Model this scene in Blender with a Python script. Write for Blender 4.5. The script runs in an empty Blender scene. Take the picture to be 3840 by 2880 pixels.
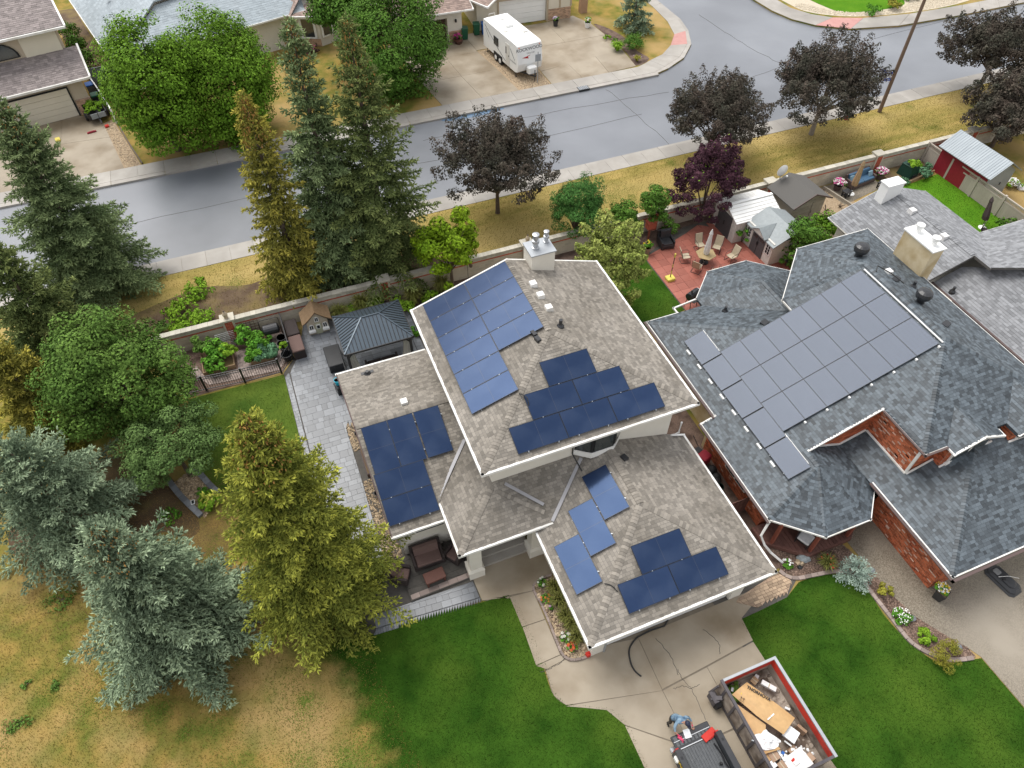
import bpy, math, random
import numpy as np
from mathutils import Vector, Matrix
# ------------------------------------------------------------------ camera, sky, sun, exposure
S = bpy.context.scene
C = S.collection
cam = bpy.data.objects.new('camera', bpy.data.cameras.new('camera')); C.objects.link(cam)
cam.data.sensor_width = 36; cam.data.lens = 24.95; cam.data.clip_start = .1; cam.data.clip_end = 4000
cam.location = (0, 0, 30.5); cam.rotation_euler = (math.radians(40), 0, math.radians(-21.5))
S.camera = cam
CAM = np.array([0, 0, 30.5])
SUN_EL, SUN_AZ = math.radians(62), math.radians(338)      # azimuth measured clockwise from +Y
W = bpy.data.worlds.new('World'); S.world = W; W.use_nodes = True
nt = W.node_tree; nt.nodes.clear()
sky = nt.nodes.new('ShaderNodeTexSky'); sky.sky_type = 'NISHITA'; sky.sun_disc = False
sky.sun_elevation = SUN_EL; sky.sun_rotation = SUN_AZ; sky.air_density = 1.0; sky.dust_density = 3.0; sky.ozone_density = 1.0
hsv = nt.nodes.new('ShaderNodeHueSaturation'); hsv.inputs['Saturation'].default_value = .42
bg = nt.nodes.new('ShaderNodeBackground'); bg.inputs['Strength'].default_value = .115
out = nt.nodes.new('ShaderNodeOutputWorld')
mx = nt.nodes.new('ShaderNodeMix'); mx.data_type = 'RGBA'; mx.inputs[0].default_value = .6; mx.inputs[7].default_value = (5.5, 5.5, 5.55, 1)   # even overcast veil over the clear sky model
nt.links.new(sky.outputs[0], hsv.inputs['Color']); nt.links.new(hsv.outputs[0], mx.inputs[6]); nt.links.new(mx.outputs[2], bg.inputs[0]); nt.links.new(bg.outputs[0], out.inputs[0])
sl = bpy.data.lights.new('sun', 'SUN'); sl.energy = 1.5; sl.angle = math.radians(38); sl.color = (1, .97, .92)
so = bpy.data.objects.new('sun', sl); C.objects.link(so)
sd = Vector((math.sin(SUN_AZ) * math.cos(SUN_EL), math.cos(SUN_AZ) * math.cos(SUN_EL), math.sin(SUN_EL)))
so.rotation_euler = sd.to_track_quat('Z', 'Y').to_euler(); so.location = (0, 0, 60)
S.view_settings.view_transform = 'Standard'; S.view_settings.look = 'None'
S.view_settings.gamma = 1; S.view_settings.use_curve_mapping = False
S.view_settings.exposure = .98

# ------------------------------------------------------------------ helpers
rnd = random.Random(7)
R = np.random.default_rng(7)
U, V_, PI = rnd.uniform, Vector, math.pi
ORG = {}
MAT = {}
def mat(name, c1, c2=None, scale=3., rough=.8, bump=0., bscale=None, spec=.3, metal=0., island=0., c3=None, s3=.4, tint=None, spread=.25, tipcol=None, alpha=None, detail=4., dist=0., coat=0., stretch=None, edge=None):
    """procedural surface: two or three colours mixed by noise, per piece brightness, fine relief"""
    m = bpy.data.materials.new(name); m.use_nodes = True; t = m.node_tree; N = t.nodes; L = t.links
    b = N['Principled BSDF']; b.inputs['Roughness'].default_value = rough; b.inputs['Metallic'].default_value = metal
    b.inputs['Specular IOR Level'].default_value = spec
    if tint: b.inputs['Specular Tint'].default_value = (*tint, 1)
    if coat: b.inputs['Coat Weight'].default_value = min(1., coat); b.inputs['Coat Roughness'].default_value = .3; b.inputs['Coat IOR'].default_value = 1.5 if coat <= 1 else coat
    geo = N.new('ShaderNodeNewGeometry')
    tc = N.new('ShaderNodeTexCoord'); vec = tc.outputs['Object']
    if stretch:
        mp = N.new('ShaderNodeMapping'); mp.inputs['Scale'].default_value = stretch; L.new(vec, mp.inputs[0]); vec = mp.outputs[0]
    def noise(sc, d=detail):
        n = N.new('ShaderNodeTexNoise'); n.inputs['Scale'].default_value = sc; n.inputs['Detail'].default_value = d
        n.inputs['Distortion'].default_value = dist; L.new(vec, n.inputs['Vector']); return n.outputs['Fac']
    def ramp(f, lo, hi):
        r = N.new('ShaderNodeMapRange'); r.inputs[1].default_value = lo; r.inputs[2].default_value = hi; L.new(f, r.inputs[0]); return r.outputs[0]
    def mix(f, a, bcol, mode='MIX'):
        x = N.new('ShaderNodeMix'); x.data_type = 'RGBA'; x.blend_type = mode
        if isinstance(f, (int, float)): x.inputs[0].default_value = f
        else: L.new(f, x.inputs[0])
        for s, v in ((x.inputs[6], a), (x.inputs[7], bcol)):
            if isinstance(v, tuple): s.default_value = (*v, 1)
            else: L.new(v, s)
        return x.outputs[2]
    col = c1
    if c2: col = mix(ramp(noise(scale), .5 - spread, .5 + spread), c1, c2)
    if c3: col = mix(ramp(noise(s3, 5.), .45, .65), col, c3)
    if edge:
        ea_, eb_, ec_, ew, d1, d2, d3 = edge; sx = N.new('ShaderNodeSeparateXYZ'); L.new(tc.outputs['Object'], sx.inputs[0])
        def math_(op, a, bv):
            q = N.new('ShaderNodeMath'); q.operation = op
            for s_, v_ in ((q.inputs[0], a), (q.inputs[1], bv)):
                if isinstance(v_, (int, float)): s_.default_value = v_
                else: L.new(v_, s_)
            return q.outputs[0]
        d = math_('ADD', math_('ADD', math_('MULTIPLY', sx.outputs[0], ea_), math_('MULTIPLY', sx.outputs[1], eb_)), math_('ADD', math_('MULTIPLY', noise(.9, 6.), ew * 2.4), ec_ - ew * 1.2))
        dry = mix(ramp(noise(.9, 8.), .36, .64), d1, d2); dry = mix(ramp(noise(.24, 5.), .45, .65), dry, d3)
        col = mix(ramp(d, -ew * .5, ew * .5), dry, col)
    if tipcol:
        a = N.new('ShaderNodeAttribute'); a.attribute_name = 'tip'; col = mix(a.outputs['Fac'], col, tipcol)
    if island:
        oi = N.new('ShaderNodeObjectInfo'); ad = N.new('ShaderNodeMath'); ad.operation = 'ADD'
        L.new(geo.outputs['Random Per Island'], ad.inputs[0]); L.new(oi.outputs['Random'], ad.inputs[1])
        fr = N.new('ShaderNodeMath'); fr.operation = 'FRACT'; L.new(ad.outputs[0], fr.inputs[0])
        mr = N.new('ShaderNodeMapRange'); mr.inputs[3].default_value = 1 - island; mr.inputs[4].default_value = 1 + island; L.new(fr.outputs[0], mr.inputs[0])
        vm = N.new('ShaderNodeVectorMath'); vm.operation = 'SCALE'; L.new(mr.outputs[0], vm.inputs['Scale'])
        if isinstance(col, tuple): vm.inputs[0].default_value = col
        else: L.new(col, vm.inputs[0])
        col = vm.outputs[0]
    if isinstance(col, tuple): b.inputs['Base Color'].default_value = (*col, 1)
    else: L.new(col, b.inputs['Base Color'])
    if bump:
        bp = N.new('ShaderNodeBump'); bp.inputs['Strength'].default_value = bump; bp.inputs['Distance'].default_value = .02
        L.new(noise(bscale or 40., 5.), bp.inputs['Height']); L.new(bp.outputs[0], b.inputs['Normal'])
    MAT[name] = m; return m
def tag(o, label=None, cat=None, group=None, kind=None):
    if label: o['label'] = label
    if cat: o['category'] = cat
    if group: o['group'] = group
    if kind: o['kind'] = kind
    return o
def thing(name, label, cat, loc=(0, 0, 0), rz=0, group=None):
    o = bpy.data.objects.new(name, None); C.objects.link(o); o.empty_display_size = .2
    loc = tuple(loc) + (0,) * (3 - len(loc))
    o.location = loc; o.rotation_euler = (0, 0, rz); ORG[o.name] = V_(loc); return tag(o, label, cat, group)
def copy_tree(o, parent=None, loc=None, rz=None, label=None):
    c = o.copy(); C.objects.link(c)
    if parent: c.parent = parent
    if loc is not None: c.location = tuple(loc) + (0,) * (3 - len(loc)); ORG[c.name] = V_(c.location)
    if rz is not None: c.rotation_euler = (0, 0, rz)
    if label: c['label'] = label
    for ch in list(o.children): copy_tree(ch, c)
    return c
def link_mesh(name, me, parent=None, m=None, world=False):
    o = bpy.data.objects.new(name, me); C.objects.link(o)
    if m:
        for x in (m if isinstance(m, (list, tuple)) else [m]): me.materials.append(MAT[x] if isinstance(x, str) else x)
    if parent is not None:
        o.parent = parent
        ORG[o.name] = ORG.get(parent.name, V_((0, 0, 0)))
    return o
class MB:
    def __init__(s): s.v = []; s.f = []; s.mi = []; s.m = 0
    def face(s, pts):
        n = len(s.v); s.v += [tuple(p) for p in pts]; s.f.append(tuple(range(n, n + len(pts)))); s.mi.append(s.m)
    def solid(s, bot, top):
        n = len(s.v); k = len(bot); s.v += [tuple(p) for p in bot] + [tuple(p) for p in top]
        fs = [tuple(n + i for i in reversed(range(k))), tuple(n + k + i for i in range(k))]
        fs += [(n + i, n + (i + 1) % k, n + k + (i + 1) % k, n + k + i) for i in range(k)]
        s.f += fs; s.mi += [s.m] * len(fs); return s
    def prism(s, poly, z0, z1):
        return s.solid([(p[0], p[1], z0) for p in poly], [(p[0], p[1], z1) for p in poly])
    def box(s, x0, x1, y0, y1, z0, z1): return s.prism([(x0, y0), (x1, y0), (x1, y1), (x0, y1)], z0, z1)
    def cbox(s, c, d, rz=0):
        ca, sa = math.cos(rz), math.sin(rz); x, y = d[0] / 2, d[1] / 2
        return s.prism([(c[0] + ca * a - sa * b, c[1] + sa * a + ca * b) for a, b in ((-x, -y), (x, -y), (x, y), (-x, y))], c[2], c[2] + d[2])
    def rbox(s, x0, x1, y0, y1, z0, z1, r=.05):
        "box with chamfered upright edges and a chamfered top"
        P = lambda q: [(x0 + r + q, y0 + q), (x1 - r - q, y0 + q), (x1 - q, y0 + r + q), (x1 - q, y1 - r - q), (x1 - r - q, y1 - q), (x0 + r + q, y1 - q), (x0 + q, y1 - r - q), (x0 + q, y0 + r + q)]
        a, b = P(0), P(r * .6); s.solid([(*p, z0) for p in a], [(*p, z1 - r * .6) for p in a]); s.solid([(*p, z1 - r * .6) for p in a], [(*p, z1) for p in b]); return s
    def bar(s, p, q, w, h=None, up=(0, 0, 1)):
        p, q = V_(p), V_(q); d = (q - p).normalized(); u = V_(up)
        if abs(d.dot(u)) > .98: u = V_((1, 0, 0))
        x = d.cross(u).normalized(); y = x.cross(d); h = h or w
        c = [x * a * w / 2 + y * b * h / 2 for a, b in ((-1, -1), (1, -1), (1, 1), (-1, 1))]
        return s.solid([p + k for k in c], [q + k for k in c])
    def tube(s, pts, r, n=6, cap=True):
        pts = [V_(p) for p in pts]; rs = r if isinstance(r, (list, tuple)) else [r] * len(pts); base = len(s.v)
        for i, p in enumerate(pts):
            d = (pts[min(i + 1, len(pts) - 1)] - pts[max(i - 1, 0)]).normalized(); u = V_((0, 0, 1)) if abs(d.z) < .95 else V_((1, 0, 0))
            x = d.cross(u).normalized(); y = x.cross(d)
            for k in range(n): s.v.append(tuple(p + (x * math.cos(2 * PI * k / n) + y * math.sin(2 * PI * k / n)) * rs[i]))
        for i in range(len(pts) - 1):
            for k in range(n):
                a = base + i * n + k; b = base + i * n + (k + 1) % n; s.f.append((a, b, b + n, a + n)); s.mi.append(s.m)
        if cap:
            s.f.append(tuple(base + k for k in reversed(range(n)))); s.f.append(tuple(base + (len(pts) - 1) * n + k for k in range(n))); s.mi += [s.m] * 2
        return s
    def lathe(s, c, prof, n=12):
        return s.tube([(c[0], c[1], c[2] + z) for _, z in prof], [max(r, .001) for r, _ in prof], n)
    def slab(s, poly, t):
        "planar 3D polygon given thickness t downwards"
        return s.solid([(p[0], p[1], p[2] - t) for p in poly], list(poly))
    def build(s, name, m, parent=None, world=False, smooth=False):
        me = bpy.data.meshes.new(name); off = ORG.get(parent.name, V_((0, 0, 0))) if (world and parent is not None) else None
        me.from_pydata([tuple(V_(p) - off) for p in s.v] if off is not None else s.v, [], s.f)
        ms = m if isinstance(m, (list, tuple)) else [m]
        o = link_mesh(name, me, parent, ms)
        if len(ms) > 1: me.polygons.foreach_set('material_index', s.mi)
        if smooth: me.polygons.foreach_set('use_smooth', [True] * len(me.polygons))
        return o
def np_mesh(name, V, F, m, parent=None, tip=None, off=None):
    V = np.asarray(V, np.float32); F = np.asarray(F, np.int32); k = F.shape[1]
    if off is not None: V = V - np.array(off, np.float32)
    me = bpy.data.meshes.new(name); me.vertices.add(len(V)); me.vertices.foreach_set('co', V.ravel())
    me.loops.add(F.size); me.loops.foreach_set('vertex_index', F.ravel()); me.polygons.add(len(F))
    me.polygons.foreach_set('loop_start', np.arange(len(F), dtype=np.int32) * k)
    if tip is not None:
        a = me.attributes.new('tip', 'FLOAT', 'POINT'); a.data.foreach_set('value', np.asarray(tip, np.float32))
    me.update(calc_edges=True); me.polygons.foreach_set('use_smooth', np.zeros(len(F), bool))
    return link_mesh(name, me, parent, m)
def smooth_poly(pts, n=6, closed=True):
    P = [np.array(p, float) for p in pts]; out = []; k = len(P)
    for i in range(k if closed else k - 1):
        p0, p1, p2, p3 = (P[(i - 1) % k] if closed or i else P[0]), P[i], P[(i + 1) % k], (P[(i + 2) % k] if closed or i + 2 < k else P[-1])
        for j in range(n):
            t = j / n; out.append(tuple(.5 * ((2 * p1) + (p2 - p0) * t + (2 * p0 - 5 * p1 + 4 * p2 - p3) * t * t + (3 * p1 - p0 - 3 * p2 + p3) * t ** 3)))
    if not closed: out.append(tuple(P[-1]))
    return out
def inside(poly, x, y):
    "vectorised point in polygon"
    r = np.zeros(len(x), bool); n = len(poly)
    for i in range(n):
        x0, y0 = poly[i][:2]; x1, y1 = poly[(i + 1) % n][:2]
        if y0 == y1: continue
        c = ((y0 > y) != (y1 > y)) & (x < (x1 - x0) * (y - y0) / (y1 - y0) + x0); r ^= c
    return r
def scatter(poly, dens, holes=()):
    xs = [p[0] for p in poly]; ys = [p[1] for p in poly]
    n = int((max(xs) - min(xs)) * (max(ys) - min(ys)) * dens)
    x = R.uniform(min(xs), max(xs), n); y = R.uniform(min(ys), max(ys), n); k = inside(poly, x, y)
    for h in holes: k &= ~inside(h, x, y)
    return x[k], y[k]
# ---- pieces laid in rows on a sloping or flat polygon (shingles, bricks, pavers)
def spans(P, y):
    xs = []
    for i in range(len(P)):
        (x0, y0), (x1, y1) = P[i], P[(i + 1) % len(P)]
        if (y0 > y) != (y1 > y): xs.append(x0 + (x1 - x0) * (y - y0) / (y1 - y0))
    xs.sort(); return [(xs[i], xs[i + 1]) for i in range(0, len(xs) - 1, 2)]
def rows_on(poly, widths, hs, seed=1, flip=None, bond=None, edir=None):
    """yields frame + list of pieces (xb0,xb1,xt0,xt1,y0,y1) covering a planar polygon in courses"""
    P = [V_(p) for p in poly]; n = V_((0, 0, 0))
    for i in range(len(P)): n += (P[i] - P[0]).cross(P[(i + 1) % len(P)] - P[0])
    n.normalize()
    if flip is not None:
        if n.dot(V_(flip)) < 0: n = -n
    elif n.z < 0: n = -n
    e = V_((-n.y, n.x, 0)); e = e.normalized() if e.length > 1e-4 else V_((1, 0, 0))
    if edir: e = V_(edir).normalized()
    s = n.cross(e)
    if s.z < -1e-4: s = -s; e = -e
    o = P[0]; Q = [((p - o).dot(e), (p - o).dot(s)) for p in P]; r = random.Random(seed)
    y = min(q[1] for q in Q); y1 = max(q[1] for q in Q); out = []; k = 0
    while y < y1 - .01:
        h = hs if isinstance(hs, float) else r.choice(hs); yt = min(y + h, y1); a, b = spans(Q, y + .004), spans(Q, yt - .004)
        if len(a) != len(b): m = spans(Q, (y + yt) / 2); a = b = m
        for (a0, a1), (b0, b1) in zip(a, b):
            lo, hi = min(a0, b0), max(a1, b1)
            x = lo - (r.uniform(0, max(widths)) if bond is None else (bond * (k % 2)))
            while x < hi:
                w = r.choice(widths); x2 = x + w
                p = (max(x, a0), min(x2, a1), max(x, b0), min(x2, b1))
                full = x >= max(a0, b0) and x2 <= min(a1, b1) and yt - y > h - .001
                if p[1] - p[0] > .02 or p[3] - p[2] > .02: out.append((p[0], max(p[0], p[1]), p[2], max(p[2], p[3]), y, yt, full, round(w, 3)))
                x = x2
        y = yt; k += 1
    return (o, e, s, n), out
def lay(parent, polys, name, m, widths, hs, gap=.004, lo=.0, hb=(.011, .006), ht=.002, cap=300, budget=None, seed=1, flip=None, bond=None, stuff='', keep=None, jit=0., edir=None):
    """builds the pieces: the nearest ones as single objects sharing mesh data, the rest joined"""
    allp = []
    for i, poly in enumerate(polys):
        fr, ps = rows_on(poly, widths, hs, seed + i, flip, bond, edir)
        for p in ps: allp.append((fr, p, i))
    r = random.Random(seed); cent = []
    off = np.array(ORG.get(parent.name, V_((0, 0, 0))))
    for fr, p, i in allp:
        c = fr[0] + fr[1] * ((p[0] + p[1]) / 2) + fr[2] * ((p[4] + p[5]) / 2); cent.append(c)
    if keep: idx = [k for k in range(len(allp)) if keep(cent[k])]
    else: idx = list(range(len(allp)))
    d = {k: (np.linalg.norm(np.array(cent[k]) - CAM) if allp[k][1][6] else 1e9) for k in idx}
    idx.sort(key=lambda k: d[k]); cap = min(cap, sum(1 for k in idx if d[k] < 1e8))
    cache = {}; Vs = []; Fs = []; nv = 0
    def corners(p, h, ox=0., oy=0.):
        g = gap; b0, b1, t0, t1 = p[0] + g - ox, p[1] - g - ox, p[2] + g - ox, p[3] - g - ox; y0, y1 = p[4] + g - oy, p[5] - g - oy
        return [(b0, y0, lo), (b1, y0, lo), (t1, y1, lo), (t0, y1, lo), (b0, y0, h), (b1, y0, h), (t1, y1, ht if ht is not None else h), (t0, y1, ht if ht is not None else h)]
    FQ = [(4, 5, 6, 7), (0, 1, 5, 4), (1, 2, 6, 5), (3, 0, 4, 7), (2, 3, 7, 6)]
    for rank, k in enumerate(idx):
        fr, p, i = allp[k]; h = r.choice(hb) + (r.uniform(-jit, jit) if jit else 0); o, e, s, n = fr
        M = np.array([e, s, n])
        if rank < cap:
            h = hb[(k * 7) % len(hb)]
            key = (i, p[7], round(p[5] - p[4], 3), h)
            if key not in cache:
                me = bpy.data.meshes.new(name); me.from_pydata([tuple(np.array(c) @ M) for c in corners(p, h, p[0], p[4])], [], FQ); me.materials.append(MAT[m]); cache[key] = me
            ob = bpy.data.objects.new(name, cache[key]); C.objects.link(ob); ob.parent = parent
            ob.location = np.array(o) + p[0] * M[0] + p[4] * M[1] - off + (n * (r.uniform(0, jit)) if jit else 0)
        else:
            c = np.array(corners(p, h)) @ M + np.array(o) - off; Vs.append(c); Fs.append(np.array(FQ) + nv); nv += 8
    if Vs:
        ob = np_mesh(stuff or name + '_field', np.concatenate(Vs), np.concatenate(Fs), m, parent); ob['kind'] = 'stuff'
def caps(parent, p, q, m, w=.30, sp=.145, wing=.3, name='ridge_shingle', sag=.33):
    "bent cap shingles overlapping along a hip or ridge from p (low) to q"
    p, q = V_(p), V_(q); d = (q - p).normalized(); x = d.cross(V_((0, 0, 1))).normalized(); L = (q - p).length; y = x.cross(d)
    me = bpy.data.meshes.new(name); dz = -w / 2 * sag; v = []; t = .03
    for a, h in ((0, t), (sp * 1.5, .004)):
        for b, c in ((-1, dz), (0, 0), (1, dz)): v.append(tuple(d * a + x * (b * w / 2) + V_((0, 0, c + h + .012))))
    for b, c in ((-1, dz), (0, 0), (1, dz)): v.append(tuple(x * (b * w / 2) + V_((0, 0, c - .002))))
    me.from_pydata(v, [], [(0, 1, 4, 3), (1, 2, 5, 4), (6, 7, 1, 0), (7, 8, 2, 1), (0, 3, 6), (2, 8, 5)]); me.materials.append(MAT[m])
    off = ORG.get(parent.name, V_((0, 0, 0)))
    for i in range(int(L / sp)):
        o = bpy.data.objects.new(name, me); C.objects.link(o); o.parent = parent; o.location = p + d * (i * sp) - off + V_((0, 0, U(0, .004)))
def text(body, size, parent, m, loc, rot, name='lettering', ext=.002, sx=1, bold=0.):
    cu = bpy.data.curves.new(name, 'FONT'); cu.body = body; cu.size = size; cu.extrude = ext; cu.align_x = 'CENTER'; cu.align_y = 'CENTER'; cu.offset = bold
    t = bpy.data.objects.new(name, cu); C.objects.link(t)
    me = bpy.data.meshes.new_from_object(t.evaluated_get(bpy.context.evaluated_depsgraph_get())); bpy.data.objects.remove(t)
    o = link_mesh(name, me, parent, m); o.location = loc; o.rotation_euler = rot; o.scale = (sx, 1, 1); return o

LEA, LEB, LEC = .985, .175, .87            # where the front lawn thins out into dry grass
# ------------------------------------------------------------------ materials
mat('soil', (.085, .055, .035), (.15, .105, .065), 1.2, .95, .6, 14, c3=(.17, .125, .05), s3=.6, detail=7)
mat('asphalt', (.125, .134, .152), (.17, .18, .20), .25, .5, .12, 60, spec=.45, c3=(.098, .105, .12), s3=.09, coat=1., detail=9)
mat('concrete', (.275, .23, .17), (.335, .285, .215), .9, .55, .10, 50, spec=.4, island=.05, c3=(.20, .155, .10), s3=.36)
mat('walk_concrete', (.31, .285, .25), (.39, .365, .33), 1.2, .5, .1, 50, spec=.4, island=.08, c3=(.26, .24, .215), s3=.2)
mat('red_concrete', (.42, .20, .18), (.48, .26, .23), 2, .6, spec=.4)
mat('exposed_aggregate', (.13, .11, .082), (.25, .215, .165), 22, .55, .35, 60, spec=.35, c3=(.285, .25, .20), s3=.22, spread=.12)
mat('dry_grass', (.285, .20, .058), (.12, .135, .027), .9, .95, .7, 55, c3=(.36, .25, .105), s3=.24, spec=.03, detail=8, spread=.14)
mat('boulevard_grass', (.37, .275, .095), (.20, .175, .045), .8, .95, .7, 55, c3=(.42, .315, .125), s3=.2, spec=.03, detail=8, stretch=(.45, 1.6, 1), spread=.16)
mat('lawn', (.019, .056, .006), (.042, .10, .011), .8, .95, .8, 90, c3=(.062, .115, .014), s3=.28, spec=.03, detail=7, spread=.16, edge=(LEA, LEB, LEC, .9, (.285, .20, .058), (.12, .135, .027), (.36, .25, .105)))
mat('side_lawn', (.075, .125, .018), (.11, .155, .026), .8, .95, .8, 90, c3=(.05, .095, .015), s3=.3, spec=.03, detail=6)
mat('bright_lawn', (.06, .17, .01), (.10, .22, .015), .7, .95, .8, 90, spec=.03)
mat('grass_blade', (.024, .066, .007), (.054, .112, .014), .8, .9, island=.45, spec=.04)
mat('side_blade', (.08, .14, .018), (.12, .17, .03), 1.2, .9, island=.4, spec=.04)
mat('dry_blade', (.33, .215, .065), (.14, .135, .03), .45, .95, island=.45, spec=.03, c3=(.09, .12, .02), s3=.3)
mat('mulch', (.10, .065, .05), (.20, .14, .11), 18, .95, .8, 40, c3=(.07, .045, .035), s3=1.5)
mat('gravel', (.24, .17, .10), (.40, .31, .21), 16, .9, .9, 30, spread=.15)
mat('pale_gravel', (.42, .35, .25), (.58, .52, .42), 12, .9, .8, 30)
mat('pebble', (.42, .33, .22), (.30, .22, .14), 3, .6, island=.55, spec=.4)
mat('mulch_chip', (.24, .17, .13), (.14, .09, .07), 3, .9, island=.6)
mat('joint_tan', (.15, .125, .095), (.20, .17, .13), 4, .9)
mat('paver_dark', (.135, .145, .16), (.185, .195, .21), 1.1, .34, .15, 30, spec=.5, island=.26)
mat('joint_dark', (.075, .07, .062), (.11, .10, .088), 4, .9)
mat('paver_red', (.285, .088, .062), (.345, .125, .092), 1.5, .5, .15, 30, spec=.4, island=.14)
mat('paver_tan', (.40, .30, .20), (.32, .22, .16), 2, .75, .2, 30, island=.3)
mat('paver_brown', (.24, .19, .17), (.30, .24, .21), 3, .7, .2, 30, island=.25)
mat('shingle_grey', (.212, .191, .163), (.255, .232, .202), .8, .75, .2, 120, island=.27, spec=.16, c3=(.17, .152, .128), s3=.35)
mat('roof_felt', (.11, .105, .098), None, rough=.9)
mat('shingle_slate', (.060, .074, .086), (.08, .097, .111), 2., .55, .2, 120, island=.55, spec=.45)
mat('felt_slate', (.045, .052, .06), None, rough=.9)
mat('shingle_ash', (.19, .195, .205), (.225, .23, .24), .6, .8, .2, 90, island=.28, spec=.4)
mat('shingle_brown', (.24, .175, .15), (.30, .225, .19), 1, .85, .2, 90, island=.25)
mat('shingle_taupe', (.20, .17, .165), (.25, .215, .205), 1, .8, .2, 90, island=.25)
mat('shingle_pale', (.27, .31, .335), (.33, .37, .395), .5, .8, .2, 60, island=.12, spec=.3)
mat('white_trim', (.80, .79, .77), (.70, .69, .66), .7, .45, spec=.4, c3=(.62, .60, .55), s3=1.1, spread=.2)
mat('white_paint', (.82, .82, .80), (.77, .77, .75), 1.5, .4, spec=.5)
mat('stucco_cream', (.70, .66, .58), (.64, .60, .52), 1.4, .9, .25, 90)
mat('stucco_yellow', (.66, .56, .38), (.55, .45, .28), .8, .9, .2, 90, c3=(.45, .34, .18), s3=.9)
mat('stucco_tan', (.50, .42, .32), (.45, .37, .28), 1.4, .9, .2, 90)
mat('siding_cream', (.68, .62, .50), (.62, .56, .45), 1, .8)
mat('trim_tan', (.42, .34, .24), None, rough=.7)
mat('fascia_brown', (.10, .07, .065), None, rough=.6)
mat('brick_red', (.33, .075, .032), (.43, .14, .065), 1.6, .8, .3, 60, island=.45)
mat('brick_pale', (.58, .42, .34), (.48, .28, .2), 3, .85, .3, 60, island=.3)
mat('mortar', (.40, .30, .24), (.34, .24, .18), 3, .95)
mat('brick_tan', (.40, .25, .16), (.46, .30, .20), 5, .9, .3, 40, island=.3)
mat('block', (.52, .47, .38), (.45, .40, .32), 1.2, .9, .45, 30, island=.1)
mat('block_cap', (.50, .47, .40), (.42, .39, .32), 1.5, .85, .4, 30, island=.14)
mat('band_red', (.40, .085, .05), (.46, .12, .07), 2, .8, .3, 40, island=.2)
mat('vinyl_tan', (.44, .385, .335), (.40, .35, .30), 1, .6, island=.04)
mat('iron_black', (.018, .018, .02), None, rough=.4, spec=.5)
mat('black_plastic', (.02, .021, .024), (.03, .031, .034), 3, .35, spec=.5)
mat('black_rubber', (.025, .025, .026), None, rough=.7)
mat('steel', (.55, .56, .57), (.45, .46, .47), 4, .35, metal=.9)
mat('galvanised', (.42, .44, .46), (.34, .36, .38), 2, .45, metal=.5)
mat('flashing', (.36, .355, .37), (.31, .305, .315), 2, .6, metal=.2)
mat('solar_glass', (.014, .025, .058), (.020, .034, .073), 1.2, .14, .02, 8, spec=.36, tint=(.36, .55, 1.), island=.12, c3=(.026, .04, .078), s3=.8)
mat('solar_glass_grey', (.055, .064, .086), (.066, .076, .10), .5, .2, spec=.3, tint=(.74, .84, 1.), island=.05)
mat('solar_line', (.04, .048, .07), None, rough=.3)
mat('solar_frame_grey', (.05, .058, .075), None, rough=.4)
mat('needle_shade', (.075, .05, .032), (.11, .07, .04), 1.5, .95, .8, 30, c3=(.12, .095, .04), s3=.7, detail=8)  # needle brown with the deep shade beneath the trees painted into it
mat('needle_litter', (.21, .13, .048), (.14, .095, .036), 2., .9, island=.5)
mat('solar_frame', (.016, .024, .045), None, rough=.35)
mat('glass_dark', (.02, .025, .028), (.05, .06, .06), 1.5, .08, spec=1.)
mat('window_black', (.015, .016, .018), None, rough=.5)
mat('gazebo_metal', (.075, .10, .125), (.09, .118, .145), 2, .32, spec=.6, metal=.3)
mat('curtain', (.50, .50, .47), (.40, .40, .38), 2, .9, stretch=(6, 6, .5))
mat('wicker_brown', (.12, .075, .065), (.17, .11, .095), 40, .75, .5, 60)
mat('wicker_dark', (.035, .026, .025), (.05, .038, .035), 40, .7, .5, 60)
mat('wood_dark', (.09, .038, .028), (.13, .055, .04), 6, .6, .2, 30, stretch=(1, 8, 1))
mat('deck_brown', (.11, .05, .04), (.15, .075, .06), 6, .7, island=.2)
mat('wood_red', (.20, .055, .035), (.25, .08, .05), 6, .7, .2, 30)
mat('wood_grey', (.30, .27, .22), (.37, .33, .27), 4, .85, .3, 30, island=.12)
mat('wood_tan', (.36, .25, .15), (.28, .19, .11), 4, .8, .2, 30)
mat('pole_wood', (.13, .085, .06), (.20, .14, .10), 6, .85, .4, 20, stretch=(6, 6, .4))
mat('thatch', (.20, .13, .075), (.26, .175, .10), 8, .9, .5, 30)
mat('play_beige', (.50, .44, .35), (.42, .36, .28), 8, .7, .2, 40)
mat('play_green', (.46, .47, .34), None, rough=.6)
mat('bark', (.09, .065, .05), (.15, .115, .09), 7, .95, .6, 20, stretch=(3, 3, .6))
mat('bark_pale', (.30, .26, .22), (.22, .19, .16), 7, .9, .4, 20, stretch=(3, 3, .6))
for n, a, b, t, i in (
        ('needle_green', (0.075, 0.1, 0.02), (0.052, 0.078, 0.016), (0.5, 0.5, 0.08), 0.28),
        ('needle_blue', (0.085, 0.125, 0.075), (0.058, 0.092, 0.054), (0.47, 0.58, 0.37), 0.25),
        ('needle_pale', (.20, .27, .22), (.16, .23, .19), (.55, .66, .56), .2),
        ('needle_deep', (0.05, 0.08, 0.026), (0.068, 0.098, 0.034), (0.29, 0.33, 0.11), 0.3),
        ('needle_olive', (0.085, 0.095, 0.022), (0.115, 0.122, 0.028), (0.55, 0.47, 0.085), 0.3),
        ('needle_mixed', (0.06, 0.098, 0.04), (0.078, 0.115, 0.048), (0.34, 0.42, 0.19), 0.3)):
    mat(n, a, b, 1.1, .85, island=i, spec=.06, tipcol=t)
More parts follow.
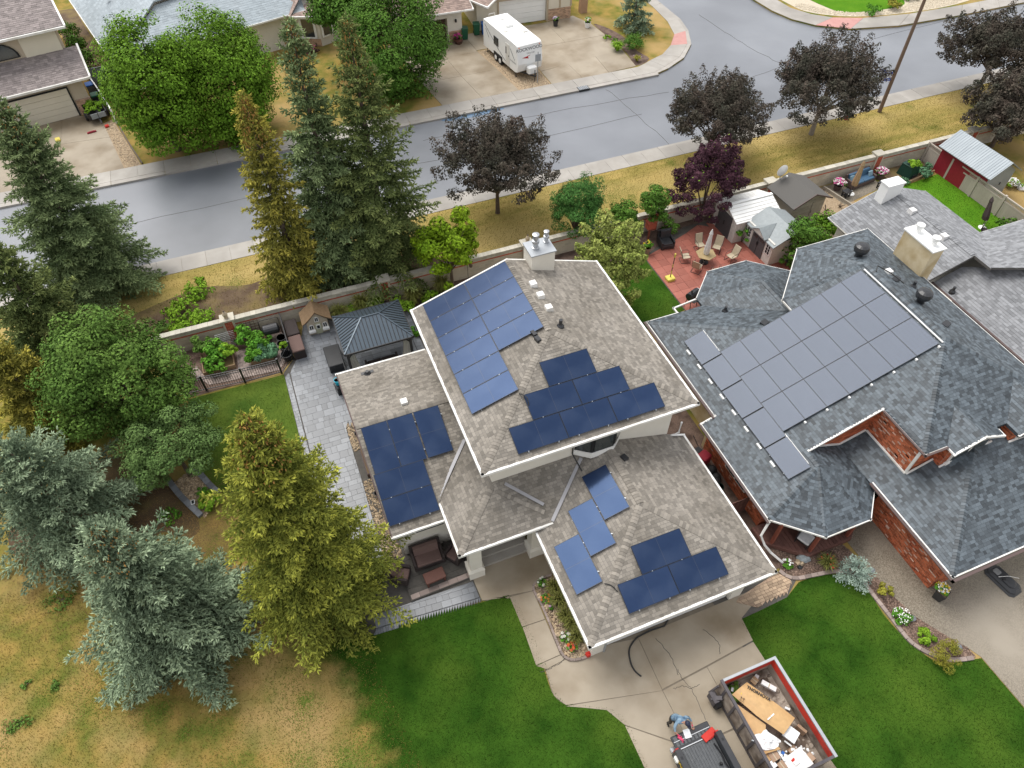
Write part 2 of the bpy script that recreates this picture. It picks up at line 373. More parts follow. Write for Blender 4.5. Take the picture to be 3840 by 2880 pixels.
for n, a, b, i in (
        ('leaf_bright', (.075, .165, .012), (.14, .25, .022), .4), ('leaf_mid', (.05, .12, .016), (.095, .185, .026), .42),
        ('leaf_shrub', (.06, .125, .022), (.12, .20, .038), .42), ('leaf_greyish', (.08, .145, .04), (.125, .195, .06), .35),
        ('leaf_dark', (.048, .053, .038), (.085, .062, .05), .5), ('leaf_purple', (.042, .018, .027), (.072, .03, .042), .5),
        ('leaf_yellow', (.19, .28, .012), (.12, .22, .012), .45), ('leaf_varieg', (.30, .33, .09), (.15, .20, .035), .5),
        ('leaf_weep', (.045, .125, .025), (.07, .17, .04), .45), ('leaf_lime', (.20, .33, .025), (.12, .25, .02), .4),
        ('leaf_veg', (.055, .19, .018), (.13, .28, .03), .45), ('leaf_cabbage', (.10, .20, .12), (.07, .16, .07), .4),
        ('leaf_ornamental', (.12, .15, .03), (.21, .19, .06), .5), ('leaf_gold', (.26, .22, .03), (.16, .19, .03), .4)):
    mat(n, a, b, .8, .7, island=i, spec=.09)
for n, c in (('petal_white', (.8, .8, .76)), ('petal_pink', (.55, .05, .25)), ('petal_red', (.65, .04, .03)), ('petal_orange', (.7, .16, .03)), ('petal_yellow', (.7, .5, .03)), ('petal_mauve', (.45, .25, .5)),
             ('bin_green', (.015, .10, .05)), ('bin_blue', (.02, .12, .42)), ('bin_grey', (.2, .2, .2)), ('paint_red', (.50, .025, .015)), ('barn_red', (.28, .02, .035)), ('cyan_plastic', (.02, .45, .62)),
             ('sofa_blue', (.055, .12, .20)), ('pillow_blue', (.22, .34, .42)), ('canvas_tan', (.38, .26, .15)), ('canvas_white', (.72, .71, .70)), ('canvas_dark', (.045, .03, .03)),
             ('sling_tan', (.50, .43, .31)), ('table_tan', (.36, .27, .14)), ('yellow_plastic', (.72, .60, .12)), ('terracotta', (.30, .22, .15)), ('sign_blue', (.03, .09, .45)), ('compost_green', (.012, .05, .035)),
             ('cardboard', (.52, .33, .15)), ('box_tan', (.36, .24, .16)), ('ink_black', (.02, .018, .016)), ('foam_white', (.82, .84, .84)), ('skin', (.42, .23, .16)), ('cap_navy', (.02, .025, .05)),
             ('glove_pink', (.6, .05, .13)), ('trouser_black', (.015, .015, .017)), ('truck_paint', (.045, .05, .055)), ('letter_grey', (.20, .20, .20)), ('letter_yellow', (.75, .5, .02)), ('lamp_red', (.45, .01, .01)), ('brown_paint', (.07, .035, .02)),
             ('orange_paint', (.55, .22, .05)), ('slate_tile', (.28, .31, .32)), ('shed_white', (.66, .64, .59)), ('shed_door', (.085, .085, .09)), ('hose_black', (.03, .03, .03)), ('hose_yellow', (.7, .6, .05))):
    mat(n, c, tuple(x * .8 for x in c), 6, .5 if 'petal' not in n else .7, island=.12 if 'petal' in n else 0, spec=.35)
mat('camo', (.10, .18, .26), (.30, .40, .48), 9, .85, c3=(.05, .10, .17), s3=5)
mat('tin', (.30, .335, .36), (.21, .24, .265), 1.2, .5, metal=.15, spec=.4, stretch=(.4, 6, 1))
mat('bin_rust', (.21, .165, .14), (.46, .40, .33), 1.8, .8, .3, 20, c3=(.11, .08, .06), s3=1.3)
mat('bin_worn_red', (.50, .035, .02), (.55, .05, .03), 3, .55, c3=(.33, .03, .02), s3=1.2)
mat('bin_outer', (.06, .055, .062), (.10, .09, .095), 3, .6)
mat('bed_liner', (.05, .055, .06), (.085, .09, .095), 8, .35, .2, 60, spec=.5)
mat('puddle', (.10, .16, .24), None, rough=.04, spec=1., tint=(.6, .8, 1.))
mat('wet_stain', (.19, .145, .085), (.24, .19, .12), 1.6, .45, spec=.45)
# ------------------------------------------------------------------ ground, road, pavements
def flat(name, poly, z, m, kind='structure', label=None, parent=None):
    me = bpy.data.meshes.new(name); me.from_pydata([(p[0], p[1], z) for p in poly], [], [tuple(range(len(poly)))])
    o = link_mesh(name, me, parent, m)
    if parent is None: tag(o, label, kind=kind)
    return o
def block_slab(name, poly, z0, z1, m, label=None, parent=None):
    o = MB().prism(poly, z0, z1).build(name, m, parent)
    if parent is None: tag(o, label, kind='structure')
    return o
flat('ground', [(-1500, -1500), (1500, -1500), (1500, 1500), (-1500, 1500)], -.2, 'soil')
flat('road', [(-150, 41.6), (170, 41.6), (170, 260), (-150, 260)], -.12, 'asphalt')
block_slab('terrain', [(-150, -120), (170, -120), (170, 41.75), (-150, 41.75)], -.19, 0, 'dry_grass')
flat('boulevard', [(-40, 33.35), (150, 33.35), (150, 40.5), (-40, 40.5)], .006, 'boulevard_grass')
NWC = [(35.9, 53), (38.25, 54.25), (40.3, 56.4), (41.5, 59), (42.05, 61.4), (42.1, 65.4)]
NWI = [(35.1, 54.9), (36.7, 55.5), (38.3, 56.8), (39.8, 58.7), (40.6, 61.4), (40.9, 65)]
NEC = [(51.4, 63), (51.6, 59.75), (52.25, 57.4), (53.6, 55.4), (56.25, 53.5), (61.1, 52.35), (68.5, 52)]
NEI = [(53.5, 63), (53.7, 59.6), (54.75, 57.6), (56.25, 56.2), (59, 55), (63.9, 54.1), (70.4, 53.8)]
block_slab('far_block', [(-150, 52.4), (34, 52.4)] + NWC + [(42.1, 250), (-150, 250)], -.19, 0, 'dry_grass')
block_slab('corner_block', NEC[::-1] + [(51.4, 250), (170, 250), (170, 52)], -.19, 0, 'dry_grass')
def pavement(name, quads, m='walk_concrete', z1=.035, red=()):
    root = bpy.data.objects.new(name, None); C.objects.link(root); root['kind'] = 'structure'; ORG[root.name] = V_((0, 0, 0))
    for i, q in enumerate(quads):
        cx = sum(p[0] for p in q) / len(q); cy = sum(p[1] for p in q) / len(q); f = .992
        q2 = [(cx + (p[0] - cx) * f, cy + (p[1] - cy) * (f + .004)) for p in q]
        MB().prism(q2, -.17, z1 + U(-.004, .004)).build('slab', 'red_concrete' if i in red else m, root)
    return root
pavement('pavement', [[(u, 40.45), (u + 1.55, 40.45), (u + 1.55, 41.8), (u, 41.8)] for u in np.arange(-24, 84, 1.55)])
pavement('kerb', [[(u, 41.8), (u + 3.1, 41.8), (u + 3.1, 42.05), (u, 42.05)] for u in np.arange(-24, 84, 3.1)], z1=.02)
pavement('pavement_far', [[(u, 52.75), (u + 1.9, 52.75), (u + 1.9, 54.2), (u, 54.2)] for u in np.arange(-30, 33.6, 1.9)])
pavement('kerb_far', [[(u, 52.3), (u + 3.8, 52.3), (u + 3.8, 52.75), (u, 52.75)] for u in np.arange(-30, 32, 3.8)], z1=.02)
def strip(a, b): return [[a[i], a[i + 1], b[i + 1], b[i]] for i in range(len(a) - 1)]
mid = [((a[0] * .8 + b[0] * .2), (a[1] * .8 + b[1] * .2)) for a, b in zip(NWC, NWI)]
pavement('pavement_bend', strip([(33.5, 52.75), (35, 53.0)] + mid[0:] + [(42, 70), (42, 90)], [(33.5, 54.2), (34.3, 54.5)] + NWI + [(40.9, 70), (40.9, 90)]), red=(4,))
pavement('kerb_bend', strip([(31.9, 52.3), (34, 52.4)] + NWC + [(42.4, 90)], [(31.9, 52.75), (33.9, 52.75)] + mid + [(42, 90)]), z1=.02)
pavement('pavement_corner', strip([(p[0], p[1]) for p in NEC] + [(u, 52) for u in np.arange(71, 120, 2.5)], NEI + [(u, 53.8) for u in np.arange(72.5, 121.5, 2.5)]), red=(3,))
# blue painted gutter patch and a puddle by the far kerb
flat('puddle', smooth_poly([(15.0, 51.9), (17.4, 51.75), (19.6, 52.0), (19.4, 52.28), (16, 52.3), (14.4, 52.28)], 4), -.115, 'puddle', 'stuff')
# crack sealing lines on the asphalt
mb = MB()
for pts in ([(-20, 46.9), (0, 47.2), (14, 46.8), (30, 47.1)], [(2, 44.5), (9, 44.1), (20, 44.4)], [(12, 49.8), (22, 50.1), (34, 49.5)], [(34.5, 47.5), (40, 48.6), (52, 50.8), (70, 52)], [(47, 42.3), (46.6, 46), (46, 50), (45, 55), (44.5, 62)], [(30, 42.3), (29.6, 47), (29.2, 51.9)], [(40, 44), (38, 47), (37.5, 50)]):
    pts = [(x + U(-.1, .1), y + U(-.1, .1), -.117) for x, y in smooth_poly(pts, 8, False)]; mb.tube(pts, .014, 4)
tag(mb.build('crack_seal', 'joint_dark'), kind='structure')
# ---- far driveways
flat('gravel_strip', [(-11.5, 61.5), (-10.6, 62), (-8.8, 54.25), (-10, 54.1)], .012, 'gravel')
def drive(name, polys, m='concrete', z=.03):
    root = bpy.data.objects.new(name, None); C.objects.link(root); root['kind'] = 'structure'; ORG[root.name] = V_((0, 0, 0))
    for q in polys:
        cx = sum(p[0] for p in q) / len(q); cy = sum(p[1] for p in q) / len(q)
        q2 = []
        for p in q:
            d = math.hypot(p[0] - cx, p[1] - cy); k = (d - .012) / d; q2.append((cx + (p[0] - cx) * k, cy + (p[1] - cy) * k))
        MB().prism(q2, -.12, z + U(-.004, .004)).build('slab', m, root)
    return root
drive('driveway_far', [[(-19, 64.5), (-19, 59.5), (-14.5, 59.5), (-14.5, 64)], [(-14.5, 64), (-14.5, 59.5), (-10.9, 59.2), (-11.6, 63)], [(-19, 59.5), (-19, 54.2), (-14.5, 54.2), (-14.5, 59.5)], [(-14.5, 59.5), (-14.5, 54.2), (-10, 54.2), (-10.9, 59.2)]])
drive('driveway_middle', [[(14.6, 58.4), (15.1, 54.2), (18.6, 54.2), (18.2, 58.4)], [(18.2, 58.4), (18.6, 54.2), (22.0, 54.2), (21.6, 58.4)],
                          [(14.2, 62.2), (14.6, 58.4), (18.2, 58.4), (18, 62.2)], [(18, 62.2), (18.2, 58.4), (21.6, 58.4), (21.1, 62.2)], [(13.5, 66.5), (14.2, 62.2), (18, 62.2), (18, 66)], [(18, 66), (18, 62.2), (21.1, 62.2), (21, 66)], [(21, 66), (21.1, 62.5), (26, 62.5), (26, 66)]])
flat('gravel_bed', [(22.0, 54.2), (25.0, 54.2), (25.0, 57.5), (24.7, 62.4), (21.1, 62.4), (21.6, 58.4)], .014, 'gravel')
drive('driveway_corner', [[(25.05, 54.2), (28, 54.2), (27.9, 57), (25.05, 56.6)], [(28, 54.2), (30.6, 54.2), (30.8, 57.4), (27.9, 57)], [(30.6, 54.2), (33.4, 54.4), (33.7, 57.6), (30.8, 57.4)],
                          [(25.05, 56.65), (33.7, 57.65), (33.6, 61), (25, 61)], [(25, 61), (29.4, 61), (29.4, 65.6), (25, 65.6)], [(29.4, 61), (33.6, 61), (33.4, 63.6), (32.5, 66), (29.4, 65.6)]])
flat('mulch_bed_corner', smooth_poly([(33.45, 54.5), (35.2, 55.2), (34.9, 57), (35.1, 59.5), (34.6, 62), (33.6, 63.6), (33.7, 60), (33.8, 57)], 3), .014, 'mulch')
flat('lawn_corner', [(35.3, 55.3), (38.2, 57), (39.7, 59), (40.5, 61.4), (40.8, 90), (33.4, 90), (33.4, 66), (34.6, 62.1), (35.2, 59)], .01, 'dry_grass')
flat('lawn_corner_green', smooth_poly([(57.4, 57.6), (60, 56.2), (64.5, 55.9), (66, 57.4), (68, 59.5), (66, 66), (57, 66)], 4), .02, 'bright_lawn')
flat('pebble_bed_corner', smooth_poly([(54.2, 60), (55.2, 57.7), (58.5, 55.6), (64, 54.4), (70, 54.2), (74, 55.5), (72, 60), (60, 64), (54.5, 64)], 3), .012, 'pale_gravel')
flat('side_gap_ground', [(-12.2, 69), (-9.2, 67), (-11.5, 76), (-13.6, 86), (-16, 86), (-13.8, 76)], .012, 'soil')  # dark ground strip between the two far left houses
# ---- the main lot
LAWN = [(-0.54,13.07)] + [(3.45,12.47)] + smooth_poly([(3.92,12.44), (4.52,12.37), (4.77,11.99), (4.84,11.40)], 4, False) + [(4.93,9.10)] + smooth_poly([(4.85,8.32), (4.87,7.66), (5.17,7.17), (5.83,6.80), (6.58,6.42), (6.98,5.93), (7.06,5.12), (7.04,3.94)], 4, False) + [(9.2, 1.5), (9.2, -8), (-5.0, -8), (-5.2, 2.5), (-5.4, 8.0), (-5.0, 12.5), (-3.0, 13.3), (-1.3, 12.85)]
flat('lawn_front', LAWN, .014, 'lawn')
LAWN = [((p[0] + .14 if p[0] > 3.2 and p[1] > 1 else p[0]), p[1]) for p in LAWN]
DR_R = [(13.85,7.62), (13.80,5.70), (13.67,3.11), (14.2, -8)]
RLAWN = [(13.84,7.58), (14.75,7.61), (16.27,7.69)] + smooth_poly([(17.18,8.09), (18.31,8.01), (19.46,7.56), (19.92,6.92), (19.75,5.41), (20.00,3.96), (20.54,2.91), (21.82,2.54)], 4, False) + [(22.32,2.41), (22.41,0.23), (23.6, -2), (23.6, -8), (14.25, -8), (13.70,3.00), (13.86,5.62)]
RLAWN = [((p[0] - .15 if p[0] < 14.6 and p[1] < 7.6 else p[0]), p[1]) for p in RLAWN]
flat('lawn_neighbour', RLAWN, .014, 'lawn')
drive('driveway', [
    [(4.94,8.72), (6.83,8.91), (9.2, 8.5), (9.1, 6.2), (5.16,7.14), (4.85,7.66)],
    [(9.2, 8.55), (16.0, 8.55), (13.85,7.62), (13.75, 6.6), (11.3, 6.4), (9.1, 6.25)],
    [(9.1, 6.2), (11.3, 6.35), (11.3, 3.9), (9.1, 3.9)], [(11.3, 6.35), (13.72, 6.55), (13.76,5.41), (13.7, 3.9), (11.3, 3.9)],
    [(5.14,7.11), (9.1, 6.2), (9.1, 3.9), (7.03,5.61), (6.62,6.37), (5.82,6.78)],
    [(7.04,5.57), (9.1, 3.85), (9.15, 1.0), (8.4, 1.0), (7.04,4.01)], [(9.1, 3.85), (11.3, 3.85), (11.3, 1), (9.15, 1)], [(11.3, 3.85), (13.7, 3.85), (13.95, 1), (11.3, 1)],
    [(8.4, .95), (11.3, .95), (11.3, -6), (9.25, -6)], [(11.3, .95), (13.95, .95), (14.2, -6), (11.3, -6)]])
flat('driveway_base', [(4.95,8.76), (6.85,8.97), (6.6, 8.9), (16.1, 8.9), (13.92,7.59), (13.86,5.62), (14.25, -6.2), (9.15, -6.2), (7.04,3.94), (6.97,5.84), (5.81,6.75), (5.14,7.11), (4.82,7.68)], .0105, 'joint_tan')
drive('walkway', [
    [(3.45, 14.02), (7.0, 14.02), (7.0, 12.55), (5.93,12.38), (5.77,12.14), (3.50,12.55)],
    [(4.71,12.25), (5.80,12.13), (5.79,10.73), (4.72,10.78)],
    [(4.73,10.76), (5.79,10.71), (5.78,9.08), (4.65,9.04)],
    [(4.65,9.02), (5.78,9.06), (5.95,8.84), (6.83,8.93), (4.99,8.74)],
    [(3.52,12.54), (4.70,12.25), (4.63,12.20), (4.37,12.42), (4.00,12.50)]])
flat('walkway_base', [(3.50,13.69), (7.34,13.42), (6.87,12.48), (5.96,12.37), (5.81,12.12), (5.81,10.72), (5.81,9.07), (5.97,8.83), (6.81,8.88), (4.94,8.72), (4.89,9.11), (4.82,11.34), (4.75,11.95), (3.50,12.55)], .0095, 'joint_tan')
#flat('wet_patch', smooth_poly([(3.55,13.51), (4.40,13.43), (5.00,13.44), (5.62,13.52), (6.11,13.39), (6.58,13.07), (6.88,12.64), (6.38,12.46), (5.89,12.34), (5.48,12.56), (4.68,12.63), (3.74,12.76), (3.57,13.07)], 4), .0385, 'wet_stain')
#flat('wet_patch', smooth_poly([(5.99,8.67), (6.88,8.43), (7.27,8.06), (8.54,7.99), (12.54,8.25), (12.77,7.49), (10.86,7.38), (9.81,7.91), (7.88,8.04), (7.03,8.52)], 4), .0385, 'wet_stain')
mb = MB()
for pts in ([(4.71,8.72), (5.18,8.72), (5.52,8.75), (5.87,8.85)], [(10.10,6.70), (10.12,6.25), (10.23,5.86), (10.23,5.39), (10.17,4.58)], [(9.55,6.09), (9.96,6.05), (10.23,5.86), (10.66,5.86)], [(12.0, 7.8), (12.3, 7.1), (12.1, 6.6)], [(9.9, 8.2), (10.1, 7.3), (10.0, 6.5)]):
    mb.tube([(x + U(-.03, .03), y + U(-.03, .03), .032) for x, y in smooth_poly(pts, 7, False)], .011, 4)
tag(mb.build('crack', 'joint_dark'), kind='structure')
block_slab('neighbour_driveway', [(20.52,9.38), (23.28,10.06), (23.3, 9.8), (23.3, 5.8), (40, 5.8), (40, -8), (23.65, -8), (23.65, -2), (22.44,0.26), (22.35,2.44), (22.10,2.98), (21.81,3.38), (20.96,4.91), (20.69,6.15), (20.64,7.22)], -.1, .02, 'exposed_aggregate')
flat('brick_path_base', [(13.0, 9.2), (15.6, 9.2), (16.9, 8.4), (17.12,8.20), (16.30,7.70), (13.2, 6.3)], .0115, 'joint_dark')
NMULCH = [(17.03,10.14), (18.17,9.56), (19.86,9.17), (20.25,8.95), (20.64,7.22), (20.69,6.15), (20.96,4.91), (21.81,3.38), (22.10,2.98), (22.13,2.54), (20.93,2.93), (20.40,3.41), (20.01,4.14), (20.03,5.22), (19.95,6.38), (19.91,7.32), (19.07,7.97), (17.26,8.30), (16.75,8.88)]
flat('mulch_bed', NMULCH, .022, 'mulch')
flat('side_yard_soil', [(14.6, 9), (17.5, 9), (17.5, 24), (14.3, 24)], .008, 'mulch')
flat('patio_base', [(-2.4, 29.3), (-.2, 32), (1.0, 33.2), (6, 33.2), (6, 14), (-3.5, 14), (-2.4, 17)], .01, 'joint_dark')
flat('front_patio_base', [(-1.39,12.77), (3.48,12.52), (3.51,13.68), (3.4, 17), (-2.2, 17), (-2.2, 12.7)], .0125, 'joint_dark')
SIDE = [(-2.4, 29.2), (-7.6, 29.3), (-8.2, 26), (-7.5, 24.4), (-6.5, 22.3), (-5.4, 20.4), (-2.4, 19.5)]
flat('lawn_side', SIDE, .016, 'side_lawn')
flat('needle_shade_bed', smooth_poly([(-12.02,26.87), (-9.71,25.65), (-8.34,23.05), (-7.84,20.92), (-8.66,20.59), (-9.55,21.33), (-10.63,20.72), (-11.53,21.33), (-12.37,20.16), (-13.65,21.41), (-15.43,21.62), (-16.33,24.01), (-14.33,25.98)], 5), .005, 'needle_shade')  # needle-brown ground, darkened in colour to stand for shade under the spruces
flat('spruce_soil', smooth_poly([(-9.5, 37.6), (-6, 38.4), (-3, 37.6), (0, 38.5), (4, 37.4), (8, 36.4), (9, 33.4), (-6, 33.4), (-11, 33.4), (-12, 36.5)], 4), .011, 'soil')
flat('garden_soil', [(-7.8, 29.4), (-2.4, 29.4), (-1.2, 31.3), (-1.2, 33.2), (-8, 33.2)], .0075, 'mulch')
flat('shrub_bed', [(4.6, 31.4), (14, 31), (14, 33.2), (4.6, 33.2)], .0145, 'mulch')
flat('lawn_back_neighbour', [(14.5, 24), (21.6, 25.5), (21.6, 30.6), (20.2, 33.0), (14.5, 33.0)], .0165, 'lawn')
flat('planting_bed', [(14.4, 31.3), (21.4, 30.6), (28, 31.6), (28, 33.2), (14.4, 33.2)], .0185, 'mulch')
flat('red_patio_base', [(21.45, 30.8), (21.4, 24.5), (30.5, 24.5), (30.5, 32.6), (25.5, 32.6)], .02, 'joint_dark')
flat('lawn_third_yard', [(37.5, 27.5), (41.5, 30.8), (46.8, 31.2), (46.9, 20), (38, 20)], .016, 'bright_lawn')
flat('gravel_third_yard', [(33, 26), (37.2, 26), (38.6, 31.5), (38.0, 33.0), (31, 33.0), (31, 30)], .012, 'gravel')
flat('sofa_pad', [(37.5, 30.6), (41.6, 31.4), (41.5, 33), (37.2, 33)], .02, 'exposed_aggregate')

# ------------------------------------------------------------------ main house
def pz(a, b, c): return lambda u, v: (u, v, a * u + b * v + c)
def eave(root, pts, m='white_trim', w=.13, h=.13, out=(0, 0), dz=-.05):
    for p, q in zip(pts, pts[1:]):
        p, q = V_(p) + V_((*out, dz)), V_(q) + V_((*out, dz)); d = (q - p).normalized() * .06
        MB().bar(p - d, q + d, w, h).build('gutter', m, root, world=True)
def roof_part(root, polys, m, t=.16, name='roof'):
    mb = MB()
    for p in polys: mb.slab(p, t)
    return mb.build(name, m, root, world=True)
def pipe(root, p, r=.07, h=.4, m='black_plastic', name='vent_pipe'):
    MB().lathe(p, [(r * 2.2, -.1), (r * 2.0, .06), (r * 1.2, .14), (r, .18), (r, h), (r * .6, h)], 10).build(name, m, root, world=True)
def boxvent(root, p, rz=0, m='white_trim', s=.36, sl=0.):
    mb = MB(); x, y, z = p; a = s / 2
    mb.solid([(x - a, y - a, z - .15), (x + a, y - a, z - .15), (x + a, y + a, z - .15), (x - a, y + a, z - .15)], [(x - a * .85, y - a * .85, z + .2), (x + a * .85, y - a * .85, z + .2), (x + a * .85, y + a * .85, z + .2), (x - a * .85, y + a * .85, z + .2)])
    mb.build('roof_vent', m, root, world=True)
house = thing('house', 'two storey cream stucco house with grey shingle roofs and blue solar panels', 'house', (9.6, 15, 0))
fLWF, fLWB = pz(0, .345, 3.0 - .345 * 15.36), pz(0, -.345, 3.0 + .345 * 25.35)
fUL, fUR, fUF = pz(.335, 0, 6.1 - .335 * 4.63), pz(-.335, 0, 6.1 + .335 * 14.70), pz(0, .335, 6.1 - .335 * 15.03)
fGL, fGR, fGF = pz(.34, 0, 3.0 - .34 * 6.39), pz(-.34, 0, 3.0 + .34 * 14.9), pz(0, .34, 3.0 - .34 * 8.03)
fPF, fPL = pz(0, .40, 3.25 - .40 * 13.38), pz(.38, 0, 3.25 - .38 * 2.92)
MAIN = [
    [fLWF(.55, 15.36), fLWF(2.95, 15.36), fLWF(2.95, 16.15), fLWF(5.3, 18.75), fLWF(5.3, 20.36), fLWF(.40, 20.36)],
    [fLWB(.40, 20.36), fLWB(5.3, 20.36), fLWB(5.3, 25.35), fLWB(.33, 25.35)],
    [fUL(4.63, 15.03), fUL(9.66, 20.06), fUL(9.66, 25.25), fUL(4.63, 25.25)],
    [fUR(14.7, 15.03), fUR(14.7, 25.25), fUR(9.67, 25.25), fUR(9.67, 20.06)],
    [fUF(4.63, 15.03), fUF(14.7, 15.03), fUF(9.665, 20.06)],
    [fPF(2.92, 13.38), fPF(7.12, 13.38), fPF(9.86, 15.7), fPF(5.3, 15.7)],
    [fPL(2.92, 13.38), fPL(5.3, 15.68), fPL(5.3, 18.7), fPL(2.92, 16.1)],
    [fGL(6.39, 8.03), fGL(10.64, 12.28), fGL(10.64, 15.7), fGL(9.86, 15.7), fGL(7.1, 13.4), fGL(6.39, 13.4)],
    [fGR(14.9, 8.03), fGR(14.9, 15.5), fGR(14.0, 15.7), fGR(10.65, 15.7), fGR(10.65, 12.28)],
    [fGF(6.39, 8.03), fGF(14.9, 8.03), fGF(10.645, 12.28)]]
mr = roof_part(house, MAIN, 'roof_felt')
lay(mr, MAIN, 'shingle', 'shingle_grey', [.14, .18, .22, .28], .14, gap=.0045, hb=(.008, .004, .005, .009), ht=.001, seed=3, stuff='shingle_field')
for p, q in ((fUF(4.66, 15.06), fUF(9.6, 20.0)), (fUF(14.67, 15.06), fUF(9.73, 20.0)), (fUL(9.665, 20.06), fUL(9.665, 25.2)), (fGF(6.42, 8.06), fGF(10.6, 12.25)), (fGF(14.87, 8.06), fGF(10.7, 12.25)),
             (fGL(10.645, 12.3), fGL(10.645, 15.6)), (fPF(2.95, 13.41), fPF(5.2, 15.6)), (fPF(7.0, 13.9), fPF(5.4, 15.3)), (fLWF(.45, 20.37), fLWF(5.2, 20.37))):
    caps(mr, p, q, 'shingle_grey')
for p, q in ((fPF(7.15, 13.42), fPF(9.4, 15.45)), (fPF(7.05, 14.15), fPF(5.75, 15.45)), (fPL(2.85, 16.25), fPL(4.9, 18.35))):
    MB().bar(V_(p) + V_((0, 0, .06)), V_(q) + V_((0, 0, .07)), .15, .02).build('valley_flashing', 'flashing', house, world=True)
eave(house, [(4.63, 25.25, 6.1), (4.63, 15.03, 6.1), (14.7, 15.03, 6.1), (14.7, 25.25, 6.1)])
eave(house, [(14.7, 25.25, 6.1), (9.66, 25.25, 7.785), (4.63, 25.25, 6.1)], w=.08)
eave(house, [(6.39, 13.25, 3.0), (6.39, 8.03, 3.0), (14.9, 8.03, 3.0), (14.9, 15.5, 3.0)])
eave(house, [(2.92, 16.0, 3.25), (2.92, 13.38, 3.25), (7.1, 13.38, 3.25)])
eave(house, [(.33, 25.35, 3.0), (5.0, 25.35, 3.0)]); eave(house, [(.55, 15.36, 3.0), (2.9, 15.36, 3.0)])
eave(house, [(.33, 25.35, 3.0), (.38, 20.36, 4.72), (.53, 15.36, 3.0)], m='fascia_brown', w=.05)
mb = MB(); mb.box(5.25, 14.05, 15.7, 24.7, 0, 5.95); mb.prism([(5.25, 24.6), (14.05, 24.6), (14.05, 24.7), (5.25, 24.7)], 5.95, 6.0)
mb.build('wall', 'stucco_cream', house, world=True)
mb = MB(); mb.box(.95, 5.2, 15.9, 24.8, 0, 2.95); mb.build('wall', 'stucco_cream', house, world=True)
MB().solid([(.95, 15.9, 2.95), (1.0, 15.9, 2.95), (1.0, 24.8, 2.95), (.95, 24.8, 2.95)], [(.95, 20.3, 4.45), (1.0, 20.3, 4.45), (1.0, 20.4, 4.45), (.95, 20.4, 4.45)]).build('gable_wall', 'stucco_cream', house, world=True)
mb = MB(); mb.box(6.95, 7.55, 8.55, 15.6, 0, 2.95); mb.box(7.55, 13.75, 8.8, 15.6, 0, 2.95); mb.box(13.75, 14.35, 8.55, 15.6, 0, 2.95); mb.box(7.55, 13.75, 8.55, 8.8, 2.45, 2.95)
mb.build('wall', 'stucco_cream', house, world=True)
mb = MB()
for i in range(5): mb.box(7.6, 13.7, 8.72 - .012 * (i % 2), 8.79, .04 + i * .48, .04 + i * .48 + .465)
mb.build('garage_door', 'white_paint', house, world=True)
MB().box(7.52, 7.6, 8.5, 8.56, 0, 2.45).build('door_jamb', 'galvanised', house, world=True)
# entrance: pillars, steps, door, bay window
for (u, v) in ((3.42, 13.72), (6.35, 13.72)):
    p = MB(); p.box(u, u + .55, v, v + .5, .75, 3.15); p.box(u - .09, u + .64, v - .09, v + .59, 0, .62); p.solid([(u - .11, v - .11, .62), (u + .66, v - .11, .62), (u + .66, v + .61, .62), (u - .11, v + .61, .62)], [(u - .02, v - .02, .76), (u + .57, v - .02, .76), (u + .57, v + .52, .76), (u - .02, v + .52, .76)])
    p.build('pillar', 'stucco_cream', house, world=True)
MB().box(3.3, 7.0, 13.8, 14.1, 3.0, 3.2).build('beam', 'stucco_cream', house, world=True)
for i in range(4): MB().box(4.0, 6.4, 14.0 + i * .36, 15.69, .035 + i * .17, .035 + (i + 1) * .17 - .003).build('step', 'walk_concrete', house, world=True)
MB().box(4.9, 5.24, 15.1, 15.68, .03, 3.1).build('wall', 'stucco_cream', house, world=True)
mb = MB(); B = [(9.1, 15.68), (9.75, 15.2), (10.85, 15.2), (11.4, 15.68)]
mb.prism(B, 4.25, 4.62); mb.build('bay_window', 'white_trim', house, world=True)
bay = mb = MB(); mb.prism([(9.14, 15.68), (9.77, 15.23), (10.83, 15.23), (11.36, 15.68)], 4.62, 5.75); bay = mb.build('bay_window', 'window_black', house, world=True)
for a, b in zip(B, B[1:]):
    k = lambda t, z, o: ((a[0] + (b[0] - a[0]) * t) + o * (b[1] - a[1]), a[1] + (b[1] - a[1]) * t - o * abs(b[0] - a[0]), z)
    MB().solid([k(.1, 4.72, .01), k(.9, 4.72, .01), k(.9, 4.72, -.04), k(.1, 4.72, -.04)], [k(.1, 5.6, .01), k(.9, 5.6, .01), k(.9, 5.6, -.04), k(.1, 5.6, -.04)]).build('pane', 'glass_dark', bay, world=True)
w = MB().box(1.62, 2.92, 15.82, 15.92, 1.85, 2.62).build('window', 'window_black', house, world=True)
for u in (1.72, 2.32): MB().box(u, u + .5, 15.79, 15.83, 1.95, 2.52).build('pane', 'glass_dark', w, world=True)
mb = MB(); mb.tube([(2.0, 17.0, 2.6), (.88, 16.1, 2.6), (.88, 16.1, .2)], .05, 6); mb.build('downspout', 'white_trim', house, world=True)
mb = MB(); mb.tube([(14.55, 15.5, 4.2), (14.55, 15.5, 3.4), (14.2, 15.55, 3.3), (14.9, 15.45, 3.12)], .05, 6); mb.build('downspout', 'white_trim', house, world=True)
mb = MB(); mb.tube([(9.05, 15.66, 5.9), (9.05, 15.66, 4.35), (9.2, 14.9, 3.96)], .03, 6); mb.build('cable', 'hose_black', house, world=True)
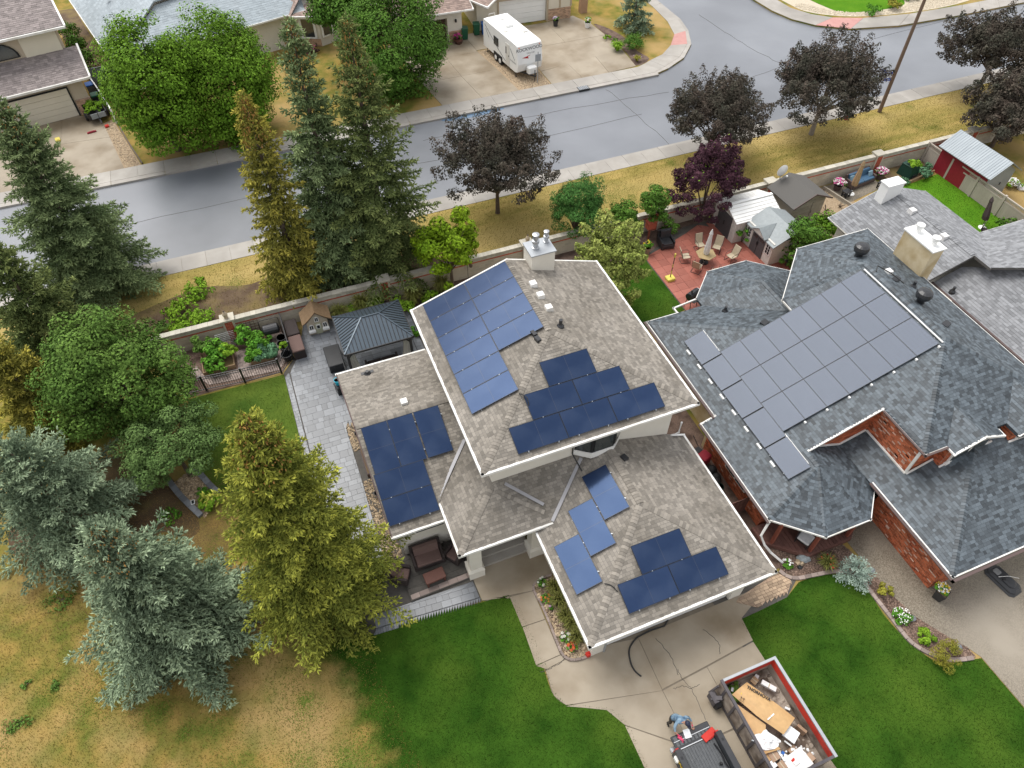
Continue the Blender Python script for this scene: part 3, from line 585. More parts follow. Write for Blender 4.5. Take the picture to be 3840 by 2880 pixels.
# roof furniture
c0, c1 = (10.66,24.42,7.45), (11.87,24.44,7.05)
zc = max(c0[2], c1[2])
ch = MB().box(c0[0], c1[0], c0[1], c0[1] + 1.05, 5.9, zc + .82).build('chimney', 'stucco_cream', house, world=True)
MB().box(c0[0] - .06, c1[0] + .06, c0[1] - .06, c0[1] + 1.1, zc + .82, zc + .88).build('chimney_cap', 'galvanised', ch, world=True)
for k, (du, dv, s) in enumerate(((.38, .5, .92), (1.05, .75, .72))):
    MB().lathe((c0[0] + du, c0[1] + dv, zc + .88), [(.2 * s, 0), (.2 * s, .08 * s), (.14 * s, .1 * s), (.14 * s, .34 * s), (.2 * s, .36 * s), (.2 * s, .52 * s), (.12 * s, .56 * s), (.12 * s, .66 * s), (.19 * s, .7 * s), (.19 * s, .9 * s), (.05, .94 * s)], 14).build('flue_pipe', 'steel', ch, world=True, smooth=False)
for p in ((10.22,23.22,7.60), (10.25,22.38,7.59), (10.28,21.47,7.58), (2.88,21.07,4.48)): boxvent(house, p)
pipe(house, (10.34,20.27,7.56), .085, .42); pipe(house, (1.81,24.56,3.27), .09, .22)
b = (1.81,24.64,3.25); MB().box(b[0] - .32, b[0] + .32, b[1] - .09, b[1] + .09, b[2] - .05, b[2] + .06).build('vent_flange', 'black_plastic', house, world=True)
for p in ((9.02,20.23,7.57), (9.04,19.84,7.58)): MB().cbox((p[0], p[1], p[2] - .05), (.2, .3, .2), .2).build('roof_vent', 'black_plastic', house, world=True)
p = (11.11,14.64,4.29); MB().cbox((p[0], p[1], p[2] - .05), (.26, .3, .16), .3).build('roof_vent', 'black_plastic', house, world=True)
# ------------------------------------------------------------------ solar panels
def panel_proto(name, L, Wd, glass, frame, lines):
    t = .022
    root = MB().box(-L / 2 + t, L / 2 - t, -Wd / 2 + t, Wd / 2 - t, .012, .036).build(name, glass)
    f = MB()
    for a in ((-L / 2, L / 2, -Wd / 2, -Wd / 2 + t), (-L / 2, L / 2, Wd / 2 - t, Wd / 2), (-L / 2, -L / 2 + t, -Wd / 2 + t, Wd / 2 - t), (L / 2 - t, L / 2, -Wd / 2 + t, Wd / 2 - t)): f.box(*a, 0, .04)
    f.build('frame', frame, root)
    l = MB(); nx, ny = lines
    for i in range(1, nx): x = -L / 2 + L * i / nx; l.box(x - .006, x + .006, -Wd / 2 + .03, Wd / 2 - .03, .036, .0368)
    for j in range(1, ny): y = -Wd / 2 + Wd * j / ny; l.box(-L / 2 + .03, L / 2 - .03, y - .006, y + .006, .036, .0374)
    if l.v: l.build('cell_grid', 'solar_line', root)
    c = MB()
    for sx in (-.3, .3): c.box(L * sx - .02, L * sx + .02, -Wd / 2 - .02, -Wd / 2 + .008, -.03, .043)
    c.build('clamp', 'galvanised' if nx < 3 else 'solar_frame_grey', root)
    r = MB()
    for sx in (-.3, .3): r.box(L * sx - .02, L * sx + .02, -Wd / 2 - .05, Wd / 2 + .02, -.07, -.005)
    r.build('rail', 'galvanised', root)
    return root
used = {}; ARR = {}
def put_panel(proto, c, e, s, label, group):
    "c centre on the roof, e along the long side, s along the short side; label names the rack it belongs to"
    e, s = V_(e).normalized(), V_(s).normalized(); n = e.cross(s); M = Matrix((e, s, n)).transposed()
    if label not in ARR: ARR[label] = thing('solar_array', label, 'solar array', c, 0, group)
    if proto.name not in used: o = proto; used[proto.name] = 1
    else: o = copy_tree(proto)
    o.parent = ARR[label]; o.location = V_(c) + n * .09 - ORG[ARR[label].name]; o.rotation_euler = M.to_euler(); return o
pa = panel_proto('solar_panel', 2.275, 1.19, 'solar_glass', 'solar_frame', (2, 1))
GRP = 'blue solar arrays on the grey shingle roofs'
LA = 'array of five blue panels on the low side roof beside the spruce'
kLW, kU, kG = .345, .335, .34
for i, u in enumerate((1.22, 2.42, 3.66)):
    put_panel(pa, fLWF(u, 20.18 - 1.06), (0, 1, kLW), (-1, 0, 0), LA, GRP)
for i in range(2):
    v = 18.06 - (.6 + 1.2 * i) / math.sqrt(1 + kLW ** 2)
    put_panel(pa, fLWF(1.69, v), (1, 0, 0), (0, 1, kLW), LA, GRP)
cu = math.sqrt(1 + kU ** 2); OR = ('first', 'second', 'third', 'fourth', 'fifth', 'sixth')
for i in range(6):
    for j in range(2):
        if i > 3 and j == 1: continue
        u = 5.22 + (1.14 + 2.285 * j) / cu; v = 25.08 - .6 - 1.205 * i
        put_panel(pa, fUL(u, v), (-1, 0, -kU), (0, -1, 0), 'array of ten blue panels on the left face of the upper roof', GRP)
k2 = math.sqrt(1 + kU ** 2)
for r, (u0, n) in enumerate(((8.63, 1), (7.42, 2), (6.30, 3))):
    for j in range(n):
        put_panel(pa, fUF(u0 + 1.14 + 2.29 * j, 18.74 - (.6 + 1.21 * r) / k2), (1, 0, 0), (0, 1, kU), 'stepped array of six blue panels on the front hip face of the upper roof', GRP)
for i, (u, v) in enumerate(((9.63, 13.45), (8.48, 12.33), (7.34, 11.18))):
    put_panel(pa, fGL(u, v), (0, 1, 0), (-1, 0, -kG), 'staircase of three bright blue panels on the left face of the garage roof', GRP)
k3 = math.sqrt(1 + kG ** 2)
for i, (u, r) in enumerate(((10.59, 0), (9.46, 1), (11.75, 1))):
    put_panel(pa, fGF(u, 10.86 - (.6 + 1.2 * r) / k3), (1, 0, 0), (0, 1, kG), 'group of three dark blue panels on the front face of the garage roof', GRP)
for pts in ([fGL(7.9, 9.95), fGL(8.1, 9.75), fGF(8.25, 9.45)], [fUL(7.3, 17.7), fUL(7.5, 17.3), fUF(7.45, 16.95)]):
    q = [(p[0], p[1], p[2] + .06) for p in smooth_poly([p for p in pts], 5, False)]
    MB().tube([V_(p) for p in q], .022, 5).build('cable', 'hose_black', house, world=True)
# ------------------------------------------------------------------ neighbour house on the right: slate shingles and red brick
nb = thing('brick_house', 'red brick house with dark slate grey shingles and a large solar array', 'house', (22, 14, 0))
fRL = pz(.4167, 0, 2.5 - .4167 * 17.25); fRG = pz(.4167, 0, 2.5 - .4167 * 21.95); fRGF = pz(0, .4167, 2.5 - .4167 * 5.26)
fRB = pz(0, -.4167, 2.5 + .4167 * 23.3)
A = (27.15, 19.45, 6.63); Bq = (27.15, 13.9, 6.63); O = (19.5, 11.5, 3.4375)
NA = (23.95, 22.55, 3.9)
fUF2 = lambda u, v: (u, v, 4.94 + (v - 9.67) * .3995)
NBR = [
    [fRL(17.25, 23.3), fRL(17.25, 16.25), fRL(16.53, 16.25), fRL(16.53, 10.5), O, fRL(19.5, 12.37), fRL(23.1, 12.37), fRL(23.1, 9.67), fRL(27.15, 13.9), fRL(27.15, 19.45), fRL(23.1, 20.1), fRL(23.1, 19.3), fRL(21.3, 19.25)],
    [fRB(17.25, 23.3), fRB(21.3, 19.25), fRB(25.5, 19.25), fRB(25.5, 22.4), fRB(20.9, 23.3)],
    [(16.53, 10.5, 2.2), (18.36, 8.83, 2.2), O], [(18.36, 8.83, 2.2), (20.78, 8.83, 2.2), O], [(20.78, 8.83, 2.2), (22.44, 10.5, 2.2), O],
    [(22.44, 10.5, 2.2), (21.84, 11.0, 2.455), (21.84, 12.65, 2.455), (19.5, 12.65, 3.44), O],
    [fRG(21.95, 5.26), fRG(26.6, 9.91), fRG(23.2, 9.91), fRG(23.2, 12.65), fRG(21.84, 12.65), fRG(21.84, 10.2)],
    [fRGF(21.95, 5.26), fRGF(41, 5.26), fRGF(41, 9.91), fRGF(26.6, 9.91)],
    [(26.36, 23.3, 4.94), (31.2, 23.3, 4.94), A], [(23.1, 20.1, 4.94), (26.36, 23.3, 4.94), A],
    [(31.2, 9.67, 4.94), (31.2, 23.3, 4.94), A, Bq],
    [fUF2(23.1, 9.67), fUF2(31.2, 9.67), Bq],
    [(24.3, 9.2, 4.94), (25.7, 9.2, 5.523), (25.7, 11.1, 5.523), (24.3, 9.66, 4.94)], [(25.7, 9.2, 5.523), (27.1, 9.2, 4.94), (27.1, 9.66, 4.94), (25.7, 11.1, 5.523)],
    [(27.7, 8.95, 4.94), (29.3, 8.95, 5.6), (29.3, 11.3, 5.6), (27.7, 9.66, 4.94)], [(29.3, 8.95, 5.6), (30.9, 8.95, 4.94), (30.9, 9.66, 4.94), (29.3, 11.3, 5.6)],
    [(20.79, 23.94, 2.5), (20.79, 23.2, 2.5), (23.95, 20.0, 3.9), NA, ], [(20.79, 23.94, 2.5), (22.63, 25.72, 2.5), NA], [(22.63, 25.72, 2.5), (25.3, 25.72, 2.5), NA], [(25.3, 25.72, 2.5), (27.18, 24.0, 2.5), NA], [(27.18, 24.0, 2.5), (27.18, 20.5, 2.5), (23.95, 20.0, 3.9), NA]]
def planar(p):
    a, b, c = V_(p[0]), V_(p[1]), V_(p[2]); n = (b - a).cross(c - a).normalized(); return [tuple(V_(q) - n * (V_(q) - a).dot(n)) for q in p]
NBR = [planar(p) for p in NBR]
nr = roof_part(nb, NBR, 'felt_slate')
lay(nr, NBR, 'shingle', 'shingle_slate', [.14, .18, .22, .28], .145, gap=.0045, hb=(.009, .004, .006, .01), ht=.001, seed=11, stuff='shingle_field')
for p, q in ((fRL(16.6, 10.5), O), ((18.36, 8.86, 2.2), O), ((20.76, 8.86, 2.2), O), ((22.4, 10.5, 2.2), O), (O, (19.5, 12.4, 3.44)), (fRG(21.98, 5.3), fRG(26.5, 9.85)), (fRL(23.15, 9.72), Bq), (A, Bq),
             ((23.15, 20.1, 4.94), A), ((26.38, 23.25, 4.94), A), ((31.15, 23.25, 4.94), A), ((31.15, 9.7, 4.94), Bq), (fRL(17.3, 23.25), fRL(21.3, 19.3)), ((20.83, 23.9, 2.5), NA), ((22.65, 25.68, 2.5), NA), ((25.28, 25.68, 2.5), NA), ((27.1, 23.9, 2.5), NA), (NA, (23.95, 20.1, 3.9))):
    caps(nr, p, q, 'shingle_slate', sag=.42)
eave(nb, [(19.2, 23.3, 2.5), (17.25, 23.3, 2.5), (17.25, 16.25, 2.5), (16.53, 16.25, 2.2), (16.53, 10.5, 2.2), (18.36, 8.83, 2.2), (20.78, 8.83, 2.2), (22.44, 10.5, 2.2), (22.0, 10.9, 2.3)], w=.09, h=.1)
eave(nb, [(17.1, 23.3, 2.5), (17.1, 16.2, 2.5)], 'fascia_brown', .1, .05, dz=-.02); eave(nb, [(16.4, 16.2, 2.2), (16.4, 10.4, 2.2)], 'fascia_brown', .1, .05, dz=-.02)
eave(nb, [(19.2, 23.3, 2.5), (19.2, 23.75, 2.5), (20.79, 23.94, 2.5), (22.63, 25.72, 2.5), (25.3, 25.72, 2.5), (27.18, 24.0, 2.5)], w=.08, h=.09)
eave(nb, [fRG(21.95, 10.2), fRG(21.95, 5.26), (41, 5.26, 2.5)], w=.11, h=.11)
eave(nb, [(21.8, 10.2, 2.47), (21.8, 5.1, 2.47), (41, 5.1, 2.47)], 'fascia_brown', .12, .05, dz=.0)
eave(nb, [(23.1, 19.2, 4.94), (23.1, 20.1, 4.94), (26.36, 23.3, 4.94), (31.2, 23.3, 4.94), (31.2, 9.67, 4.94)], w=.08, h=.1)
eave(nb, [fRL(19.6, 12.37), fRL(23.1, 12.37), fRL(23.1, 9.67), (24.3, 9.67, 4.94), (24.3, 9.2, 4.94), (25.7, 9.2, 5.523), (27.1, 9.2, 4.94), (27.1, 9.5, 4.94)], w=.09, h=.1)
eave(nb, [(23.0, 12.2, 4.96), (23.0, 9.58, 4.96), (24.2, 9.58, 4.96)], 'fascia_brown', .1, .05, dz=0)
eave(nb, [(27.75, 9.66, 4.94), (27.75, 8.95, 4.94), (29.3, 8.95, 5.6), (30.9, 8.95, 4.94)], w=.09, h=.1)
# brick walls: mortar core and separate bricks standing proud of it
core = MB()
core.box(23.25, 24.45, 9.95, 12.6, 2.3, 4.82); core.box(24.45, 27.0, 9.5, 12, 2.3, 4.82); core.box(27.0, 31, 9.95, 12, 2.3, 4.8); core.box(27.85, 30.8, 9.2, 10, 2.3, 4.8)
core.solid([(24.45, 9.5, 4.82), (27.0, 9.5, 4.82), (27.0, 9.7, 4.82), (24.45, 9.7, 4.82)], [(25.68, 9.5, 5.35), (25.72, 9.5, 5.35), (25.72, 9.7, 5.35), (25.68, 9.7, 5.35)])
core.solid([(19.6, 12.6, 2.2), (23.25, 12.6, 2.2), (23.25, 12.8, 2.2), (19.6, 12.8, 2.2)], [(19.6, 12.6, 3.3), (23.25, 12.6, 4.82), (23.25, 12.8, 4.82), (19.6, 12.8, 3.3)])
core.box(22.42, 23.75, 5.72, 9.9, 0, 2.42); core.box(23.75, 41, 6.0, 9.9, 0, 2.4)
core.box(17.05, 22.5, 11.2, 16.1, 0, 2.15)
core.prism([(24.2, 12), (30.9, 12), (30.9, 22.9), (26.75, 22.9), (24.2, 20.4)], 0, 4.7); core.box(17.8, 27, 16.3, 22.7, 0, 2.4)
core.solid([(20, 23, 0), (26.6, 23, 0), (24.9, 25.2, 0), (22.9, 25.2, 0)], [(20.9, 23, 2.4), (26.6, 23, 2.4), (24.9, 25.2, 2.4), (22.9, 25.2, 2.4)])
bw = core.build('wall', 'mortar', nb, world=True)
e_ = .006
faces = [([(23.25, 9.95, 2.3), (23.25, 12.6, 2.3), (23.25, 12.6, 4.8), (23.25, 9.95, 4.8)], (-1, 0, 0)), ([(22.42, 5.72, .02), (22.42, 9.9, .02), (22.42, 9.9, 2.4), (22.42, 5.72, 2.4)], (-1, 0, 0)),
         ([(19.7, 12.6, 2.3), (23.25, 12.6, 2.3), (23.25, 12.6, 4.7), (19.7, 12.6, 3.3)], (0, -1, 0)), ([(23.25, 9.95, 2.6), (24.45, 9.95, 2.6), (24.45, 9.95, 4.8), (23.25, 9.95, 4.8)], (0, -1, 0)),
         ([(24.45, 9.5, 3.2), (27.0, 9.5, 3.2), (27.0, 9.5, 4.8), (25.7, 9.5, 5.33), (24.45, 9.5, 4.8)], (0, -1, 0)), ([(24.45, 9.5, 3.0), (24.45, 9.95, 3.0), (24.45, 9.95, 4.8), (24.45, 9.5, 4.8)], (-1, 0, 0)),
         ([(27.85, 9.2, 3.3), (30.8, 9.2, 3.3), (30.8, 9.2, 4.8), (27.85, 9.2, 4.8)], (0, -1, 0)), ([(27.85, 9.2, 3.3), (27.85, 9.95, 3.3), (27.85, 9.95, 4.8), (27.85, 9.2, 4.8)], (-1, 0, 0)),
         ([(22.42, 5.72, .02), (23.75, 5.72, .02), (23.75, 5.72, 2.4), (22.42, 5.72, 2.4)], (0, -1, 0)), ([(17.05, 11.2, .02), (17.05, 16.1, .02), (17.05, 16.1, 2.1), (17.05, 11.2, 2.1)], (-1, 0, 0)), ([(17.05, 11.2, .02), (22.4, 11.2, .02), (22.4, 11.2, 2.1), (17.05, 11.2, 2.1)], (0, -1, 0))]
for i, (p, n) in enumerate(faces):
    lay(bw, [p], 'brick', 'brick_red', [.215], .085, gap=.006, hb=(.010, .013, .008), ht=None, cap=(160, 140)[i] if i < 2 else 0, seed=40 + i, flip=n, bond=.107, stuff='brick_field')
# scattered pale bricks
mb = MB()
for i in range(110):
    w = rnd.choice((0, 0, 1, 1, 2)); c = rnd.randrange(28)
    if w == 0: y, z = 9.98 + .215 * rnd.randrange(11), 2.9 + .085 * rnd.randrange(20); mb.box(23.234, 23.242, y, y + .2, z, z + .072)
    elif w == 1: y, z = 5.8 + .215 * rnd.randrange(18), .1 + .085 * rnd.randrange(26); mb.box(22.402, 22.412, y, y + .2, z, z + .072)
    else: y, z = 11.3 + .215 * rnd.randrange(20), .3 + .085 * rnd.randrange(20); mb.box(17.032, 17.042, y, y + .2, z, z + .072)
mb.build('pale_brick', 'brick_pale', nb, world=True)['kind'] = 'stuff'
for a in ((23.17, 9.88, 23.28, 9.98, 2.75, 4.82), (23.16, 9.99, 23.24, 12.55, 2.95, 3.03)):
    MB().box(a[0], a[2], a[1], a[3], a[4], a[5]).build('corner_downspout', 'white_trim', nb, world=True)
for p, q in ((fRG(23.2, 9.85), fRG(24.45, 9.85)), (fRG(24.4, 9.42), fRGF(27.0, 9.4)), ((19.7, 12.55, 3.42), (21.84, 12.55, 2.52)), ((21.84, 12.55, 2.52), fRG(23.15, 12.55)), (fRG(23.17, 9.9), fRG(23.17, 12.5)), (fRGF(27.8, 9.12), fRGF(30.8, 9.12))):
    MB().bar(V_(p) + V_((0, 0, .05)), V_(q) + V_((0, 0, .05)), .07, .08).build('base_flashing', 'white_trim', nb, world=True)
for u0, u1, v, z0, z1 in ((24.75, 26.75, 9.5, 3.75, 4.75), (28.2, 30.5, 9.2, 3.85, 4.7)):
    w = MB().box(u0, u1, v - .09, v - .02, z0, z1).build('window', 'white_trim', nb, world=True)
    MB().box(u0 - .1, u1 + .1, v - .16, v - .02, z0 - .12, z0 - .02).build('sill', 'white_trim', w, world=True)
    for k in range(2): MB().box(u0 + .1 + k * (u1 - u0) / 2, u0 + (k + 1) * (u1 - u0) / 2 - .08, v - .11, v - .085, z0 + .1, z1 - .1).build('pane', 'glass_dark', w, world=True)
w = MB().box(16.96, 17.03, 12.6, 14.3, .95, 1.95).build('window', 'white_trim', nb, world=True)
for k in range(2): MB().box(16.93, 16.97, 12.7 + .8 * k, 13.38 + .8 * k, 1.05, 1.85).build('pane', 'glass_dark', w, world=True)
mb = MB(); mb.box(17.72, 17.79, 16.3, 22.7, 0, 2.4); mb.box(17.05, 17.8, 16.11, 16.29, 0, 2.3); mb.build('side_wall', 'stucco_yellow', nb, world=True)
g_ = MB()
for i in range(4): g_.box(23.9, 29, 5.92 - .01 * (i % 2), 5.99, .03 + .55 * i, .03 + .55 * i + .53)
g_.build('garage_door', 'white_paint', nb, world=True)
# chimney of the brick house
cz = 5.2
a0, a1 = (30.67,20.60,5.3), (31.26,18.60,5.1)
chn = MB().box(30.87, 31.65, 18.85, 20.9, 3.5, 6.7).build('chimney', 'stucco_yellow', nb, world=True)
MB().box(30.8, 31.72, 18.78, 20.97, 6.7, 6.78).build('chimney_cap', 'white_paint', chn, world=True)
for v in (19.3, 20.45): MB().lathe((31.25, v, 6.78), [(.18, 0), (.14, .06), (.14, .3), (.22, .33), (.22, .48), (.1, .5)], 12).build('flue_pipe', 'white_paint', chn, world=True)
# roof furniture of the brick house
def turbine(p):
    MB().lathe((p[0], p[1], p[2] - .15), [(.26, 0), (.2, .12), (.2, .42), (.36, .5), (.4, .66), (.36, .82), (.2, .9), (.02, .92)], 16).build('turbine_vent', 'black_plastic', nb, world=True)
turbine((27.7, 20.5, 6.17)); turbine((28.2, 16.5, 6.2))
pipe(nb, (29.14, 17.8, 5.8), .08, .35); pipe(nb, (21.3, 22.0, 3.05), .08, .35)
for p in ((22.0, 19.7, 4.0), (28.2, 18.25, 6.2), (28.25, 14.8, 6.17)): MB().cbox((p[0], p[1], p[2] - .05), (.42, .3, .16), .3).build('roof_vent', 'black_plastic', nb, world=True)
boxvent(nb, (28.25, 18.85, 6.15), s=.36)
MB().tube([(27.1, 18.7, 6.75), (27.4, 19.0, 6.8), (28.0, 18.5, 6.5), (28.3, 17.8, 6.3)], .03, 5).build('cable', 'hose_black', nb, world=True)
# white downspout of the porch corner and porch below the octagon
MB().tube([(16.5, 10.4, 2.15), (16.12,10.19,1.5), (16.27,9.89,1), (16.59,9.65,0.5), (17.05,9.15,0.06)], .06, 6).build('porch_downspout', 'white_trim', nb, world=True)
deck = MB().prism([(16.6, 11.1), (16.6, 10.3), (18.2, 8.9), (20.6, 8.9), (22.2, 10.2), (22.2, 11.1)], .1, .34).build('porch_deck', 'deck_brown', nb, world=True)
for i in range(28):
    x = 16.7 + i * .2; y0 = max(8.95, 8.95 + (18.2 - x) * .87 if x < 18.2 else 8.95, 8.95 + (x + .16 - 20.6) * .82); MB().box(x, x + .18, y0, 11.05, .345, .365).build('plank', 'deck_brown', deck, world=True)
for x, y in ((17.0, 10.1), (18.4, 9.1), (20.5, 9.1), (21.9, 10.2)): MB().box(x - .07, x + .07, y - .07, y + .07, .345, 2.15).build('porch_post', 'wood_red', nb, world=True)
# second array: grid of 7 columns by 3 rows and one longer column by the eave
pb = panel_proto('solar_panel', 1.815, 1.155, 'solar_glass_grey', 'solar_frame_grey', (10, 6))
kR = .4167; cr = math.sqrt(1 + kR ** 2); G2 = None
LB = 'large array of slate blue gridded panels on the dark roof of the brick house'
rowname = ('rear row', 'middle row', 'front row')
for j in range(7):
    for i in range(3):
        put_panel(pb, fRL(26.72 - 1.075 * (j + .5), 19.23 - 1.835 * (i + .5)), (0, 1, 0), (-1, 0, -kR), LB, G2)
for i in range(5):
    put_panel(pb, fRL(18.66, 20.93 - 1.87 * (i + .5)), (0, 1, 0), (-1, 0, -kR), LB, G2)
for p, q in ((fRL(26.82, 19.2), fRL(26.82, 13.7)), (fRL(19.15, 20.9), fRL(19.15, 19.3)), (fRL(19.15, 13.6), fRL(19.15, 11.8))):
    MB().bar(V_(p) + V_((0, 0, .1)), V_(q) + V_((0, 0, .1)), .06, .05).build('array_rail', 'white_paint', nb, world=True)
for i in range(8): p = fRL(17.98, 20.2 - 1.08 * i); MB().cbox((p[0], p[1], p[2]), (.09, .34, .08)).build('array_bracket', 'white_paint', nb, world=True)
for j in range(7): p = fRL(26.6 - 1.07 * j, 13.62); MB().cbox((p[0], p[1], p[2]), (.08, .1, .1)).build('array_bracket', 'white_paint', nb, world=True)
# ------------------------------------------------------------------ third house behind
th = thing('house', 'house with ash grey shingles and two white chimneys, partly hidden behind the brick house', 'house', (36, 16, 0))
kk = .36
fa, fb_ = (lambda u, v: (u, v, 3.3 + kk * (u - 31.7))), (lambda u, v: (u, v, 3.3 + kk * (39.3 - u)))
fc, fd = (lambda u, v: (u, v, 3.1 + kk * (u - 33.6))), (lambda u, v: (u, v, 3.3 + .36 * (22.0 - v)))
THR = [[fa(31.7, 26.6), fa(31.7, 19.4), fa(35.5, 19.4), fa(35.5, 26.6)], [fb_(39.3, 26.6), fb_(35.5, 26.6), fb_(35.5, 18.2), fb_(39.3, 22.0)],
       [fc(33.6, 19.6), fc(33.6, 8), fc(39.5, 8), fc(39.5, 15.5), fc(35.4, 19.6)], [fd(39.3, 22.0), fd(35.5, 18.4), fd(39.3, 15.6), fd(52, 15.6), fd(52, 22.0)]]
THR = [planar(p) for p in THR]
tr = roof_part(th, THR, 'roof_felt')
lay(tr, THR, 'shingle', 'shingle_ash', [.22, .28, .34], .17, gap=.003, hb=(.014, .007), ht=.001, cap=120, seed=71, stuff='shingle_field')
caps(tr, (35.5, 19.5, 4.67), (35.5, 26.5, 4.67), 'shingle_ash')
eave(th, [(31.7, 19.4, 3.3), (31.7, 26.6, 3.3)], 'white_trim', .06, .08); eave(th, [(39.3, 26.6, 3.3), (39.3, 22.0, 3.3), (52, 22, 3.3)], 'white_trim', .06, .08); eave(th, [(33.6, 19.6, 3.1), (33.6, 8, 3.1)], 'fascia_brown', .14, .16)
eave(th, [(31.7, 26.6, 3.3), (35.5, 26.6, 4.67), (39.3, 26.6, 3.3)], 'galvanised', .05, .08)
MB().box(32.2, 38.8, 18, 26.1, 0, 3.1).build('wall', 'stucco_cream', th, world=True); MB().box(34.0, 52, 8, 21.4, 0, 3.0).build('wall', 'stucco_yellow', th, world=True)
c = MB().box(34.35, 35.55, 25.55, 26.2, 2.5, 5.5).build('chimney', 'white_paint', th, world=True); MB().box(34.3, 35.6, 25.5, 26.25, 5.5, 5.56).build('chimney_cap', 'white_paint', c, world=True)
for p in ((35.2, 24.0, 4.55), (35.2, 21.4, 4.55)): boxvent(th, p, s=.42, m='canvas_white')
pipe(th, (33.9, 18.5, 3.25), .08, .35)
# ------------------------------------------------------------------ houses across the street
def simple_roof(root, polys, m, w=.4, h=.22, seed=1):
    r = roof_part(root, polys, 'roof_felt', .12); lay(r, polys, 'shingle', m, [.25, .32, .4], h, gap=.003, hb=(.016, .008), ht=.001, cap=0, seed=seed, stuff='shingle_field'); return r
h1 = thing('house', 'tan house with arched upper window and taupe roof, far left corner', 'house', (-15, 68, 0), math.radians(11))
ORG[h1.name] = V_((0, 0, 0))
# local frame: x along the front, y to the back
mb = MB(); mb.box(-9, 2.3, -1.9, 9, 0, 5.9); mb.box(-9, 2.3, -4.6, -1.9, 0, 2.9); mb.build('wall', 'stucco_tan', h1)
P = [[(-9, -2.5, 6), (2.9, -2.5, 6), (2.9, 4.5, 8.2), (-9, 4.5, 8.2)]]; simple_roof(h1, P, 'shingle_taupe', seed=81)
P = [[(-9, -5.2, 3), (2.9, -5.2, 3), (3.2, -1.9, 4.15), (-9, -1.9, 4.15)]]; simple_roof(h1, P, 'shingle_taupe', seed=82)
for a, b in (((-9, -2.55, 5.95), (-2.2, -2.55, 5.95)), ((-2.1, -2.6, 5.9), (2.95, -2.6, 5.9)), ((-9, -5.25, 2.95), (3.0, -5.25, 2.95)), ((2.95, -2.5, 5.95), (2.95, 4.5, 8.1)), ((3.2, -1.8, 4.2), (3.0, -5.2, 3.0))): MB().bar(a, b, .14, .16).build('gutter', 'white_trim', h1)
mb = MB(); mb.prism([(-.6, -1.99), (2.1, -1.99), (2.1, -1.91), (-.6, -1.91)], 4.0, 5.6); mb.build('wall_panel', 'siding_cream', h1)
arc = [(-2.4 + 1.45 * math.cos(a), 4.3 + 1.25 * math.sin(a)) for a in np.linspace(0, PI, 13)]
w = MB().solid([(x, -1.97, z) for x, z in arc], [(x, -2.03, z) for x, z in arc]).build('arched_window', 'window_black', h1)
arc2 = [(-2.4 + 1.3 * math.cos(a), 4.38 + 1.1 * math.sin(a)) for a in np.linspace(0, PI, 13)]
MB().solid([(x, -2.03, z) for x, z in arc2], [(x, -2.05, z) for x, z in arc2]).build('pane', 'glass_dark', w)
for k in range(5): MB().box(-6.0 + 0, 1.0, -4.68 - .012 * (k % 2), -4.6, .05 + k * .46, .05 + k * .46 + .44).build('garage_door_panel', 'siding_cream', h1)
mb = MB(); mb.box(-6.1, 1.12, -4.72, -4.62, 2.35, 2.45); mb.box(1.0, 1.12, -4.72, -4.62, 0, 2.35); mb.build('door_frame', 'window_black', h1)
mb = MB(); mb.box(1.2, 2.35, -4.68, -4.55, 0, 1.25); lay(h1, [[(1.2, -4.68, 0), (2.3, -4.68, 0), (2.3, -4.68, 1.2), (1.2, -4.68, 1.2)]], 'stone', 'brick_tan', [.2, .3, .38], .16, gap=.01, hb=(.03, .02), ht=None, cap=40, flip=(0, -1, 0)); mb.build('stone_base', 'mortar', h1)
h2 = thing('house', 'house with a pale blue grey shingle roof behind the bright green trees', 'house', (-2, 72, 0))
P = [[(-13.2, 82, 3), (-9.3, 65, 3), (-5, 70.5, 5.2), (-6, 82, 5.2)], [(-9.3, 65, 3), (7.2, 69.5, 3), (3.5, 74, 5.2), (-5, 70.5, 5.2)], [(-6, 82, 5.2), (-5, 70.5, 5.2), (3.5, 74, 5.2), (2.5, 84, 5.2)], [(7.2, 69.5, 3), (8, 86, 3), (2.5, 84, 5.2), (3.5, 74, 5.2)]]
P = [planar(p) for p in P]
r = roof_part(h2, P, 'shingle_pale', .12); lay(r, P, 'shingle', 'shingle_pale', [.3, .4, .5], .25, gap=.003, hb=(.012, .006), ht=.001, cap=0, seed=83, stuff='shingle_field')
MB().prism([(-12.4, 82), (-8.9, 66), (6.4, 70), (7.2, 84)], 0, 2.9).build('wall', 'stucco_cream', h2, world=True)
eave(h2, [(-13.2, 82, 3), (-9.3, 65, 3), (7.2, 69.5, 3)], w=.1)
MB().prism([(-4.5, 66.85), (-1, 67.75), (-1.05, 67.95), (-4.55, 67.05)], .8, 2.3).build('window', 'glass_dark', h2, world=True)
pipe(h2, (-9.0, 75, 4.5), .1, .5)
h3 = thing('house', 'cream bungalow with a brown shingle roof and white bay windows behind the spruces', 'house', (12, 70, 0))
P = [[(5.5, 72, 3), (5.7, 68.6, 3), (8.4, 72, 4.6)], [(5.7, 68.6, 3), (7.9, 67.8, 3), (9.4, 68.5, 3), (12, 74, 5.0), (8.4, 72, 4.6)], [(9.4, 68.5, 3), (18, 68.5, 3), (18.2, 74, 5.2), (12, 74, 5.0)], [(5.5, 72, 3), (8.4, 72, 4.6), (12, 74, 5.0), (12, 85, 5), (5.5, 85, 3)]]
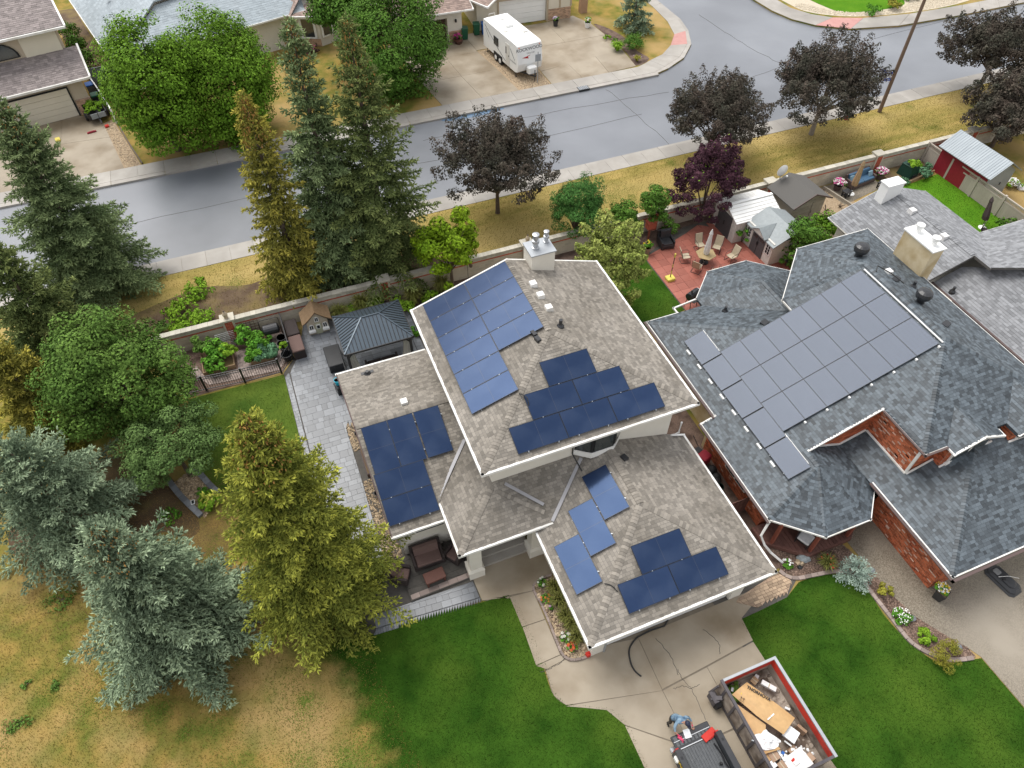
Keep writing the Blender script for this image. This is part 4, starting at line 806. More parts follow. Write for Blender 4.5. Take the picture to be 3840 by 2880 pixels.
P2 = [[(14.6, 64.4, 3), (21.5, 64.2, 3), (21.5, 66, 3.6), (18, 69.5, 4.9), (14.6, 69.5, 4.9)], [(21.5, 66, 3.6), (21.8, 72, 3.4), (18, 72, 5), (18, 69.5, 4.9)]]
P = [planar(p) for p in P + P2]; r = simple_roof(h3, P, 'shingle_brown', seed=85)
MB().prism([(6.2, 85), (6.2, 69.4), (8.0, 68.6), (9.5, 69.2), (18, 69.2), (18, 85)], 0, 2.9).build('wall', 'stucco_cream', h3, world=True)
mb = MB(); mb.box(15, 16.2, 65, 69.2, 0, 2.9); mb.box(19.2, 20.6, 65, 69.2, 0, 2.9); mb.box(16.2, 19.2, 65, 69.2, 2.2, 2.9); mb.box(16.2, 19.2, 65.6, 69.2, 0, 2.2); mb.build('garage_wall', 'stucco_cream', h3, world=True)
MB().box(16.2, 19.15, 65.5, 65.58, 0, 2.2).build('garage_door', 'brown_paint', h3, world=True)
eave(h3, [(5.5, 72, 3), (5.7, 68.6, 3), (7.9, 67.8, 3), (9.4, 68.5, 3), (14.6, 68.5, 3)], w=.12); eave(h3, [(14.6, 64.4, 3), (21.5, 64.2, 3), (21.5, 66, 3.5)], w=.12)
for a, b in (((6.35, 69.25), (7.8, 68.62)), ((8.15, 68.6), (9.4, 69.1))):
    d = V_((b[0] - a[0], b[1] - a[1], 0)).normalized(); n = V_((d.y, -d.x, 0)); A_, B_ = V_((*a, 0)), V_((*b, 0))
    q = lambda t0, t1, o: [tuple((A_ + (B_ - A_) * t0 + n * o))[:2], tuple((A_ + (B_ - A_) * t1 + n * o))[:2], tuple((A_ + (B_ - A_) * t1 - n * .03))[:2], tuple((A_ + (B_ - A_) * t0 - n * .03))[:2]]
    w = MB().prism(q(.05, .95, .06), .75, 2.6).build('window', 'white_paint', h3, world=True); MB().prism(q(.17, .83, .075), .9, 2.45).build('pane', 'glass_dark', w, world=True)
lay(h3, [[(6.2, 69.35, .02), (8.0, 68.55, .02), (8.0, 68.55, .7), (6.2, 69.35, .7)]], 'stone', 'brick_tan', [.25, .35], .17, gap=.01, hb=(.03, .02), ht=None, cap=40, flip=(-.4, -1, 0))
lay(h3, [[(19.3, 64.98, .02), (20.6, 64.98, .02), (20.6, 64.98, 1.0), (19.3, 64.98, 1.0)]], 'stone', 'brick_tan', [.25, .35], .17, gap=.01, hb=(.03, .02), ht=None, cap=40, flip=(0, -1, 0))
MB().lathe((20.0, 64.9, 1.75), [(.05, 0), (.1, .05), (.1, .25), (.03, .32)], 8).build('wall_lamp', 'iron_black', h3, world=True)
h4 = thing('house', 'cream house with wide white garage door behind the parked travel trailer', 'house', (27, 70, 0), math.radians(-3))
ORG[h4.name] = V_((0, 0, 0))
mb = MB(); mb.box(-4.3, -2.1, -4.0, 6, 0, 3); mb.box(-2.1, 2.8, -3.6, 6, 0, 3.4); mb.box(2.8, 5.3, -4.0, 6, 0, 3.4); mb.box(-2.1, 2.8, -4.0, -3.6, 2.4, 3.4); mb.box(-8, 8, 6, 12, 0, 3); mb.build('wall', 'siding_cream', h4)
for k in range(5): MB().box(-2.05, 2.75, -3.72 - .012 * (k % 2), -3.61, .04 + k * .47, .04 + k * .47 + .455).build('garage_door_panel', 'white_paint', h4)
mb = MB()
for x in (-2.25, 2.78, 4.05, 5.2): mb.box(x, x + .16, -4.06, -3.99, 0 if x < 3 else 1.15, 3.4)
mb.box(-4.3, 5.3, -4.05, -3.99, 2.42, 2.62); mb.build('trim', 'trim_tan', h4)
P = [planar(p) for p in [[(-4.4, -6.2, 3), (-3.2, -6.9, 3.0), (-3.2, 3, 5.6), (-5.0, 3, 5.6)], [(-5.2, -4, 3), (-4.2, -6.4, 3.2), (-5.0, 3, 5.6), (-9, 3, 4.5)]]]
P = [planar(p) for p in [[(-5.0, -3.9, 2.9), (-3.9, -6.3, 3.0), (-2.2, -4.9, 3.4), (-2.2, 2, 5.0), (-5, 2, 5.0)]]]; simple_roof(h4, P, 'shingle_brown', seed=87)
for a, b in (((-5.0, -3.9, 2.9), (-3.9, -6.3, 3.0)), ((-3.9, -6.3, 3.0), (-2.2, -4.9, 3.4))): MB().bar(a, b, .12, .14).build('gutter', 'white_trim', h4)
lay(h4, [[(2.95, -4.0, .02), (5.3, -4.0, .02), (5.3, -4.0, 1.1), (2.95, -4.0, 1.1)]], 'brick', 'brick_tan', [.25], .1, gap=.008, hb=(.02, .014), ht=None, cap=60, flip=(0, -1, 0), bond=.12)
MB().box(6.6, 7.3, -3.5, -2.9, 0, 3.2).build('porch_post', 'brick_tan', h4)
MB().lathe((3.8, -4.1, 2.75), [(.05, 0), (.12, .06), (.12, .3), (.03, .38)], 8).build('wall_lamp', 'iron_black', h4)

# ------------------------------------------------------------------ block wall along the boulevard
wall = thing('block_wall', 'long pale concrete block wall with a red brick band between gardens and boulevard', 'wall', (20, 33.3, 0))
MB().box(-9, 60, 33.12, 33.38, -.1, 1.32).build('wall_core', 'block', wall, world=True)
lay(wall, [[(-9, 33.12, 0), (60, 33.12, 0), (60, 33.12, 1.06), (-9, 33.12, 1.06)]], 'block', 'block', [.4], .2, gap=.006, hb=(.012, .006), ht=None, cap=60, flip=(0, -1, 0), bond=.2, seed=5, stuff='block_field')
lay(wall, [[(-9, 33.12, 1.06), (60, 33.12, 1.06), (60, 33.12, 1.16), (-9, 33.12, 1.16)]], 'band_brick', 'band_red', [.4], .1, gap=.005, hb=(.016, .02), ht=None, cap=200, flip=(0, -1, 0), seed=6)
lay(wall, [[(-9, 33.12, 1.17), (60, 33.12, 1.17), (60, 33.12, 1.34), (-9, 33.12, 1.34)]], 'cap_block', 'block_cap', [.3], .17, gap=.005, hb=(.03, .036), ht=None, cap=240, flip=(0, -1, 0), seed=7)
me = MB().box(0, .294, 0, .36, 0, .12)
cap0 = None
for i in range(230):
    u = -9 + .3 * i
    if cap0 is None: me = MB().box(.003, .297, 0, .36, 0, .11).build('cap_stone', 'block_cap', wall); cap0 = me
    else: me = cap0.copy(); C.objects.link(me); me.parent = wall
    me.location = V_((u, 33.07, 1.36 + U(0, .012))) - ORG[wall.name]
    me.rotation_euler = (0, 0, U(-.012, .012))
for i, u in enumerate((-4.6, 4.65, 14.1, 23.4, 32.6, 42.0, 51.0)):
    p = MB().box(u - .33, u + .33, 33.0, 33.52, -.05, 1.5).build('pillar', 'block', wall, world=True)
    MB().box(u - .4, u + .4, 32.93, 33.59, 1.5, 1.62).build('pillar_cap', 'block_cap', p, world=True)
    lay(p, [[(u - .22, 33.0, .05), (u + .22, 33.0, .05), (u + .22, 33.0, 1.45), (u - .22, 33.0, 1.45)]], 'brick', 'band_red', [.215], .08, gap=.005, hb=(.012, .016), ht=None, cap=0, flip=(0, -1, 0), bond=.107, seed=8 + i, stuff='brick_field')
def ornament(u, v, z, label):
    t = thing('garden_ornament', label, 'ornament', (u, v, z)); MB().lathe((0, 0, 0), [(.1, 0), (.13, .05), (.09, .12), (.14, .2), (.15, .32), (.08, .44), (.02, .5)], 10).build('body', 'trim_tan', t); MB().lathe((0, 0, .5), [(.05, 0), (.05, .06), (.01, .08)], 8).build('finial', 'bark', t)
ornament(-4.62, 33.2, 1.62, 'small brown lantern ornament on the wall pillar above the vegetable garden'); ornament(14.15, 33.2, 1.62, 'small brown lantern ornament on the wall pillar behind the chimney')
# ------------------------------------------------------------------ tan vinyl fence with lattice
vf = thing('vinyl_fence', 'tan vinyl privacy fence with lattice top between the third yard and the red shed', 'fence', (46.5, 26, 0))
for y in np.arange(33.0, 18.0, -2.4):
    MB().box(46.42, 46.58, y - .08, y + .08, 0, 1.62).build('post', 'vinyl_tan', vf, world=True)
    MB().bar((46.5, y - .08, 1.2), (46.5, y - 2.32, 1.2), .07, .1).build('rail', 'vinyl_tan', vf, world=True); MB().bar((46.5, y - .08, 1.52), (46.5, y - 2.32, 1.52), .09, .1).build('rail', 'vinyl_tan', vf, world=True)
    for k in range(14): MB().box(46.475, 46.525, y - .09 - k * .159 - .152, y - .09 - k * .159, .04, 1.15).build('plank', 'vinyl_tan', vf, world=True)
    l = MB()
    for k in range(22):
        a = y - .1 - k * .106
        for sg in (1, -1): l.bar((46.5 + .012 * sg, a, 1.25), (46.5 + .012 * sg, max(y - 2.3, min(y - .08, a - .2 * sg)), 1.47), .012, .03)
    l.build('lattice', 'vinyl_tan', vf, world=True)
# ------------------------------------------------------------------ black iron garden fence
ifn = thing('iron_fence', 'black iron picket fence between vegetable garden and side lawn', 'fence', (-4.5, 29.4, 0))
ps = [(-8.4, 29.75), (-6.6, 29.6), (-4.52, 29.4), (-2.5, 29.36)]
for a, b in zip(ps, ps[1:]):
    for z in (.12, .95, 1.12): MB().bar((*a, z), (*b, z), .035, .04).build('rail', 'iron_black', ifn, world=True)
    n = int(math.hypot(b[0] - a[0], b[1] - a[1]) / .125)
    for k in range(1, n): x, y = a[0] + (b[0] - a[0]) * k / n, a[1] + (b[1] - a[1]) * k / n; MB().box(x - .01, x + .01, y - .01, y + .01, .1, 1.12).build('picket', 'iron_black', ifn, world=True)
for x, y in ps[1:]: MB().box(x - .05, x + .05, y - .05, y + .05, 0, 1.22).build('post', 'iron_black', ifn, world=True)
gate = thing('iron_gate', 'black arched iron gate beside the brown storage boxes', 'gate', (-2.42, 29.4, 0))
d = V_((.7, .72, 0)); g0 = V_((-2.4, 29.42, 0))
MB().tube([g0 + d * t + V_((0, 0, .85 + .35 * math.sin(PI * t * .55))) for t in np.linspace(0, 1, 7)], .022, 5).build('top_rail', 'iron_black', gate, world=True)
MB().bar(g0 + V_((0, 0, .12)), g0 + d + V_((0, 0, .12)), .035).build('rail', 'iron_black', gate, world=True)
for k in range(1, 8):
    q = g0 + d * (k / 8); MB().bar(q + V_((0, 0, .1)), q + V_((0, 0, .85 + .35 * math.sin(PI * k / 8 * .55))), .02).build('picket', 'iron_black', gate, world=True)
MB().box(-1.72, -1.62, 30.12, 30.22, 0, 1.5).build('gate_post', 'iron_black', gate, world=True)
MB().bar((-1.7, 30.2, 1.45), (-1.75, 33.0, 1.2), .06).build('rail', 'iron_black', gate, world=True)
for k in range(1, 22): y = 30.2 + k * .13; MB().box(-1.735, -1.715, y - .01, y + .01, .05, 1.42 - .01 * k).build('picket', 'iron_black', gate, world=True)
# ------------------------------------------------------------------ pavers
pat = bpy.data.objects.new('patio', None); C.objects.link(pat); pat['kind'] = 'structure'; ORG[pat.name] = V_((0, 0, 0))
lay(pat, [[(-2.05, 16.2, .012), (-.05, 16.2, .012), (.02, 20.3, .012), (.02, 24.5, .012), (.5, 24.6, .012), (.6, 25.2, .012), (5.6, 25.2, .012), (5.6, 31.6, .012), (4.4, 31.4, .012), (-.6, 32.9, .012), (-1.3, 30.4, .012), (-2.05, 29.2, .012)]],
    'paver', 'paver_dark', [.3, .45, .6], [.3, .45], gap=.006, hb=(.035, .038), ht=None, cap=230, seed=9, jit=.003, keep=lambda c: True)
lay(pat, [[(-2.38, 16.6, .012), (-2.1, 16.6, .012), (-2.1, 29.15, .012), (-2.38, 29.1, .012)]], 'paver', 'paver_dark', [.28], .22, gap=.006, hb=(.045,), ht=None, cap=60, seed=10)
pat2 = bpy.data.objects.new('front_patio', None); C.objects.link(pat2); pat2['kind'] = 'structure'; ORG[pat2.name] = V_((0, 0, 0))
lay(pat2, [[(-1.2, 13.05, .013), (3.45, 12.72, .013), (3.42, 13.55, .013), (.6, 13.6, .013), (-1.2, 13.75, .013)]], 'paver', 'paver_dark', [.3, .45, .6], [.27, .32], gap=.006, hb=(.036,), ht=None, cap=100, seed=12, jit=.003, edir=(4.65, -.33, 0))
lay(pat2, [[(-1.4, 12.78, .013), (3.5, 12.45, .013), (3.48, 12.7, .013), (-1.2, 13.03, .013)]], 'paver', 'paver_dark', [.12], .24, gap=.006, hb=(.04,), ht=None, cap=60, seed=13, edir=(4.65, -.33, 0))
block_slab('patio_step', [(.55, 13.62), (3.38, 13.72), (3.38, 15.65), (.95, 15.88), (.55, 15.88)], 0, .13, 'joint_dark')
lay(pat2, [[(.6, 13.66, .13), (3.36, 13.74, .13), (3.36, 13.98, .13), (.6, 13.9, .13)]], 'step_stone', 'paver_brown', [.45], .24, gap=.006, hb=(.03,), ht=None, cap=20, seed=14, edir=(4.65, .13, 0))
lay(pat2, [[(.6, 13.95, .13), (3.36, 14.0, .13), (3.36, 15.7, .13), (.95, 15.85, .13), (.6, 15.85, .13)]], 'paver', 'joint_dark', [.3, .45], [.3, .45], gap=.006, hb=(.024,), ht=None, cap=60, seed=15, edir=(4.65, .13, 0))
rp = bpy.data.objects.new('red_patio', None); C.objects.link(rp); rp['kind'] = 'structure'; ORG[rp.name] = V_((0, 0, 0))
lay(rp, [[(21.5, 30.75, .021), (21.45, 24.6, .021), (30.2, 24.6, .021), (29.2, 32.0, .021), (26.5, 32.4, .021), (24.6, 31.6, .021)]], 'paver', 'paver_red', [.61], .61, gap=.006, hb=(.03, .034), ht=None, cap=260, seed=16, jit=.003, bond=0.)
bp_ = bpy.data.objects.new('brick_path', None); C.objects.link(bp_); bp_['kind'] = 'structure'; ORG[bp_.name] = V_((0, 0, 0))
lay(bp_, [[(*(13.90,8.40), .012), (*(16.53,8.85), .012), (*(16.95,8.24), .012), (*(16.30,7.79), .012), (*(14.76,7.76), .012)]], 'paver', 'paver_tan', [.2, .28], .14, gap=.006, hb=(.03, .036), ht=None, cap=150, seed=17, jit=.004)
lay(bp_, [[(-6.4, 29.9, .01), (-2.6, 29.6, .01), (-1.9, 30.4, .01), (-1.9, 32.6, .01), (-2.6, 32.6, .01), (-2.6, 30.4, .01), (-4.0, 30.5, .01), (-4.1, 32, .01), (-4.7, 32, .01), (-4.75, 30.5, .01), (-6.6, 30.7, .01), (-6.9, 31.6, .01), (-7.5, 31.5, .01)]], 'paver', 'paver_brown', [.2], .12, gap=.005, hb=(.025, .03), ht=None, cap=0, seed=18, stuff='path_brick_field')
# mowing edge stones beside the neighbour's lawn
ed = thing('edging', 'curved pinkish concrete edging stones around the mulch bed', 'edging', (15, 6, 0))
path = smooth_poly([(16.68,8.88), (16.83,8.53), (17.22,8.26), (18.10,8.10), (19.03,7.91), (19.60,7.61), (19.90,7.23), (19.91,6.33), (19.94,5.19), (19.98,4.10), (20.37,3.38), (20.86,2.92), (21.53,2.66), (22.11,2.52)], 40, False)
acc = 0; last = path[0]; stones = [path[0]]
for p in path:
    acc += math.hypot(p[0] - last[0], p[1] - last[1]); last = p
    if acc > .3: stones.append(p); acc = 0
for a, b in zip(stones, stones[1:]):
    L = math.hypot(b[0] - a[0], b[1] - a[1]); MB().cbox(((a[0] + b[0]) / 2, (a[1] + b[1]) / 2, 0), (L - .012, .17, .09 + U(0, .008)), math.atan2(b[1] - a[1], b[0] - a[0])).build('edging_stone', 'paver_brown', ed, world=True)
def edge_line(label, pts, m, w=.08, h=.1, step=.25, smooth=8):
    e = thing('edging', label, 'edging', (pts[0][0], pts[0][1], 0)); path = smooth_poly(pts, smooth * 4, False); acc = 0; last = path[0]; st = [path[0]]
    for p in path:
        acc += math.hypot(p[0] - last[0], p[1] - last[1]); last = p
        if acc > step: st.append(p); acc = 0
    for a, b in zip(st, st[1:]):
        L = math.hypot(b[0] - a[0], b[1] - a[1]); MB().cbox(((a[0] + b[0]) / 2, (a[1] + b[1]) / 2, 0), (L - .01, w, h + U(0, .01)), math.atan2(b[1] - a[1], b[0] - a[0])).build('edging_stone', m, e, world=True)
BED = [(5.95,12.35), (6.48,12.42), (6.91,12.44), (6.9, 8.6), (6.91,8.60), (6.42,8.64), (6.04,8.79), (5.89,9.01), (5.85,9.49), (5.90,10.78), (5.83,11.99)]
edge_line('brown brick edging around the rocky flower bed beside the garage', [(6.88,12.51), (6.40,12.51), (5.97,12.40), (5.82,12.09), (5.88,11.55), (5.89,10.69), (5.85,9.49), (5.86,9.02), (6.02,8.75), (6.40,8.60), (6.92,8.57)], 'paver_brown', .1, .12)
edge_line('dark stone border on the spruce side of the gravel bed', [(-8.98,24.10), (-8.54,23.07), (-8.05,22.14), (-7.57,21.28)], 'paver_dark', .28, .16, .4)
edge_line('dark stone border between the gravel bed and the side lawn', [(-7.86,24.79), (-7.42,23.83), (-7.04,23.00), (-6.70,22.42)], 'paver_dark', .28, .16, .4)
edge_line('thin black edging along the far gravel strip', [(-8.7, 54.3), (-9.6, 58), (-10.5, 62.3)], 'fascia_brown', .08, .14, 1.0)
flat('rock_bed', BED, .024, 'mulch'); flat('gravel_bed_side', [(-7.71,24.57), (-6.75,22.51), (-7.56,21.35), (-8.93,23.93)], .024, 'gravel')
PB1 = [(.05, 24.45), (.62, 24.45), (.62, 22.6), (.05, 22.5)]; PB2 = [(.05, 20.6), (.75, 20.6), (.8, 15.9), (-.05, 15.9)]
def rocks(name, poly, n, r0, r1, m, z=.03, kind='stuff', parent=None):
    xs, ys = scatter(poly, n / max(.1, abs(sum(poly[i][0] * poly[(i + 1) % len(poly)][1] - poly[(i + 1) % len(poly)][0] * poly[i][1] for i in range(len(poly)))) / 2))
    base = np.array([(1, 0, 0), (.5, .87, .1), (-.5, .87, 0), (-1, 0, .1), (-.5, -.87, 0), (.5, -.87, .1), (.45, 0, .6), (-.25, .4, .65), (-.25, -.4, .6)])
    F = [(0, 1, 6), (1, 2, 7), (1, 7, 6), (2, 3, 7), (3, 4, 8), (3, 8, 7), (4, 5, 8), (5, 0, 6), (5, 6, 8), (6, 7, 8)]
    Vs, Fs = [], []
    for i, (x, y) in enumerate(zip(xs, ys)):
        a = U(0, 6.28); r = U(r0, r1); b = base * R.uniform(.75, 1.25, base.shape) * r; c, s = math.cos(a), math.sin(a)
        Vs.append(np.stack([b[:, 0] * c - b[:, 1] * s + x, b[:, 0] * s + b[:, 1] * c + y, b[:, 2] + z], 1)); Fs.append(np.array(F) + 9 * i)
    o = np_mesh(name, np.concatenate(Vs), np.concatenate(Fs), m, parent); tag(o, kind=kind); return o
rocks('pebbles', PB1, 420, .03, .055, 'pebble', .02); rocks('pebbles', PB2, 900, .03, .055, 'pebble', .02)
rocks('pebbles', [(-7.71,24.57), (-6.75,22.51), (-7.56,21.35), (-8.93,23.93)], 700, .03, .06, 'pebble', .02)
rocks('pebbles', BED, 1300, .025, .06, 'pebble', .02)
rocks('mulch_chips', NMULCH, 5200, .018, .04, 'mulch_chip', .02)
rocks('pebbles', [(22.2, 54.3), (24.9, 54.3), (24.9, 57.4), (24.6, 62.2), (21.3, 62.2), (21.8, 58.4)], 2600, .03, .06, 'pebble', .01)
rocks('pebbles', [(-11.3, 61.3), (-10.6, 61.8), (-8.9, 54.3), (-9.9, 54.2)], 900, .03, .06, 'pebble', .01)
rocks('pebbles', smooth_poly([(54.4, 59.8), (55.4, 57.8), (58.5, 55.8), (64, 54.6), (70, 54.4), (72, 56), (66.6, 57), (64.5, 55.7), (60, 56), (57.2, 57.6), (55.5, 60)], 3), 1500, .06, .11, 'pale_gravel', .01)
def rock(u, v, r, label, m='pebble', group=None):
    b = MB(); pts = []
    for k, (z, f) in enumerate(((0, 1), (.3, 1.1), (.62, .8), (.78, .3))):
        pts.append([(r * f * U(.8, 1.2) * math.cos(a), r * f * U(.7, 1.1) * math.sin(a), z * r * U(.85, 1.15)) for a in np.linspace(0, 2 * PI, 8)[:-1]])
    for a, c in zip(pts, pts[1:]):
        for i in range(7): b.face([a[i], a[(i + 1) % 7], c[(i + 1) % 7], c[i]])
    b.face(pts[-1]); o = b.build('rock', m); o.location = (u, v, .02); return tag(o, label, 'rock', group)
for i, (c, l) in enumerate((((6.03,12.31), 'pale rock at the entrance end of the garage flower bed'), ((5.98,11.78), 'brown rock beside the orange flowers'), ((6.07,11.18), 'broad brown rock beside the mauve flower'), ((6.04,9.92), 'pale flat rock above the lower white daisies'), ((6.87,9.00), 'pale rock near the garage corner'))): rock(*c, U(.12, .2), l)
rock(*(18.10,9.00), .32, 'grey boulder in the mulch bed beside the downspout', 'slate_tile'); rock(*(17.80,8.86), .2, 'small pale boulder in front of the grey boulder', 'pebble')
rock(*(17.67,8.68), .13, 'small dark rock at the front of the mulch bed', 'iron_black'); rock(*(20.76,4.84), .17, 'dark rock right of the white flowered bush', 'asphalt'); rock(*(20.38,4.93), .2, 'dark mottled rock below the white flowered bush', 'asphalt'); rock(*(21.76,3.15), .14, 'dark rock at the tip of the mulch bed', 'asphalt'); rock(*(20.65,7.32), .15, 'dark rock beside the small blue spruce', 'asphalt')
rock(*(50.77,27.50), .35, 'unused', 'canvas_white')['label'] = 'round white rock like shrub base behind the red shed'
# ------------------------------------------------------------------ gazebo
gz = thing('gazebo', 'black metal gazebo with ribbed hip roof on the dark paver patio', 'gazebo', (2.9, 28.5, 0))
ea = [(1.05, 26.98, 2.55), (4.83, 26.98, 2.55), (4.83, 30.03, 2.55), (1.05, 30.03, 2.55)]; r0, r1 = (2.45, 28.5, 3.4), (3.43, 28.5, 3.4)
gp = [[ea[0], ea[1], r1, r0], [ea[1], ea[2], r1], [ea[2], ea[3], r0, r1], [ea[3], ea[0], r0]]
for p in gp:
    rf = MB().slab(p, .05).build('roof_panel', 'gazebo_metal', gz, world=True)
    fr, ps = rows_on(p, [.2], 99., 1); o_, e1, s1, n1 = fr; Q = [((V_(k) - o_).dot(e1), (V_(k) - o_).dot(s1)) for k in p]
    x = min(q[0] for q in Q) + .12
    while x < max(q[0] for q in Q) - .05:
        sp = spans([(b, a) for a, b in Q], x)
        if sp: MB().bar(o_ + e1 * x + s1 * (sp[0][0] + .02) + n1 * .012, o_ + e1 * x + s1 * (sp[0][1] - .02) + n1 * .012, .035, .03, up=n1).build('roof_rib', 'iron_black', rf, world=True)
        x += .21
for a, b in ((ea[0], r0), (ea[1], r1), (ea[2], r1), (ea[3], r0), (r0, r1)): MB().bar(V_(a) + V_((0, 0, .03)), V_(b) + V_((0, 0, .03)), .07, .04).build('hip_trim', 'gazebo_metal', gz, world=True)
for a, b in zip(ea, ea[1:] + ea[:1]): MB().bar(V_(a) - V_((0, 0, .06)), V_(b) - V_((0, 0, .06)), .1, .12).build('beam', 'iron_black', gz, world=True)
for x, y in ((1.2, 27.15), (4.68, 27.15), (4.68, 29.9), (1.2, 29.9)):
    MB().box(x - .07, x + .07, y - .07, y + .07, .04, 2.45).build('post', 'iron_black', gz, world=True)
    MB().bar((x, y, 2.0), (x + (.4 if x < 3 else -.4), y, 2.45), .06).build('brace', 'iron_black', gz, world=True)
for x, y, sx in ((1.65, 27.3, 1), (4.25, 27.3, -1)):
    b = MB(); n = 12
    for k in range(n):
        a, c = k / n, (k + 1) / n; w0, w1 = .38 * (1 - .55 * math.sin(PI * a * .5)), .38 * (1 - .55 * math.sin(PI * c * .5))
        for j in range(6):
            f = lambda t, w: (x + sx * (-.4 + t * w * 2), y + .06 * math.sin(t * 18), 0)
            p, q = f(j / 6, w0), f((j + 1) / 6, w0); p2, q2 = f(j / 6, w1), f((j + 1) / 6, w1); z0, z1 = .15 + 2.2 * a, .15 + 2.2 * c
            b.face([(p[0], p[1], z0), (q[0], q[1], z0), (q2[0], q2[1], z1), (p2[0], p2[1], z1)])
    b.build('curtain', 'curtain', gz, world=True)
for x in (.9, 5.0): MB().tube([(x, 26.9, 1.0), (x, 30, 1.0)], .02, 5).build('side_rail', 'iron_black', gz, world=True)
def sofa(name, label, cat, loc, rz, w, m, d=.85, hb=.85, arm=True, cm=None, group=None, seats=2):
    t = thing(name, label, cat, loc, rz, group); cm = cm or m
    MB().rbox(-w / 2, w / 2, -d / 2, d / 2, .08, .34, .03).build('base', m, t)
    b = MB(); b.solid([(-w / 2, d / 2 - .14, .3), (w / 2, d / 2 - .14, .3), (w / 2, d / 2, .3), (-w / 2, d / 2, .3)], [(-w / 2, d / 2 - .02, hb), (w / 2, d / 2 - .02, hb), (w / 2, d / 2 + .08, hb), (-w / 2, d / 2 + .08, hb)]); b.build('backrest', m, t)
    if arm:
        for s in (-1, 1): MB().rbox(min(s * w / 2, s * (w / 2 - .12)), max(s * w / 2, s * (w / 2 - .12)), -d / 2, d / 2 - .05, .3, .6, .03).build('armrest', m, t)
    iw = (w - .26) / seats
    for k in range(seats):
        x = -w / 2 + .13 + k * iw; MB().rbox(x + .01, x + iw - .01, -d / 2 + .02, d / 2 - .15, .345, .47, .04).build('seat_cushion', cm, t)
        c = MB(); c.solid([(x + .02, d / 2 - .3, .47), (x + iw - .02, d / 2 - .3, .47), (x + iw - .02, d / 2 - .15, .47), (x + .02, d / 2 - .15, .47)], [(x + .02, d / 2 - .18, hb + .02), (x + iw - .02, d / 2 - .18, hb + .02), (x + iw - .02, d / 2 - .03, hb + .02), (x + .02, d / 2 - .03, hb + .02)]); c.build('back_cushion', cm, t)
    for sx in (-1, 1):
        for sy in (-1, 1): MB().box(sx * (w / 2 - .06) - .03, sx * (w / 2 - .06) + .03, sy * (d / 2 - .06) - .03, sy * (d / 2 - .06) + .03, 0, .1).build('leg', m, t)
    return t
def low_table(label, loc, rz, w, d, h, m, legs=True):
    t = thing('table', label, 'table', loc, rz); MB().rbox(-w / 2, w / 2, -d / 2, d / 2, h - .07, h, .03).build('table_top', m, t)
    for sx in (-1, 1):
        for sy in (-1, 1): MB().box(sx * (w / 2 - .08) - .04, sx * (w / 2 - .08) + .04, sy * (d / 2 - .08) - .04, sy * (d / 2 - .08) + .04, 0, h - .07).build('leg', m, t)
    MB().box(-w / 2 + .1, w / 2 - .1, -d / 2 + .1, d / 2 - .1, .12, .16).build('shelf', m, t); return t
sofa('sofa', 'dark sofa in the shade under the gazebo', 'sofa', (3.0, 27.6, .04), PI, 1.9, 'wicker_dark')
sofa('loveseat', 'brown wicker loveseat on the front patio under the black window', 'loveseat', (1.85, 15.25, .155), 0, 1.45, 'wicker_dark', .85, .9, True, 'wicker_brown', seats=1)
sofa('armchair', 'brown armchair turned sideways beside the spruce on the front patio', 'armchair', (.45, 14.85, .155), math.radians(62), .8, 'wicker_dark', .8, .85, True, 'wicker_brown', seats=1)
sofa('armchair', 'brown armchair half hidden under the porch eave corner', 'armchair', (3.1, 14.95, .155), math.radians(-55), .8, 'wicker_dark', .8, .85, True, 'wicker_brown', seats=1)
low_table('dark brown coffee table in front of the brown loveseat', (1.85, 14.2, .155), math.radians(4), .95, .55, .45, 'wood_dark')
def chest(label, c, d, rz, m='wicker_dark', lid=None):
    t = thing('storage_box', label, 'storage box', (c[0], c[1], .03), rz); MB().rbox(-d[0] / 2, d[0] / 2, -d[1] / 2, d[1] / 2, 0, d[2] * .86, .03).build('box', m, t)
    MB().rbox(-d[0] / 2 - .02, d[0] / 2 + .02, -d[1] / 2 - .02, d[1] / 2 + .02, d[2] * .87, d[2], .05).build('lid', lid or m, t)
    MB().box(-.12, .12, -d[1] / 2 - .04, -d[1] / 2 - .02, d[2] * .7, d[2] * .86).build('latch', 'iron_black', t); return t
chest('dark brown storage box nearest the iron gate', (-1.27, 30.65, 0), (.68, 1.28, .72), .03, lid='wicker_brown'); chest('dark brown storage box behind the other one, against the block wall', (-1.3, 31.98, 0), (.68, 1.25, .78), .03)
chest('large low black chest beside the gazebo', (.52, 29.05, 0), (.86, 1.6, .6), 0, 'black_plastic')
chest('small black bin under the cyan bucket', (.32, 26.75, 0), (.42, .5, .62), .2, 'black_plastic')
bk = thing('bucket', 'bright cyan bucket by the corner of the side roof', 'bucket', (.30, 26.8, .66)); b = MB()
b.lathe((0, 0, 0), [(.13, 0), (.18, .34), (.195, .34), (.195, .36), (.165, .36), (.12, .04)], 14); b.build('bucket_body', 'cyan_plastic', bk); MB().tube([(-.18, 0, .34), (-.12, .02, .46), (.12, .02, .46), (.18, 0, .34)], .008, 4).build('handle', 'white_paint', bk)
